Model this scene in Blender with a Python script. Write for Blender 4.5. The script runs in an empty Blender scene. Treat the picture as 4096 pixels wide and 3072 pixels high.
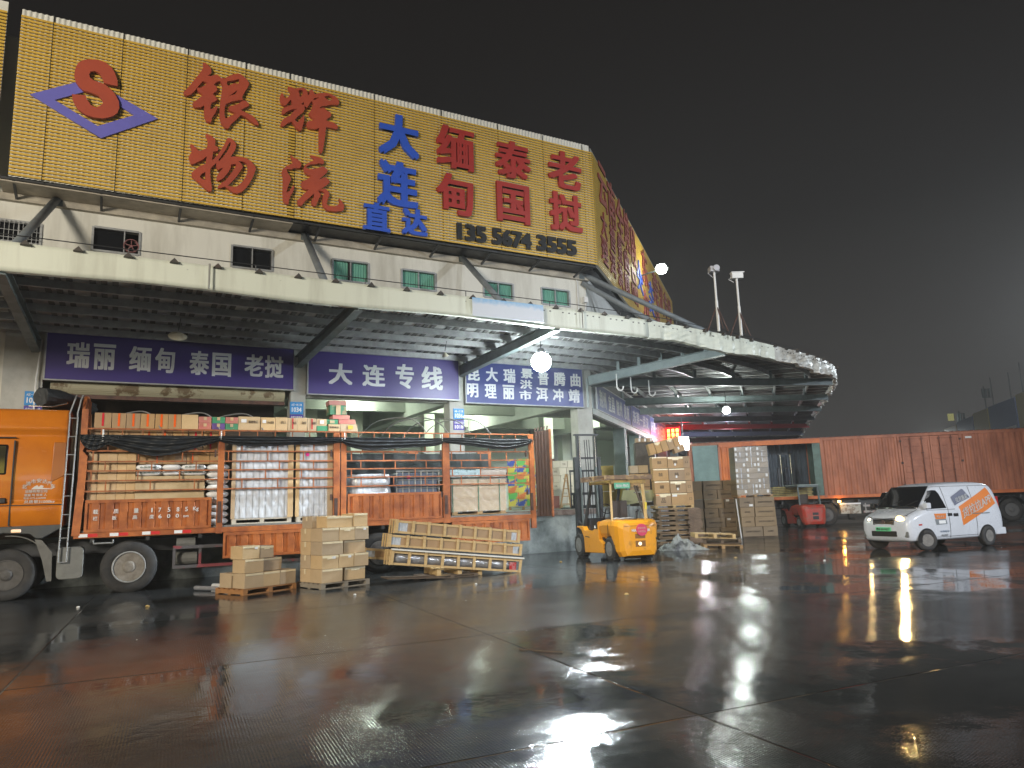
import bpy, math, random
from math import radians as R_, sin, cos, pi, atan2, sqrt, tan
from mathutils import Vector as V, Matrix as Mx
random.seed(7)
S=bpy.context.scene; COL=S.collection
# ---------------- camera, sky, light, exposure ----------------
cam=bpy.data.objects.new('camera',bpy.data.cameras.new('camera')); COL.objects.link(cam); S.camera=cam
cam.data.sensor_width=36; cam.data.lens=2900/4096*36; cam.data.clip_end=1500; cam.data.clip_start=.05
_F=V((0,cos(R_(9.4)),sin(R_(9.4)))); _r=V((1,0,0)); _u=_r.cross(_F)
_a=R_(1.95); _R=_r*cos(_a)-_u*sin(_a); _U=_r*sin(_a)+_u*cos(_a)
cam.matrix_world=Mx(((_R.x,_U.x,-_F.x,0),(_R.y,_U.y,-_F.y,0),(_R.z,_U.z,-_F.z,1.65),(0,0,0,1)))
W=bpy.data.worlds.new('World'); S.world=W; W.use_nodes=True
nt=W.node_tree; N=nt.nodes; L=nt.links; bg=N['Background']
tc=N.new('ShaderNodeTexCoord'); sp=N.new('ShaderNodeSeparateXYZ'); L.new(tc.outputs['Generated'],sp.inputs[0])
rp=N.new('ShaderNodeValToRGB'); mr=N.new('ShaderNodeMapRange'); mr.inputs[1].default_value=-.05; mr.inputs[2].default_value=.75
L.new(sp.outputs[2],mr.inputs[0]); L.new(mr.outputs[0],rp.inputs[0])
e=rp.color_ramp.elements; e[0].position=0; e[0].color=(.062,.059,.056,1); e[1].position=1; e[1].color=(.0085,.0075,.0075,1)
q=e.new(.22); q.color=(.036,.034,.032,1); q=e.new(.5); q.color=(.014,.0130,.0127,1)
m2=N.new('ShaderNodeMapRange'); m2.inputs[1].default_value=-.9; m2.inputs[2].default_value=.8; m2.inputs[3].default_value=.72; m2.inputs[4].default_value=1.12
L.new(sp.outputs[0],m2.inputs[0]); L.new(rp.outputs[0],bg.inputs[0]); L.new(m2.outputs[0],bg.inputs[1])
def lamp(kind,name,loc,energy,color=(1,1,1),size=.3,target=None,spot=None,blend=.5):
    d=bpy.data.lights.new(name,kind); d.energy=energy; d.color=color
    if kind=='AREA': d.size=size
    else: d.shadow_soft_size=size
    if spot: d.spot_size=R_(spot); d.spot_blend=blend
    o=bpy.data.objects.new(name,d); COL.objects.link(o); o.location=loc
    if target: o.rotation_euler=(V(target)-V(loc)).to_track_quat('-Z','Y').to_euler()
    return o
# yard floodlights on the masts behind the photographer
lamp('SPOT','unseen_floodlight',(20,-16,13),30000,(.86,.92,1),1.6,(10,24,.5),48,.7)
lamp('SPOT','unseen_floodlight',(-13,-14,10),34000,(1,.91,.77),2.5,(-3,22,8),84,.8)
lamp('SPOT','unseen_floodlight',(34,6,10),16000,(.80,.88,1),.4,(12,24,1),70,.6)
S.view_settings.view_transform='Standard'; S.view_settings.look='None'; S.view_settings.gamma=1; S.view_settings.exposure=0
S.cycles.max_bounces=6; S.cycles.diffuse_bounces=3; S.cycles.glossy_bounces=4; S.cycles.transmission_bounces=4; S.cycles.transparent_max_bounces=8
S.cycles.sample_clamp_indirect=4; S.cycles.sample_clamp_direct=0; S.cycles.use_denoising=True
# ---------------- helpers ----------------
ORG={}; FRM={}
class Frame:
    def __init__(s,az,o=(0,0,0)):
        s.rot=R_(90-az); s.m=Mx.Translation(o)@Mx.Rotation(s.rot,4,'Z')
    def w(s,u,w,z=0): return s.m@V((u,w,z))
FW=Frame(61.3); FS=Frame(19.5); FT=Frame(63); FG=Frame(90)
def tag(o,label=None,cat=None,group=None,kind=None):
    if label: o['label']=label
    if cat: o['category']=cat
    if group: o['group']=group
    if kind: o['kind']=kind
    return o
def thing(name,label,cat,base=(0,0,0),F=FG,group=None):
    o=bpy.data.objects.new(name,None); COL.objects.link(o); o.empty_display_size=.2
    o.location=F.w(*base); o.rotation_euler=(0,0,F.rot); ORG[o]=V(base); FRM[o]=F
    return tag(o,label,cat,group)
class MB:
    def __init__(s): s.v=[]; s.f=[]; s.mi=[]; s.M=Mx.Identity(4); s.m=0
    def add(s,vs,fs):
        n=len(s.v); s.v+=[s.M@V(p) for p in vs]; s.f+=[tuple(i+n for i in f) for f in fs]; s.mi+=[s.m]*len(fs); return s
    def box(s,x0,x1,y0,y1,z0,z1):
        return s.add([(x0,y0,z0),(x1,y0,z0),(x1,y1,z0),(x0,y1,z0),(x0,y0,z1),(x1,y0,z1),(x1,y1,z1),(x0,y1,z1)],
          [(3,2,1,0),(4,5,6,7),(0,1,5,4),(1,2,6,5),(2,3,7,6),(3,0,4,7)])
    def bar(s,p,q,w,h=None,up=(0,0,1)):
        h=h or w; p=V(p); q=V(q); d=(q-p).normalized(); a=d.cross(V(up))
        if a.length<1e-4: a=d.cross(V((1,0,0)))
        a.normalize(); b=a.cross(d).normalized(); a=a*w/2; b=b*h/2
        return s.add([p-a-b,p+a-b,p+a+b,p-a+b,q-a-b,q+a-b,q+a+b,q-a+b],[(3,2,1,0),(4,5,6,7),(0,1,5,4),(1,2,6,5),(2,3,7,6),(3,0,4,7)])
    def tube(s,pts,r,n=8,caps=True):
        pts=[V(p) for p in pts]; rs=r if isinstance(r,(list,tuple)) else [r]*len(pts); vs=[]; fs=[]; pa=None
        for i,p in enumerate(pts):
            d=(pts[min(i+1,len(pts)-1)]-pts[max(i-1,0)]).normalized()
            if pa is None:
                pa=d.cross(V((0,0,1)));
                if pa.length<1e-3: pa=d.cross(V((1,0,0)))
            a=(pa-d*pa.dot(d)).normalized(); pa=a; b=d.cross(a)
            for k in range(n):
                t=2*pi*k/n; vs.append(p+(a*cos(t)+b*sin(t))*rs[i])
        for i in range(len(pts)-1):
            for k in range(n): fs.append((i*n+k,i*n+(k+1)%n,(i+1)*n+(k+1)%n,(i+1)*n+k))
        if caps: fs.append(tuple(range(n-1,-1,-1))); fs.append(tuple((len(pts)-1)*n+k for k in range(n)))
        return s.add(vs,fs)
    def lathe(s,prof,n=24,axis='y',c=(0,0,0),caps=True):
        vs=[]; fs=[]
        for (a,r) in prof:
            for k in range(n):
                t=2*pi*k/n; x,y=r*cos(t),r*sin(t)
                p={'y':(x,a,y),'x':(a,x,y),'z':(x,y,a)}[axis]; vs.append(V(p)+V(c))
        for i in range(len(prof)-1):
            for k in range(n): fs.append((i*n+k,i*n+(k+1)%n,(i+1)*n+(k+1)%n,(i+1)*n+k))
        if caps and prof[0][1]>1e-4: fs.append(tuple(range(n-1,-1,-1)))
        if caps and prof[-1][1]>1e-4: fs.append(tuple((len(prof)-1)*n+k for k in range(n)))
        return s.add(vs,fs)
    def prism(s,poly,y0,y1):  # poly in x,z
        n=len(poly); vs=[(x,y0,z) for x,z in poly]+[(x,y1,z) for x,z in poly]
        fs=[tuple(range(n)),tuple(range(2*n-1,n-1,-1))]+[(i,i+n,(i+1)%n+n,(i+1)%n) for i in range(n)]
        return s.add(vs,fs)
    def prismz(s,poly,z0,z1):
        n=len(poly); vs=[(x,y,z0) for x,y in poly]+[(x,y,z1) for x,y in poly]
        fs=[tuple(range(n-1,-1,-1)),tuple(range(n,2*n))]+[(i,(i+1)%n,(i+1)%n+n,i+n) for i in range(n)]
        return s.add(vs,fs)
    def grid(s,fn,nu,nv,closed=False):
        vs=[fn(i/nu,j/nv) for j in range(nv+1) for i in range(nu+1)]
        return s.add(vs,[(j*(nu+1)+i,j*(nu+1)+i+1,(j+1)*(nu+1)+i+1,(j+1)*(nu+1)+i) for j in range(nv) for i in range(nu)])
    def rings(s,rings,caps=True):
        n=len(rings[0]); vs=[p for r in rings for p in r]; fs=[]
        for i in range(len(rings)-1):
            for k in range(n): fs.append((i*n+k,i*n+(k+1)%n,(i+1)*n+(k+1)%n,(i+1)*n+k))
        if caps: fs.append(tuple(range(n-1,-1,-1))); fs.append(tuple((len(rings)-1)*n+k for k in range(n)))
        return s.add(vs,fs)
    def build(s,name,mats,parent=None,F=None,bevel=0,smooth=False,solid=0,org=None):
        me=bpy.data.meshes.new(name); o=bpy.data.objects.new(name,me)
        og=ORG[parent] if parent is not None else V(org or (0,0,0))
        me.from_pydata([tuple(p-og) for p in s.v],[],s.f)
        if not isinstance(mats,(list,tuple)): mats=[mats]
        for x in mats: me.materials.append(x)
        for p,i in zip(me.polygons,s.mi): p.material_index=i; p.use_smooth=smooth
        COL.objects.link(o)
        if parent is not None: o.parent=parent; ORG[o]=og; FRM[o]=FRM[parent]
        else:
            F=F or FG; o.location=F.w(*og); o.rotation_euler=(0,0,F.rot); ORG[o]=og; FRM[o]=F
        if solid:
            k=o.modifiers.new('s','SOLIDIFY'); k.thickness=solid; k.offset=0
        if bevel:
            k=o.modifiers.new('b','BEVEL'); k.width=bevel; k.segments=2; k.limit_method='ANGLE'; k.angle_limit=R_(40)
        if smooth and bevel: 
            k=o.modifiers.new('w','WEIGHTED_NORMAL'); k.keep_sharp=True
        return o
def children(o): return [c for c in bpy.data.objects if c.parent==o]
KIDS={}
def copy_tree(o,loc=None,rz=None,label=None,scale=None,name=None,group=None):
    if o not in KIDS: KIDS[o]=[(c,children(c)) for c in children(o)]
    r=o.copy(); COL.objects.link(r)
    if loc is not None: r.location=loc
    if rz is not None: r.rotation_euler=(0,0,rz)
    if label: r['label']=label
    if group: r['group']=group
    if scale: r.scale=scale
    for c,g in KIDS[o]:
        k=c.copy(); COL.objects.link(k); k.parent=r
        for h in g:
            j=h.copy(); COL.objects.link(j); j.parent=k
    return r
# ---------------- materials ----------------
def srgb(r,g,b): return tuple(((c/255)/12.92 if c/255<=.04045 else ((c/255+.055)/1.055)**2.4) for c in (r,g,b))+(1,)
MATS={}
def mat(name,col,rough=.6,col2=None,scale=3,amt=.6,metal=0,bump=0,bscale=30,coat=0,emit=None,estr=0,spec=.5,stretch=None,alpha=None,detail=5,contrast=(.4,.65),trans=0):
    if name in MATS: return MATS[name]
    m=bpy.data.materials.new(name); m.use_nodes=True; MATS[name]=m
    nt=m.node_tree; N=nt.nodes; L=nt.links; b=N['Principled BSDF']
    c=tuple(col)[:3]+(1,); b.inputs['Base Color'].default_value=c; b.inputs['Roughness'].default_value=rough
    b.inputs['Metallic'].default_value=metal; b.inputs['Specular IOR Level'].default_value=spec
    b.inputs['Coat Weight'].default_value=coat; b.inputs['Coat Roughness'].default_value=.08
    if trans: b.inputs['Transmission Weight'].default_value=trans
    if alpha is not None: b.inputs['Alpha'].default_value=alpha
    if emit: b.inputs['Emission Color'].default_value=tuple(emit)[:3]+(1,); b.inputs['Emission Strength'].default_value=estr
    tc=N.new('ShaderNodeTexCoord'); src=tc.outputs['Object']
    if stretch:
        mp=N.new('ShaderNodeMapping'); mp.inputs['Scale'].default_value=stretch; L.new(src,mp.inputs[0]); src=mp.outputs[0]
    if col2 is not None:
        nz=N.new('ShaderNodeTexNoise'); nz.inputs['Scale'].default_value=scale; nz.inputs['Detail'].default_value=detail; nz.inputs['Roughness'].default_value=.65; L.new(src,nz.inputs['Vector'])
        r=N.new('ShaderNodeMapRange'); r.inputs[1].default_value=contrast[0]; r.inputs[2].default_value=contrast[1]; r.inputs[4].default_value=amt; L.new(nz.outputs[0],r.inputs[0])
        mx=N.new('ShaderNodeMix'); mx.data_type='RGBA'; mx.inputs[6].default_value=c; mx.inputs[7].default_value=tuple(col2)[:3]+(1,)
        L.new(r.outputs[0],mx.inputs[0]); L.new(mx.outputs[2],b.inputs['Base Color'])
        ad=N.new('ShaderNodeMath'); ad.operation='MULTIPLY_ADD'; ad.inputs[1].default_value=.22; ad.inputs[2].default_value=max(rough-.08,.02); L.new(nz.outputs[0],ad.inputs[0]); L.new(ad.outputs[0],b.inputs['Roughness'])
    if 'card' in name or 'carton' in name:
        oi=N.new('ShaderNodeObjectInfo'); rr=N.new('ShaderNodeMapRange'); rr.inputs[3].default_value=.78; rr.inputs[4].default_value=1.10; L.new(oi.outputs['Random'],rr.inputs[0])
        hs=N.new('ShaderNodeHueSaturation'); L.new(rr.outputs[0],hs.inputs['Value']); r2=N.new('ShaderNodeMapRange'); r2.inputs[3].default_value=.8; r2.inputs[4].default_value=1.08; L.new(oi.outputs['Random'],r2.inputs[0]); L.new(r2.outputs[0],hs.inputs['Saturation'])
        k_=b.inputs['Base Color'].links[0].from_socket if b.inputs['Base Color'].links else None
        if k_: L.new(k_,hs.inputs['Color'])
        else: hs.inputs['Color'].default_value=c
        L.new(hs.outputs[0],b.inputs['Base Color'])
    if bump:
        n2=N.new('ShaderNodeTexNoise'); n2.inputs['Scale'].default_value=bscale; n2.inputs['Detail'].default_value=4; L.new(src,n2.inputs['Vector'])
        bp=N.new('ShaderNodeBump'); bp.inputs['Strength'].default_value=min(1,bump); bp.inputs['Distance'].default_value=.02; L.new(n2.outputs[0],bp.inputs['Height']); L.new(bp.outputs[0],b.inputs['Normal'])
    return m
def emitm(name,col,st):
    if name in MATS: return MATS[name]
    m=bpy.data.materials.new(name); m.use_nodes=True; MATS[name]=m; N=m.node_tree.nodes; b=N['Principled BSDF']
    b.inputs['Base Color'].default_value=(.6,.6,.6,1); b.inputs['Emission Color'].default_value=tuple(col)[:3]+(1,); b.inputs['Emission Strength'].default_value=st; return m
ORANGE=mat('orange_truck_paint',(.47,.145,.035),.45,(.16,.035,.012),2.2,.75,bump=.08,bscale=20)
ORBAR=mat('orange_bar_paint',(.42,.13,.035),.5,(.10,.04,.02),6,.7)
CABP=mat('cab_paint',(.62,.19,.012),.22,(.45,.12,.01),1.2,.5,coat=.8)
CONT=mat('container_paint',(.45,.155,.075),.5,(.22,.065,.03),1.3,.75,bump=.1,bscale=12,stretch=(1,1,.45))
CONTO=mat('container_paint_bright',(.62,.16,.025),.45,(.35,.07,.02),1.5,.7,stretch=(1,1,.4))
RUST=mat('rusty_steel',(.10,.045,.03),.6,(.035,.02,.016),5,.8,bump=.2)
STEELG=mat('painted_steel',(.13,.16,.16),.5,(.07,.085,.085),3,.6)
STEELD=mat('dark_steel',(.035,.037,.04),.45,(.015,.015,.016),4,.6)
GALV=mat('galvanised_steel',(.36,.37,.37),.42,(.22,.22,.22),5,.6,metal=.3)
CHROME=mat('bright_metal',(.75,.75,.75),.18,metal=1)
TYRE=mat('tyre_rubber',(.022,.022,.023),.75,(.055,.052,.048),4,.7,bump=.2,bscale=40)
RIMG=mat('wheel_rim',(.16,.155,.145),.5,(.07,.055,.045),8,.8,metal=.4)
WHITEM=mat('white_paint',(.72,.72,.70),.45,(.5,.5,.47),3,.4)
PLG=mat('grey_plastic',(.17,.17,.155),.55,(.10,.10,.09),5,.5)
BLACKP=mat('black_plastic',(.012,.012,.013),.4)
TARP=mat('black_tarpaulin',(.013,.015,.017),.38,(.03,.033,.036),3,.6,bump=.5,bscale=7,stretch=(1,1,5))
GLASS=mat('dark_glass',(.008,.009,.011),.06,spec=.8,coat=.3)
KRAFT=mat('cardboard',(.44,.275,.125),.62,(.36,.215,.095),1.6,.7,bump=.06,bscale=8)
KRAFT2=mat('pale_cardboard',(.58,.42,.235),.6,(.49,.34,.175),1.6,.7)
KRAFTD=mat('brown_cardboard',(.29,.205,.115),.65,(.22,.155,.085),2,.7)
TAPE=mat('packing_tape',(.85,.74,.50),.10,coat=1,bump=.8,bscale=25)  # colour lifted to carry the tape's golden glint
OTAPE=mat('orange_tape',(.85,.13,.015),.2,coat=.4); RTAPE=mat('red_tape',(.6,.02,.04),.2,coat=.4)
LABELW=mat('white_label',(.75,.75,.74),.5)
INK=mat('printed_ink',(.05,.04,.03),.7)
WOOD=mat('pallet_wood',(.40,.25,.11),.65,(.22,.13,.06),3,.7,stretch=(1,1,8),bump=.2)
WOODY=mat('crate_wood',(.58,.41,.19),.55,(.42,.27,.11),3,.6,stretch=(1,1,6),bump=.1)
WOODD=mat('weathered_wood',(.14,.10,.065),.7,(.06,.045,.035),4,.7,bump=.3)
CONC=mat('concrete',(.30,.31,.29),.7,(.13,.14,.135),1.1,.85,bump=.3,bscale=9)
WALL=mat('painted_wall',(.66,.65,.58),.7,(.38,.36,.30),.9,.75,contrast=(.46,.68),stretch=(1,1,.16),bump=.05)
COLM=mat('column_concrete',(.42,.42,.385),.7,(.26,.26,.235),1.2,.7)
IWALL=mat('inner_wall',(.62,.66,.56),.7,(.45,.47,.40),.6,.5)
FASC=mat('fascia_sheet',(.70,.73,.62),.4,(.44,.44,.36),1.6,.65,contrast=(.48,.7),stretch=(1,1,.10),bump=.04,bscale=2)
FASCC=mat('crumpled_fascia_sheet',(.60,.60,.55),.38,(.24,.20,.15),1.8,.7,bump=.25,bscale=4)
SHEET=mat('roof_sheet',(.52,.53,.51),.5,(.17,.165,.155),1,.7)
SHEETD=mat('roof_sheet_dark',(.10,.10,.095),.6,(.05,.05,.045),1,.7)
FILM=mat('stretch_film',(.75,.80,.86),.14,(.40,.44,.48),5,.7,metal=.35,bump=.6,bscale=9,stretch=(4,4,1))
BLUEL=mat('sign_blue',(.035,.11,.60),.4,(.02,.08,.5),1.5,.5); REDL=mat('sign_red',(.40,.032,.025),.45,(.30,.028,.02),1.5,.5)
REDB=mat('sign_brush_red',(.44,.075,.035),.5,(.34,.055,.03),1.2,.5); PURL=mat('sign_purple_blue',(.16,.15,.55),.45,(.12,.12,.45),1.2,.5)
BLKL=mat('sign_black',(.015,.015,.015),.4)
YEL=mat('yellow_slat',(.68,.43,.055),.45,(.54,.34,.05),1.3,.6); WCOR=mat('white_corrugated',(.74,.74,.68),.5,(.5,.5,.44),2,.4)
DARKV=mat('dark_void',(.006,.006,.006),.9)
FYEL=mat('forklift_yellow',(.80,.34,.012),.32,(.20,.09,.02),2.6,.85,contrast=(.55,.74),coat=.35)
FRED=mat('forklift_red',(.45,.035,.02),.4,(.25,.12,.08),5,.7)
VAN=mat('van_paint',(.62,.64,.68),.25,(.52,.54,.57),2,.4,coat=.7)
VINYL=mat('orange_vinyl',(.66,.19,.03),.4); GVINYL=mat('grey_vinyl',(.13,.14,.19),.4)
# text as a mesh fitted to a rectangle
GC={}
def glyph(txt,x0,z0,x1,z1,y,m,parent,name='lettering',depth=.004,bold=.022,shear=0,smallsp=1.0):
    if txt not in GC:
        c=bpy.data.curves.new('txt','FONT'); c.body=txt; c.size=1; c.extrude=.02; c.resolution_u=2
        o=bpy.data.objects.new('txt',c); COL.objects.link(o)
        bpy.context.view_layer.update(); dg=bpy.context.evaluated_depsgraph_get()
        me=bpy.data.meshes.new_from_object(o.evaluated_get(dg)); bpy.data.objects.remove(o)
        GC[txt]=([tuple(v.co) for v in me.vertices],[tuple(p.vertices) for p in me.polygons])
    vs0,fs0=GC[txt]; bb=bold*1.15
    offs=[(0,0)] if bold<=0 else [(-bb,-bb*.6),(bb,-bb*.6),(bb,bb*.6),(-bb,bb*.6)]
    if bold>=.03: offs.append((0,0))
    xs=[v[0] for v in vs0]; ys=[v[1] for v in vs0]
    a,b,c0,d=min(xs)-max(bb,0),max(xs)+max(bb,0),min(ys)-max(bb,0)*.6,max(ys)+max(bb,0)*.6
    if x1 is None: x1=x0+(b-a)*(z1-z0)/(d-c0)
    og=ORG[parent]; vs=[]; fs=[]
    for k,(ox,oz) in enumerate(offs):
        n=len(vs)
        for v in vs0:
            vs.append(tuple(V((x0+(v[0]+ox-a)/(b-a)*(x1-x0),y-((depth+k*.0008) if v[2]>0 else 0),z0+(v[1]+oz-c0)/(d-c0)*(z1-z0)))-og))
        fs+=[tuple(i+n for i in f) for f in fs0]
    me=bpy.data.meshes.new(name); me.from_pydata(vs,[],fs); me.materials.append(m)
    ob=bpy.data.objects.new(name,me); COL.objects.link(ob); ob.parent=parent; ORG[ob]=og; FRM[ob]=FRM[parent]
    return ob
def join_into(dst,obs):
    # merge text meshes into one part mesh
    vs=[];fs=[]
    for o in obs:
        n=len(vs); vs+=[tuple(v.co) for v in o.data.vertices]; fs+=[tuple(i+n for i in p.vertices) for p in o.data.polygons]
    me=bpy.data.meshes.new(dst); me.from_pydata(vs,[],fs); me.materials.append(obs[0].data.materials[0])
    r=obs[0]; r.data=me; r.name=dst
    for o in obs[1:]: bpy.data.objects.remove(o)
    return r
def outline(polys,y0,y1,m,parent,name='character'):
    c=bpy.data.curves.new('ol','CURVE'); c.dimensions='2D'; c.fill_mode='BOTH'; c.extrude=.05
    for p in polys:
        pts=[(p[i],p[i+1]) for i in range(0,len(p),2)]; s=c.splines.new('POLY'); s.points.add(len(pts)-1); s.use_cyclic_u=True
        for k,(a,b) in zip(s.points,pts): k.co=(a,b,0,1)
    o=bpy.data.objects.new('ol',c); COL.objects.link(o); bpy.context.view_layer.update(); dg=bpy.context.evaluated_depsgraph_get()
    me=bpy.data.meshes.new_from_object(o.evaluated_get(dg)); bpy.data.objects.remove(o); og=ORG[parent]
    for v in me.vertices: v.co=V((v.co.x,y0 if v.co.z>0 else y1,v.co.y))-og
    me.materials.clear(); me.materials.append(m)
    ob=bpy.data.objects.new(name,me); COL.objects.link(ob); ob.parent=parent; ORG[ob]=og; FRM[ob]=FRM[parent]; return ob
# ---------------- ground ----------------
def ground_mat():
    m=bpy.data.materials.new('wet_concrete'); m.use_nodes=True; nt=m.node_tree; N=nt.nodes; L=nt.links; b=N['Principled BSDF']
    tc=N.new('ShaderNodeTexCoord'); mp=N.new('ShaderNodeMapping'); mp.inputs['Rotation'].default_value=(0,0,R_(-25)); L.new(tc.outputs['Object'],mp.inputs[0])
    P=mp.outputs[0]; sx=N.new('ShaderNodeSeparateXYZ'); L.new(P,sx.inputs[0])
    def math(op,a,b=None,c=None):
        n=N.new('ShaderNodeMath'); n.operation=op
        for i,x in enumerate((a,b,c)):
            if x is None: continue
            if isinstance(x,(int,float)): n.inputs[i].default_value=x
            else: L.new(x,n.inputs[i])
        return n.outputs[0]
    def noise(sc,det=5,ro=.6,vec=P,dist=0):
        n=N.new('ShaderNodeTexNoise'); n.inputs['Scale'].default_value=sc; n.inputs['Detail'].default_value=det; n.inputs['Roughness'].default_value=ro; n.inputs['Distortion'].default_value=dist; L.new(vec,n.inputs['Vector']); return n.outputs[0]
    def rng(x,a,b,c=0,d=1):
        n=N.new('ShaderNodeMapRange'); n.interpolation_type='SMOOTHSTEP'; L.new(x,n.inputs[0]); n.inputs[1].default_value=a; n.inputs[2].default_value=b; n.inputs[3].default_value=c; n.inputs[4].default_value=d; return n.outputs[0]
    wob=noise(1.3,3)
    def joint(co,off,per,w):
        a=math('ADD',math('SUBTRACT',co,off),math('MULTIPLY',math('SUBTRACT',wob,.5),.05))
        f=math('ABSOLUTE',math('SUBTRACT',math('FRACT',math('DIVIDE',a,per)),.5))  # .5 at line
        d=math('MULTIPLY',math('SUBTRACT',.5,f),per)
        return rng(d,0,w,1,0)
    j1=joint(sx.outputs[1],4.80,4.2,.014); j2=joint(sx.outputs[0],3.73,5.2,.014); J=math('MAXIMUM',j1,j2)
    JW=math('MAXIMUM',joint(sx.outputs[1],4.80,4.2,.3),joint(sx.outputs[0],3.73,5.2,.3))
    # every slab its own tone and its own broom direction
    sl=N.new('ShaderNodeCombineXYZ'); L.new(math('FLOOR',math('DIVIDE',math('SUBTRACT',sx.outputs[0],3.73),5.2)),sl.inputs[0]); L.new(math('FLOOR',math('DIVIDE',math('SUBTRACT',sx.outputs[1],4.80),4.2)),sl.inputs[1])
    wn=N.new('ShaderNodeTexWhiteNoise'); wn.noise_dimensions='2D'; L.new(sl.outputs[0],wn.inputs[0])
    big=noise(.16,6,.62,dist=.4); mid=noise(.55,6,.65,dist=.3); fine=noise(14,4); spec=noise(60,2)
    pud=math('ADD',math('ADD',math('MULTIPLY',big,.65),math('MULTIPLY',mid,.35)),math('MULTIPLY',math('SUBTRACT',wn.outputs[0],.5),.07))
    wet=rng(pud,.40,.58)     # 1 = standing film of water
    gw=N.new('ShaderNodeTexWave'); gw.inputs['Scale'].default_value=13; gw.inputs['Distortion'].default_value=1.2; gw.inputs['Detail'].default_value=2; gw.bands_direction='X'; L.new(P,gw.inputs['Vector'])
    dry=math('SUBTRACT',1,wet)
    h=math('ADD',math('MULTIPLY',gw.outputs['Fac'],math('MULTIPLY',math('ADD',math('MULTIPLY',wn.outputs[0],.7),.3),math('MULTIPLY',dry,.0022))),math('MULTIPLY',fine,math('ADD',math('MULTIPLY',dry,.0013),.0002)))
    h=math('ADD',h,math('MULTIPLY',noise(2.5,3),.0022)); h=math('ADD',h,math('MULTIPLY',spec,math('MULTIPLY',dry,.0012))); h=math('SUBTRACT',h,math('MULTIPLY',J,.012))
    bp=N.new('ShaderNodeBump'); bp.inputs['Strength'].default_value=1; bp.inputs['Distance'].default_value=1; L.new(h,bp.inputs['Height']); L.new(bp.outputs[0],b.inputs['Normal'])
    rr=math('ADD',math('MULTIPLY',dry,.12),.045); rr=math('ADD',rr,math('MULTIPLY',math('SUBTRACT',mid,.5),.10)); rr=math('MAXIMUM',rr,.03); L.new(rr,b.inputs['Roughness'])
    cr=N.new('ShaderNodeValToRGB'); ce=cr.color_ramp.elements; ce[0].position=.3; ce[0].color=(.013,.0142,.0148,1); ce[1].position=.75; ce[1].color=(.064,.067,.068,1)
    L.new(math('ADD',math('MULTIPLY',noise(.9,8,.7),.7),math('ADD',math('MULTIPLY',wn.outputs[0],.12),math('MULTIPLY',fine,.2))),cr.inputs[0])
    vo=N.new('ShaderNodeTexVoronoi'); vo.feature='DISTANCE_TO_EDGE'; vo.inputs['Scale'].default_value=.28
    wv=N.new('ShaderNodeVectorMath'); wv.operation='ADD'; nn_=N.new('ShaderNodeTexNoise'); nn_.inputs['Scale'].default_value=1.6; nn_.inputs['Detail'].default_value=6; L.new(P,nn_.inputs['Vector']); L.new(P,wv.inputs[0]); L.new(nn_.outputs['Color'],wv.inputs[1]); L.new(wv.outputs[0],vo.inputs['Vector'])
    crk=math('MULTIPLY',rng(vo.outputs['Distance'],0,.004,1,0),rng(noise(.23,2),.52,.60)); J=math('MAXIMUM',J,crk)
    mx=N.new('ShaderNodeMix'); mx.data_type='RGBA'; L.new(math('MULTIPLY',math('MAXIMUM',J,math('MULTIPLY',JW,.12)),.85),mx.inputs[0]); L.new(cr.outputs[0],mx.inputs[6]); mx.inputs[7].default_value=(.006,.0055,.005,1)
    L.new(mx.outputs[2],b.inputs['Base Color']); b.inputs['IOR'].default_value=1.35; b.inputs['Specular IOR Level'].default_value=.30
    return m
g=MB(); g.grid(lambda a,b:(-300+700*a,-60+560*b,0),40,40)
tag(g.build('ground',ground_mat()),kind='structure')
# ---------------- warehouse ----------------
CORN=FW.w(15.11,21.6)                # front corner of the building, world
SU0=FS.m.inverted()@CORN             # in side frame
SW=SU0.y; SU=SU0.x                   # side wall plane / start
bw=thing('warehouse_building','long warehouse with stained white upper walls and open loading bays behind the orange truck','building',(0,21.6,0),FW)
# outline of the building footprint in FW coords
i2=FW.m.inverted()
def S2W(u,w,z=0): return i2@FS.w(u,w,z)
wins=[(-3.02,8.70,-2.03,9.28),(-.88,8.74,.26,9.41),(2.64,8.73,3.80,9.40),(5.59,8.70,6.76,9.38),(7.85,8.71,9.05,9.34),(10.82,8.72,11.99,9.31),(13.15,8.71,14.35,9.33)]
def wall_with_holes(mb,x0,x1,z0,z1,y0,y1,holes):
    zs=sorted(set([z0,z1]+[h[1] for h in holes]+[h[3] for h in holes]))
    holes=sorted(holes)
    # band above / below and between
    lo=min(h[1] for h in holes); hi=max(h[3] for h in holes)
    mb.box(x0,x1,y0,y1,z0,lo); mb.box(x0,x1,y0,y1,hi,z1); c=x0
    for h in holes:
        mb.box(c,h[0],y0,y1,lo,hi)
        if h[1]>lo+1e-3: mb.box(h[0],h[2],y0,y1,lo,h[1])
        if h[3]<hi-1e-3: mb.box(h[0],h[2],y0,y1,h[3],hi)
        c=h[2]
    mb.box(c,x1,y0,y1,lo,hi)
m=MB(); wall_with_holes(m,-14,15.11,6.45,14.4,21.6,21.85,wins); m.build('wall',WALL,bw)
m=MB(); e1=S2W(SU+.02,SW); e2=S2W(SU+38,SW); e3=S2W(SU+38,SW-.25 if False else SW+.25)
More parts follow.
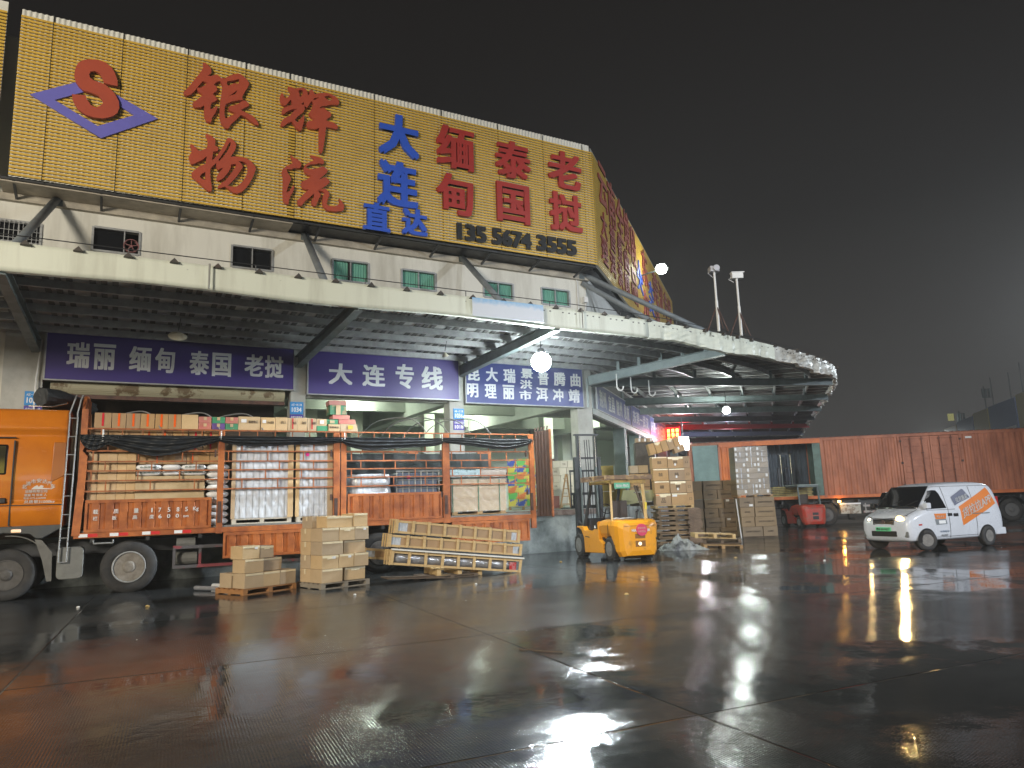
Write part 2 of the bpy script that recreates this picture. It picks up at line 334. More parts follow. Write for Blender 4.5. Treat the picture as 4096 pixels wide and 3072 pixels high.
def wallseg(mb,p,q,z0,z1,t=.25,side=1):
    d=(V(q)-V(p)); d.z=0; d.normalize(); n=V((-d.y,d.x,0))*side*t
    a,b=V(p),V(q); vs=[(a.x,a.y,z0),(b.x,b.y,z0),(b.x+n.x,b.y+n.y,z0),(a.x+n.x,a.y+n.y,z0)]; vs+=[(x,y,z1) for x,y,_ in vs]
    mb.add(vs,[(3,2,1,0),(4,5,6,7),(0,1,5,4),(1,2,6,5),(2,3,7,6),(3,0,4,7)])
wallseg(m,e1,e2,6.45,14.4); m.build('wall',mat('side_wall_paint',(.62,.63,.60),.7,(.45,.45,.42),.6,.5),bw)
# sloping gable top hidden behind the sign: roof slab
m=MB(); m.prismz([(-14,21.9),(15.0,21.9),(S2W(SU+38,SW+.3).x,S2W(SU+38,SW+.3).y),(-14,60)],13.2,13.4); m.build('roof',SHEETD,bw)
CURT=mat('green_curtain',(.13,.36,.27),.7,(.07,.22,.17),9,.8,stretch=(6,6,.3))
for i,(a,b,c,d) in enumerate(wins):
    fr=MB(); t=.035
    fr.box(a-.02,a+t,21.56,21.66,b,d); fr.box(c-t,c+.02,21.56,21.66,b,d); fr.box(a+t,c-t,21.56,21.66,b-.02,b+t); fr.box(a+t,c-t,21.56,21.66,d-t,d+.02)
    md=(a+c)/2 if i!=1 else c-.38
    fr.box(md-.015,md+.015,21.58,21.65,b+t,d-t)
    f=fr.build('window',GALV,bw)
    pn=MB()
    if i in(0,2): pn.box(a+t,c-t,21.70,21.72,b+t,d-t); pn.build('pane',GLASS,f)
    elif i==1:
        pn.box(a+t,md-.015,21.70,21.72,b+t,d-t); pn.build('pane',GLASS,f)
        fn=MB(); cx=(md+c-t)/2; cz=b+.24
        fn.lathe([(21.54,.17),(21.54,.19),(21.68,.19),(21.68,.17)],20,'y',(cx,0,cz),False)
        for k in range(5):
            t0=2*pi*k/5+.3; fn.bar((cx+.03*cos(t0),21.6,cz+.03*sin(t0)),(cx+.16*cos(t0),21.62,cz+.16*sin(t0)),.02,.09,up=(0,1,0))
        fn.lathe([(21.57,.04),(21.64,.04)],10,'y',(cx,0,cz)); fn.build('exhaust_fan',mat('fan_metal',(.22,.09,.09),.4),bw)
    else:
        def cur(u,v,A=a,C=c,B=b,D=d):
            x=A+t+(C-A-2*t)*u; return (x,21.70+.012*sin(x*75),B+t+(D-B-2*t)*v)
        pn.grid(cur,60,1)
        pn.build('curtain',CURT,f)
    if i==0:
        gr=MB()
        for k in range(9): gr.bar((a+.1+k*.1,21.5,b),(a+.1+k*.1,21.5,d),.012)
        for k in range(3): gr.bar((a,21.5,b+.1+k*.2),(c,21.5,b+.1+k*.2),.012)
        gr.build('window_grille',GALV,bw)
    if i==3: 
        g2=MB(); g2.box(md-.06,md+.05,21.68,21.695,b+t,d-t); g2.build('curtain_gap',DARKV,f)
# small window on the side wall, casement open
sw=MB(); p=S2W(SU+1.2,SW); q=S2W(SU+2.2,SW); wallseg(sw,p+V((0,0,0)),q,8.1,8.9,.04,-1); sw.build('window',CURT,bw)
# columns and header of the open ground floor
for (a,b) in ((-2.62,-1.77),(4.40,4.83),(9.48,9.99),(14.49,15.13)):
    m=MB(); m.box(a,b,21.62,22.1,0 if a>14 else 0,6.45); m.build('column',COLM,bw)
m=MB(); m.box(-14,-2.62,21.64,21.9,0,6.45); m.build('wall',WALL,bw)
m=MB(); m.box(-1.77,4.40,21.75,22.05,5.35,6.45); m.box(4.83,9.48,21.75,22.05,5.0,6.45); m.box(9.99,14.49,21.75,22.05,5.0,6.45); m.build('header_beam',COLM,bw)
# side columns under the blue boards
for u in (6.4,10.2,14.6,19.5,25,31):
    m=MB(); p=S2W(SU+u-.28,SW+.05); q=S2W(SU+u+.28,SW+.05); wallseg(m,p,q,0,6.45,.5); m.build('column',mat('green_grey_paint',(.20,.25,.24),.6,(.12,.15,.14),2,.6),bw)
m=MB(); p=S2W(SU+.5,SW+.1); q=S2W(SU+38,SW+.1); wallseg(m,p,q,4.78,6.45,.3); m.build('header_beam',mat('header_paint',(.10,.095,.09),.6),bw)
# interior: ceiling, beams, back wall, inner columns
m=MB(); m.prismz([(-14,22.1),(15.0,22.1),(S2W(SU+38,SW+.4).x,S2W(SU+38,SW+.4).y),(-14,62)],6.05,6.2); m.build('ceiling',IWALL,bw)
m=MB()
m.box(-14,18.6,26.0,26.35,5.25,6.05); m.box(-14,23.2,30.5,30.85,5.25,6.05)
for u in (4.6,9.75,14.5): m.box(u-.18,u+.18,22.1,34,5.05,6.045)
m.box(19.62,19.98,27.5,34,5.05,6.045)
m.build('ceiling_beam',mat('beam_paint',(.40,.42,.37),.7,(.28,.29,.26),.8,.6),bw)
m=MB(); m.box(-14,24,34,34.25,3.3,6.05); m.build('wall',mat('tiled_wall',(.46,.50,.46),.4,(.34,.37,.33),1,.5),bw)
m=MB(); m.box(-14,24,33.9,34.2,2.7,3.3); m.build('wall_band',mat('dark_blue_band',(.015,.03,.09),.5),bw)
m=MB(); m.box(-14,10.9,34,34.25,1.42,2.7); m.box(13.6,16.6,34,34.25,1.42,2.7); m.box(20.6,26,34,34.25,1.42,2.7); m.build('wall',IWALL,bw)
m=MB(); m.box(1,32,43,43.3,1.42,6); m.build('wall',mat('far_room_wall',(.62,.72,.60),.6),bw)
for u,w in ((6.3,27.5),(8.2,28.0),(11.6,27.2),(12.3,30.6),(7.0,31.5),(17.6,29.0),(20.8,32.5)):
    m=MB(); m.box(u-.24,u+.24,w-.24,w+.24,1.42,6.05); m.build('column',IWALL,bw)
# brown partition standing in for the dark depth of the first bay, and its roller shutter
m=MB(); m.box(-1.77,4.4,24.2,24.4,1.42,6.0); m.build('backdrop',mat('bay_dark_brown',(.075,.05,.03),.7,(.03,.02,.015),1,.7),bw)
m=MB(); m.box(-1.0,1.2,24.0,24.15,1.42,4.6); m.build('door_panel',mat('hardboard',(.17,.11,.055),.7,(.11,.07,.035),2,.6),bw)
sh=MB(); pr=[(21.7-.02,4.82)]
def shf(u,v): t=v*pi; return (-1.6+5.85*u,21.68+.16-.16*sin(t)*1.0,4.84+.42*v+.008*sin(v*60))
sh.grid(shf,2,40); s_=sh.build('roller_shutter',mat('beige_shutter',(.36,.33,.22),.55,(.10,.055,.02),1.7,.85,contrast=(.56,.62)),bw)
sh=MB(); sh.box(-1.6,4.25,21.72,22.0,4.74,4.84); sh.build('shutter_rail',RUST,bw)
m=MB(); m.tube([(-1.9,21.5,1.5),(-1.9,21.5,5.2),(-1.83,21.55,6.2)],.02,6); m.build('drainpipe',WHITEM,bw)
m=MB(); m.tube([(14.62,21.55,10.0),(14.62,21.55,9.9),(14.70,21.55,9.7),(14.70,21.55,7)],.02,6); m.tube([(15.0,21.5,8.9),(14.95,21.5,8.5),(14.95,21.5,7)],.02,6); m.build('cable_conduit',WHITEM,bw)
m=MB(); m.box(14.9,15.07,21.42,21.6,8.92,9.14); m.build('junction_box',WHITEM,bw,bevel=.01)
# ledge strip under the sign
m=MB(); m.box(-14,15.2,21.45,21.6,9.78,9.98); m.build('ledge',mat('ledge_tile',(.42,.38,.30),.6,(.2,.18,.15),2,.6),bw)
# ---------------- loading dock ----------------
dk=thing('loading_dock','stained concrete loading dock behind the cargo truck and the yellow forklift','loading dock',(0,21.5,0),FW)
pc=S2W(SU+.1,SW-.15); pe=S2W(SU+38,SW-.15)
m=MB(); m.prismz([(-14,21.5),(15.2,21.5),(pc.x+.05,pc.y+.3),(pe.x,pe.y),(S2W(SU+38,SW+22).x,S2W(SU+38,SW+22).y),(-14,62)],0,1.40)
m.build('platform',mat('dock_concrete',(.34,.37,.355),.65,(.11,.13,.125),1.3,.9,bump=.4,bscale=7),dk)
m=MB(); m.box(-14,15.25,21.44,21.5,1.22,1.405); m.build('edge_strip',mat('rusty_edge',(.22,.17,.14),.6,(.10,.055,.04),5,.8),dk)
# number plates on the columns
PB=mat('plate_blue',(.02,.22,.55),.4); PP=mat('plate_purple',(.06,.04,.30),.4)
def nplate(x0,z1,num,low,where):
    t=thing('number_plate','blue number plate %s on the bay column %s'%(num,where) if num else where,'sign',(x0,21.6,z1-.7),FW,'number plates on the bay columns')
    w=.38
    m=MB(); m.box(x0,x0+w,21.585,21.61,z1-.36,z1); m.build('upper_plate',PB,t)
    m=MB(); m.box(x0,x0+w,21.585,21.61,z1-.70,z1-.375); m.build('lower_plate',PP,t)
    glyph(num,x0+.05,z1-.30,x0+w-.05,z1-.16,21.583,LABELW,t,bold=.02); glyph('A区一栋三楼',x0+.04,z1-.12,x0+w-.04,z1-.05,21.583,LABELW,t,bold=.01)
    glyph(low,x0+.04,z1-.66,x0+w-.04,z1-.54,21.583,LABELW,t,bold=.02); glyph('仓库出租电话',x0+.03,z1-.50,x0+w-.03,z1-.42,21.583,LABELW,t,bold=.01)
nplate(4.38,4.83,'1034','1016',' at the right of the roller shutter')
nplate(9.60,4.80,'1036','1018',' between the two lit bays')
nplate(-2.12,4.86,'1032','1014','behind the tarpaulin roll over the truck cab')
# ---------------- name boards ----------------
def board(name,label,F,u0,u1,z0,z1,w,col,items,tone,frame=True,grp='name boards hung over the loading bays'):
    t=thing(name,label,'sign',(u0,w,z0),F,grp)
    m=MB(); m.box(u0,u1,w,w+.10,z0,z1); m.build('panel',col,t)
    if frame:
        fr=MB(); k=.035
        fr.box(u0-k,u0,w-.02,w+.1,z0-k,z1+k); fr.box(u1,u1+k,w-.02,w+.1,z0-k,z1+k); fr.box(u0,u1,w-.02,w+.1,z0-k,z0); fr.box(u0,u1,w-.02,w+.1,z1,z1+k); fr.build('frame',GALV,t)
    obs=[glyph(c,a,b,cc,d,w-.002,tone,t,bold=.03) for c,(a,b,cc,d) in items]
    join_into('lettering',obs); return t
BP=mat('board_purple',(.050,.032,.185),.35,(.038,.024,.15),.6,.5); BB=mat('board_blue',(.030,.045,.19),.35,(.024,.036,.15),.6,.5)
TX=mat('board_lettering',(.60,.62,.64),.5); TX2=mat('board_lettering_pale',(.45,.46,.48),.5)
board('name_board','dark purple board reading 瑞丽 缅甸 泰国 老挝 above the roller shutter',FW,-1.72,4.44,5.18,6.44,21.48,BP,
 [('瑞',(-1.27,5.50,-.76,6.18)),('丽',(-.68,5.48,-.17,6.17)),('缅',(.15,5.49,.68,6.17)),('甸',(.77,5.48,1.26,6.17)),('泰',(1.63,5.47,2.13,6.15)),('国',(2.21,5.46,2.71,6.13)),('老',(3.07,5.51,3.59,6.15)),('挝',(3.63,5.49,4.15,6.15))],TX)
board('name_board','purple board reading 大连专线 in the middle of the front',FW,4.87,9.75,5.08,6.40,21.46,BP,[('大',(5.47,5.39,6.2,6.04)),('连',(6.51,5.38,7.24,6.06)),('专',(7.58,5.36,8.19,6.15)),('线',(8.45,5.36,9.19,6.13))],TX)
board('name_board','blue board with two rows of town names from 昆明 to 曲靖 behind the bright lamp',FW,10.03,14.66,5.01,6.43,21.48,BB,
 [('昆',(10.10,5.75,10.54,6.23)),('大',(10.77,5.75,11.22,6.23)),('瑞',(11.44,5.74,11.90,6.23)),('景',(12.12,5.93,12.60,6.27)),('普',(12.80,5.73,13.24,6.21)),('腾',(13.45,5.73,13.94,6.22)),('曲',(14.15,5.73,14.58,6.20)),('明',(10.06,5.18,10.47,5.65)),('理',(10.71,5.18,11.15,5.66)),('丽',(11.39,5.17,11.84,5.66)),('洪',(12.07,5.56,12.55,5.87)),('市',(12.03,5.17,12.52,5.50)),('洱',(12.70,5.16,13.18,5.64)),('冲',(13.38,5.16,13.82,5.62)),('靖',(14.04,5.15,14.52,5.64))],TX)
BU=(FS.m.inverted()@V((3.11,26.78,0))); BWp=BU.y; b0=BU.x
def seq(s,u0,u1,z0,z1,gapw=.35):
    n=sum(1 if c!=' ' else gapw for c in s); du=(u1-u0)/n; out=[]; x=u0
    for c in s:
        if c==' ': x+=du*gapw; continue
        out.append((c,(x+du*.07,z0 if c!='一' else (z0+z1)/2-.04,x+du*.93,z1 if c!='一' else (z0+z1)/2+.04))); x+=du
    return out
board('name_board','blue board with four pairs of town names starting 荆州 round the corner of the building',FS,b0+.15,b0+7.0,5.05,6.02,BWp,BB,seq('荆州 宜昌 随州 恩施',b0+.55,b0+6.6,5.2,5.86,.5),TX2)
board('name_board','blue board reading 东莞一武汉 second along the side of the building',FS,b0+7.15,b0+12.4,5.05,6.02,BWp,BB,seq('东莞一武汉',b0+7.5,b0+12.0,5.25,5.86),TX2)
board('name_board','farthest blue board reading 东莞一襄阳 before the glowing sign',FS,b0+12.55,b0+18.2,5.05,6.02,BWp,BB,seq('东莞一武汉三镇',b0+12.9,b0+17.9,5.25,5.86),TX2)
m=MB(); m.box(b0-.5,b0+18.3,BWp+.02,BWp+.35,4.80,5.03); tag(m.build('board_ledge',mat('ledge_sheet',(.30,.34,.32),.5,(.2,.23,.21),2,.5),F=FS,org=(b0,BWp,4.8)),'grey green metal ledge running under the blue boards on the side of the building','ledge')
m=MB(); p=FS.w(b0-.25,BWp+.35,0); m.box(b0-.75,b0+.1,BWp+.1,BWp+.3,5.03,6.1); tag(m.build('filler_panel',mat('filler_sheet',(.34,.40,.40),.5,(.2,.24,.24),2,.6),F=FS,org=(b0,BWp,5)),'pale green metal sheet filling the corner beside the first blue side board','panel')
# ---------------- big slatted sign ----------------
sg=thing('rooftop_sign','huge yellow slatted sign with red brush characters and a red S in a blue diamond','sign',(-2.85,20.6,10.0),FW)
SC=FS.m.inverted()@V((3.25,25.12,0)); sw_,su_=SC.y,SC.x
cW=i2@V((3.25,25.12,0)); cu,cw_=cW.x,cW.y       # sign corner in FW
ns=47; z0=10.06; dz=4.38/ns
def slats(mb,F2,u0,u1,w,seams):
    for k in range(ns):
        z=z0+k*dz; x=u0
        for e in seams+[u1]:
            if e<=u0+.05 or e>u1+1e-6: continue
            mb.box(x,e-.012,w,w+.03,z,z+dz*.58); x=e+.006
slw=20.47
m=MB(); slats(m,FW,-2.70,cu-.02,slw,[-2.0,-.4,1.2,2.75,4.18,6.6,8.8,9.1,11.0,12.8,14.6]); m.build('slat_panel',YEL,sg)
m=MB(); N_=int((cu+2.8)/.05)
def cor(u,v):
    x=-2.70+(cu-.1+2.70)*u; return (x,slw+.062+.014*sin(x*2*pi/.125),z0-.02+v*4.56+.07*u)
m.grid(cor,N_*3,1); m.build('corrugated_backing',WCOR,sg)
m=MB()
for x in (-2.0,-.4,1.2,2.75,4.0,4.4,6.6,8.9,11.0,12.8,14.5): m.box(x-.012,x+.012,slw+.031,slw+.045,z0-.05,z0+4.56)
m.box(4.05,4.19,slw+.031,slw+.046,z0,z0+4.2)
m.build('dark_batten',BLKL,sg)
m=MB(); m.box(-2.70,cu,slw+.25,slw+.33,z0-.06,z0+4.4); m.box(4.2,cu,slw+.3,21.55,z0-.03,z0+.02)
for x in [ -2.6+1.9*i for i in range(10)]: m.bar((x,slw+.2,z0-.05),(x,21.55,z0-.25),.06)
m.bar((-2.9,slw+.15,z0-.04),(cu,slw+.15,z0-.04),.05); m.build('support_frame',STEELD,sg)
m=MB(); m.box(-2.9,4.19,slw+.2,21.6,z0-.10,z0-.07); m.build('soffit',mat('soffit_tile',(.46,.41,.33),.6,(.24,.21,.17),2,.6),sg)

TR={
'yin':[[1.58,14.20,1.65,14.21,1.73,14.15,1.79,14.08,1.81,13.99,1.80,13.92,1.72,13.83,1.81,13.85,1.93,13.93,2.00,13.92,2.06,13.86,2.17,13.87,2.26,13.96,2.40,14.07,2.53,14.12,2.63,14.10,2.77,13.99,2.83,13.89,2.79,13.76,2.72,13.61,2.66,13.47,2.65,13.39,2.67,13.35,2.65,13.32,2.53,13.29,2.37,13.21,2.21,13.09,2.19,12.94,2.19,12.76,2.22,12.65,2.32,12.73,2.50,12.89,2.39,12.90,2.29,12.94,2.30,13.04,2.43,13.11,2.55,13.19,2.67,13.32,2.75,13.33,2.84,13.26,2.84,13.20,2.74,13.12,2.62,13.01,2.78,12.96,2.93,12.92,3.04,12.82,3.12,12.69,3.10,12.64,3.00,12.68,2.86,12.76,2.75,12.83,2.62,12.86,2.53,12.72,2.38,12.53,2.30,12.36,2.21,12.38,2.11,12.51,2.07,12.67,2.06,12.91,2.07,13.12,2.09,13.34,2.11,13.55,2.11,13.66,2.04,13.75,1.96,13.71,1.88,13.61,1.96,13.56,1.98,13.48,1.94,13.41,1.86,13.31,1.95,13.24,1.99,13.17,1.93,13.11,1.84,13.03,1.82,12.92,1.82,12.83,1.90,12.89,1.99,12.99,2.00,12.90,1.95,12.76,1.87,12.59,1.85,12.45,1.82,12.43,1.73,12.46,1.68,12.57,1.66,12.74,1.66,12.92,1.56,12.83,1.44,12.79,1.37,12.84,1.37,12.95,1.45,13.01,1.60,13.20,1.62,13.24,1.52,13.27,1.45,13.36,1.47,13.40,1.55,13.42,1.68,13.55,1.73,13.62,1.59,13.63,1.49,13.46,1.40,13.29,1.30,13.15,1.21,13.09,1.15,13.12,1.12,13.18,1.17,13.25,1.28,13.43,1.41,13.67,1.53,13.89,1.59,14.05],[2.24,13.80,2.41,13.88,2.55,13.96,2.55,13.81,2.42,13.79,2.26,13.67,2.23,13.72],[2.27,13.33,2.51,13.60,2.46,13.46,2.35,13.40],],
'hui':[[3.92,14.08,4.01,14.09,4.13,14.07,4.23,14.12,4.35,14.16,4.45,14.13,4.49,14.05,4.50,13.95,4.57,14.04,4.53,14.08,4.57,14.15,4.63,14.16,4.68,14.10,4.70,14.04,4.82,14.10,4.99,14.16,5.15,14.18,5.33,14.13,5.43,14.04,5.45,13.94,5.42,13.87,5.23,13.83,5.06,13.75,4.90,13.69,4.86,13.61,4.99,13.68,5.08,13.59,5.18,13.57,5.21,13.48,5.19,13.42,5.06,13.31,5.07,13.26,5.26,13.26,5.38,13.20,5.42,13.12,5.38,13.05,5.20,13.06,5.05,13.05,5.03,12.76,4.99,12.45,4.96,12.26,4.92,12.16,4.86,12.24,4.85,12.57,4.85,12.79,4.85,12.98,4.73,12.91,4.61,12.89,4.51,12.91,4.47,13.03,4.50,13.11,4.62,13.16,4.73,13.23,4.62,13.26,4.53,13.37,4.59,13.47,4.67,13.73,4.61,13.79,4.55,13.68,4.48,13.53,4.41,13.52,4.39,13.63,4.38,13.70,4.31,13.62,4.40,13.59,4.42,13.48,4.35,13.34,4.22,13.21,4.13,13.07,4.21,13.00,4.30,13.14,4.40,13.30,4.40,13.12,4.37,12.95,4.33,12.78,4.28,12.76,4.19,12.81,4.11,12.92,4.04,12.99,3.92,12.91,3.81,12.78,3.73,12.80,3.75,12.92,3.82,13.04,4.00,13.18,4.11,13.36,4.20,13.44,4.06,13.39,3.93,13.30,3.81,13.17,3.76,13.20,3.77,13.33,3.84,13.40,4.06,13.54,4.01,13.68,3.95,13.61,3.87,13.47,3.82,13.44,3.74,13.50,3.70,13.62,3.71,13.76,3.75,13.85,3.79,13.78,3.83,13.69,3.90,13.72,4.01,13.88,3.98,13.96,3.93,14.02],[4.22,14.04,4.30,14.08,4.37,14.07,4.34,13.94,4.27,13.83,4.25,13.93],[4.99,14.03,5.13,14.10,5.26,14.08,5.24,14.00,5.13,13.94,5.03,13.99],[4.64,13.84,4.70,13.91,4.83,13.97,4.73,13.86],],
'wu':[[1.72,12.08,1.76,12.08,1.86,12.05,1.95,11.99,1.98,11.92,1.97,11.78,2.05,11.75,2.06,11.68,2.04,11.63,1.93,11.59,1.92,11.48,1.91,11.32,2.04,11.50,2.15,11.73,2.23,11.91,2.28,12.06,2.32,12.09,2.40,12.08,2.50,11.99,2.53,11.91,2.50,11.76,2.39,11.53,2.52,11.57,2.66,11.59,2.80,11.58,2.94,11.51,3.05,11.38,3.07,11.30,3.01,11.08,2.92,10.86,2.83,10.70,2.71,10.55,2.59,10.47,2.49,10.48,2.37,10.56,2.26,10.62,2.16,10.56,2.08,10.55,2.09,10.61,2.16,10.68,2.17,10.72,2.24,10.76,2.34,10.91,2.46,11.12,2.54,11.30,2.53,11.35,2.40,11.30,2.40,11.20,2.33,11.04,2.20,10.84,2.09,10.76,2.04,10.78,2.05,10.90,2.11,11.01,2.21,11.17,2.14,11.13,2.07,11.07,2.02,11.18,2.02,11.27,1.88,11.09,1.87,10.96,1.89,10.76,1.93,10.53,1.92,10.41,1.85,10.41,1.74,10.49,1.58,10.63,1.42,10.75,1.41,10.86,1.47,10.95,1.60,11.09,1.75,11.19,1.77,11.42,1.68,11.31,1.56,11.21,1.41,11.10,1.36,11.16,1.32,11.31,1.34,11.36,1.39,11.47,1.38,11.56,1.34,11.65,1.36,11.69,1.41,11.68,1.48,11.62,1.55,11.54,1.61,11.54,1.77,11.66,1.79,11.86,1.77,11.95,1.73,12.02],[1.75,10.95,1.76,10.72,1.67,10.73,1.61,10.78,1.65,10.87],[2.35,11.96,2.38,11.97,2.37,11.87,2.28,11.64,2.16,11.43,2.09,11.34,2.08,11.38,2.15,11.52,2.26,11.74,2.32,11.90],[2.60,11.44,2.72,11.46,2.81,11.43,2.85,11.35,2.86,11.22,2.82,11.06,2.73,10.86,2.60,10.70,2.48,10.65,2.34,10.66,2.43,10.78,2.57,10.99,2.66,11.17,2.72,11.29,2.68,11.38],],
'liu':[[4.03,11.94,4.10,11.88,4.21,11.85,4.30,11.79,4.34,11.72,4.33,11.63,4.28,11.57,4.13,11.55,4.06,11.49,3.92,11.47,3.95,11.36,4.03,11.26,4.05,11.18,4.01,11.06,3.96,10.91,3.93,10.75,4.02,10.82,4.08,10.94,4.12,11.01,4.15,10.96,4.11,10.80,4.04,10.66,4.00,10.52,3.99,10.40,3.93,10.40,3.86,10.48,3.83,10.62,3.83,10.93,3.83,11.18,3.79,11.38,3.82,11.46,3.92,11.57,4.08,11.68,4.10,11.74,4.06,11.84],[4.60,12.05,4.79,12.05,4.91,12.03,5.00,11.96,5.00,11.88,4.96,11.83,4.86,11.85,4.74,11.79,4.61,11.76,4.50,11.68,4.47,11.63,4.58,11.60,4.79,11.67,4.96,11.77,5.05,11.73,5.12,11.68,5.08,11.58,4.96,11.45,4.86,11.33,5.00,11.42,5.07,11.44,5.16,11.36,5.18,11.30,5.09,11.20,4.93,11.06,4.83,10.97,4.91,10.89,4.91,10.82,4.84,10.68,4.78,10.50,4.72,10.47,4.66,10.53,4.65,10.64,4.72,10.77,4.72,10.87,4.59,10.72,4.47,10.59,4.38,10.44,4.32,10.41,4.27,10.45,4.24,10.57,4.32,10.66,4.42,10.80,4.58,10.98,4.48,10.94,4.39,10.97,4.34,11.12,4.36,11.17,4.49,11.26,4.65,11.41,4.53,11.41,4.44,11.49,4.41,11.60,4.44,11.70,4.55,11.80,4.70,11.91,4.72,11.95,4.65,12.00],[4.86,10.99,4.94,11.05,5.06,11.08,5.16,10.98,5.17,10.90,5.12,10.74,5.09,10.59,5.15,10.56,5.34,10.58,5.47,10.67,5.49,10.75,5.46,10.84,5.53,10.79,5.61,10.66,5.62,10.57,5.57,10.47,5.34,10.41,5.12,10.41,5.00,10.51,4.97,10.66,4.99,10.87,5.03,10.95,4.97,10.99],],
'ess':[[-1.46,12.97,-1.44,13.17,-1.39,13.33,-1.29,13.43,-1.15,13.50,-0.95,13.54,-0.77,13.51,-0.63,13.40,-0.55,13.27,-0.48,13.07,-0.47,12.91,-0.59,12.91,-0.78,12.92,-0.83,13.05,-0.90,13.16,-1.00,13.20,-1.10,13.16,-1.13,13.08,-1.11,12.99,-1.02,12.93,-0.80,12.90,-0.63,12.79,-0.51,12.66,-0.42,12.48,-0.40,12.31,-0.44,12.15,-0.56,12.02,-0.75,11.92,-0.95,11.90,-1.15,11.93,-1.31,12.03,-1.40,12.15,-1.47,12.33,-1.48,12.42,-1.33,12.44,-1.18,12.47,-1.14,12.36,-1.04,12.22,-0.93,12.19,-0.84,12.25,-0.78,12.34,-0.80,12.44,-0.91,12.54,-1.07,12.57,-1.23,12.59,-1.34,12.68,-1.42,12.80],],
'dia':[[-2.38,12.24,-1.13,13.00,0.52,12.27,-0.78,11.41],[-1.85,12.22,-1.04,12.72,-0.04,12.24,-0.87,11.73],],}
for k,mt,y in (('dia',PURL,slw-.06),('ess',REDB,slw-.16),('yin',REDB,slw-.12),('hui',REDB,slw-.12),('wu',REDB,slw-.12),('liu',REDB,slw-.12)):
    outline(TR[k],y,slw-.01 if k!='ess' else slw-.07,mt,sg,'emblem_diamond' if k=='dia' else 'emblem_letter' if k=='ess' else 'character')
for c,(a,b,cc,d) in {'大':(6.71,12.61,8.04,14.02),'连':(6.66,10.91,7.99,12.42),'直':(6.21,10.02,7.06,10.92),'达':(7.45,10.06,8.29,10.93)}.items():
    glyph(c,a,b,cc,d,slw-.01,BLUEL,sg,'character',depth=.11,bold=.04)
for c,(a,b,cc,d) in {'缅':(8.66,12.58,10.01,14.07),'甸':(8.63,10.98,9.94,12.38),'泰':(10.81,12.66,12.19,14.02),'国':(10.82,11.05,12.08,12.46),'老':(12.92,12.68,14.31,14.09),'挝':(12.91,11.07,14.25,12.51)}.items():
    glyph(c,a,b,cc,d,slw-.01,REDL,sg,'character',depth=.11,bold=.028)
for c,(a,b,cc,d) in {'135':(9.33,10.17,10.40,10.74),'5674':(10.60,10.19,12.12,10.78),'3555':(12.33,10.23,13.97,10.80)}.items():
    glyph(c,a,b,cc,d,slw-.01,BLKL,sg,'phone_number',depth=.08,bold=.05)
# neighbour sign beyond the left edge
sn=thing('rooftop_sign','strip of another yellow slatted sign at the far left edge of the front','sign',(-6,20.6,10.0),FW)
m=MB()
for k in range(ns): m.box(-7,-3.0,slw,slw+.03,z0+k*dz,z0+k*dz+dz*.58)
m.build('slat_panel',YEL,sn); m=MB(); m.box(-7,-3.0,slw+.08,slw+.11,z0,z0+4.65); m.build('corrugated_backing',WCOR,sn)
# side sign
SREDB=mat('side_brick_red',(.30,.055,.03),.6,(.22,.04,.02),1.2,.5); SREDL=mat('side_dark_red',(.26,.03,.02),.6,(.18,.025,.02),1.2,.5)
s2=thing('rooftop_sign','long yellow slatted sign receding along the side of the building with red and blue characters','sign',(su_,sw_,10.0),FS)
LN=22.3
m=MB(); slats(m,FS,su_+.02,su_+LN,sw_,[su_+2.6*i for i in range(1,9)]); m.build('slat_panel',YEL,s2)
m=MB(); m.grid(lambda u,v:(su_+.1+(LN-.1)*u,sw_+.10+.018*sin(u*LN*2*pi/.125),z0-.02+v*(4.62)),900,1); m.build('corrugated_backing',mat('white_corrugated_dimmed',(.40,.39,.34),.5),s2)  # white backing darkened in colour for the dimmer side face
m=MB(); m.box(su_+.6,su_+LN,sw_+.25,sw_+.33,z0-.06,z0+4.4); m.box(su_+.4,su_+LN,sw_+.3,SW+.0,z0-.05,z0); m.build('support_frame',STEELD,s2)
D2={'云':(25.50,12.73,27.0,14.5),'南':(27.17,12.61,28.6,14.5),'全':(28.79,12.57,30.3,14.5),'境':(30.4,12.60,31.7,14.5),'段':(31.9,12.35,33.3,14.3)}
for c,(a,b,cc,d) in D2.items(): glyph(c,a,b,cc,d,sw_-.01,SREDB,s2,'character',depth=.04,bold=.018)
D3=[('大',25.6,11.53,26.6,12.55),('普',27.1,11.5,28.2,12.6),('景',28.6,11.46,29.6,12.52),('曲',30.0,11.47,31.1,12.5),('理',25.4,10.43,26.5,11.45),('洱',26.9,10.4,27.95,11.4),('洪',28.4,10.34,29.4,11.35),('靖',29.8,10.36,30.9,11.4)]
for c,a,b,cc,d in D3: glyph(c,a,b,cc,d,sw_-.01,SREDL,s2,'character',depth=.04,bold=.015)
for c,a,b,cc,d,mt in [('品',31.5,10.5,33.0,12.1,REDB),('人',33.2,12.2,34.7,13.1,BLUEL),('大',33.2,11.5,34.8,12.5,BLUEL),('东',34.9,12.3,36.7,14.2,REDB),('大',36.6,12.2,38.2,13.0,BLUEL),('天',36.6,11.2,38.2,12.1,BLUEL),('莞',38.3,12.2,40.2,14.0,REDB),('东',34.6,10.5,36.4,12.0,REDB),('武',38.3,10.4,40.2,11.9,REDB),('汉',40.6,12.2,42.2,14.0,REDB),('专',42.6,12.2,44.0,14.0,REDB),('线',44.3,12.2,45.8,14.0,REDB)]:
    glyph(c,a,b,cc,d,sw_-.01,SREDB if mt is REDB else mt,s2,'character',depth=.04,bold=.018)
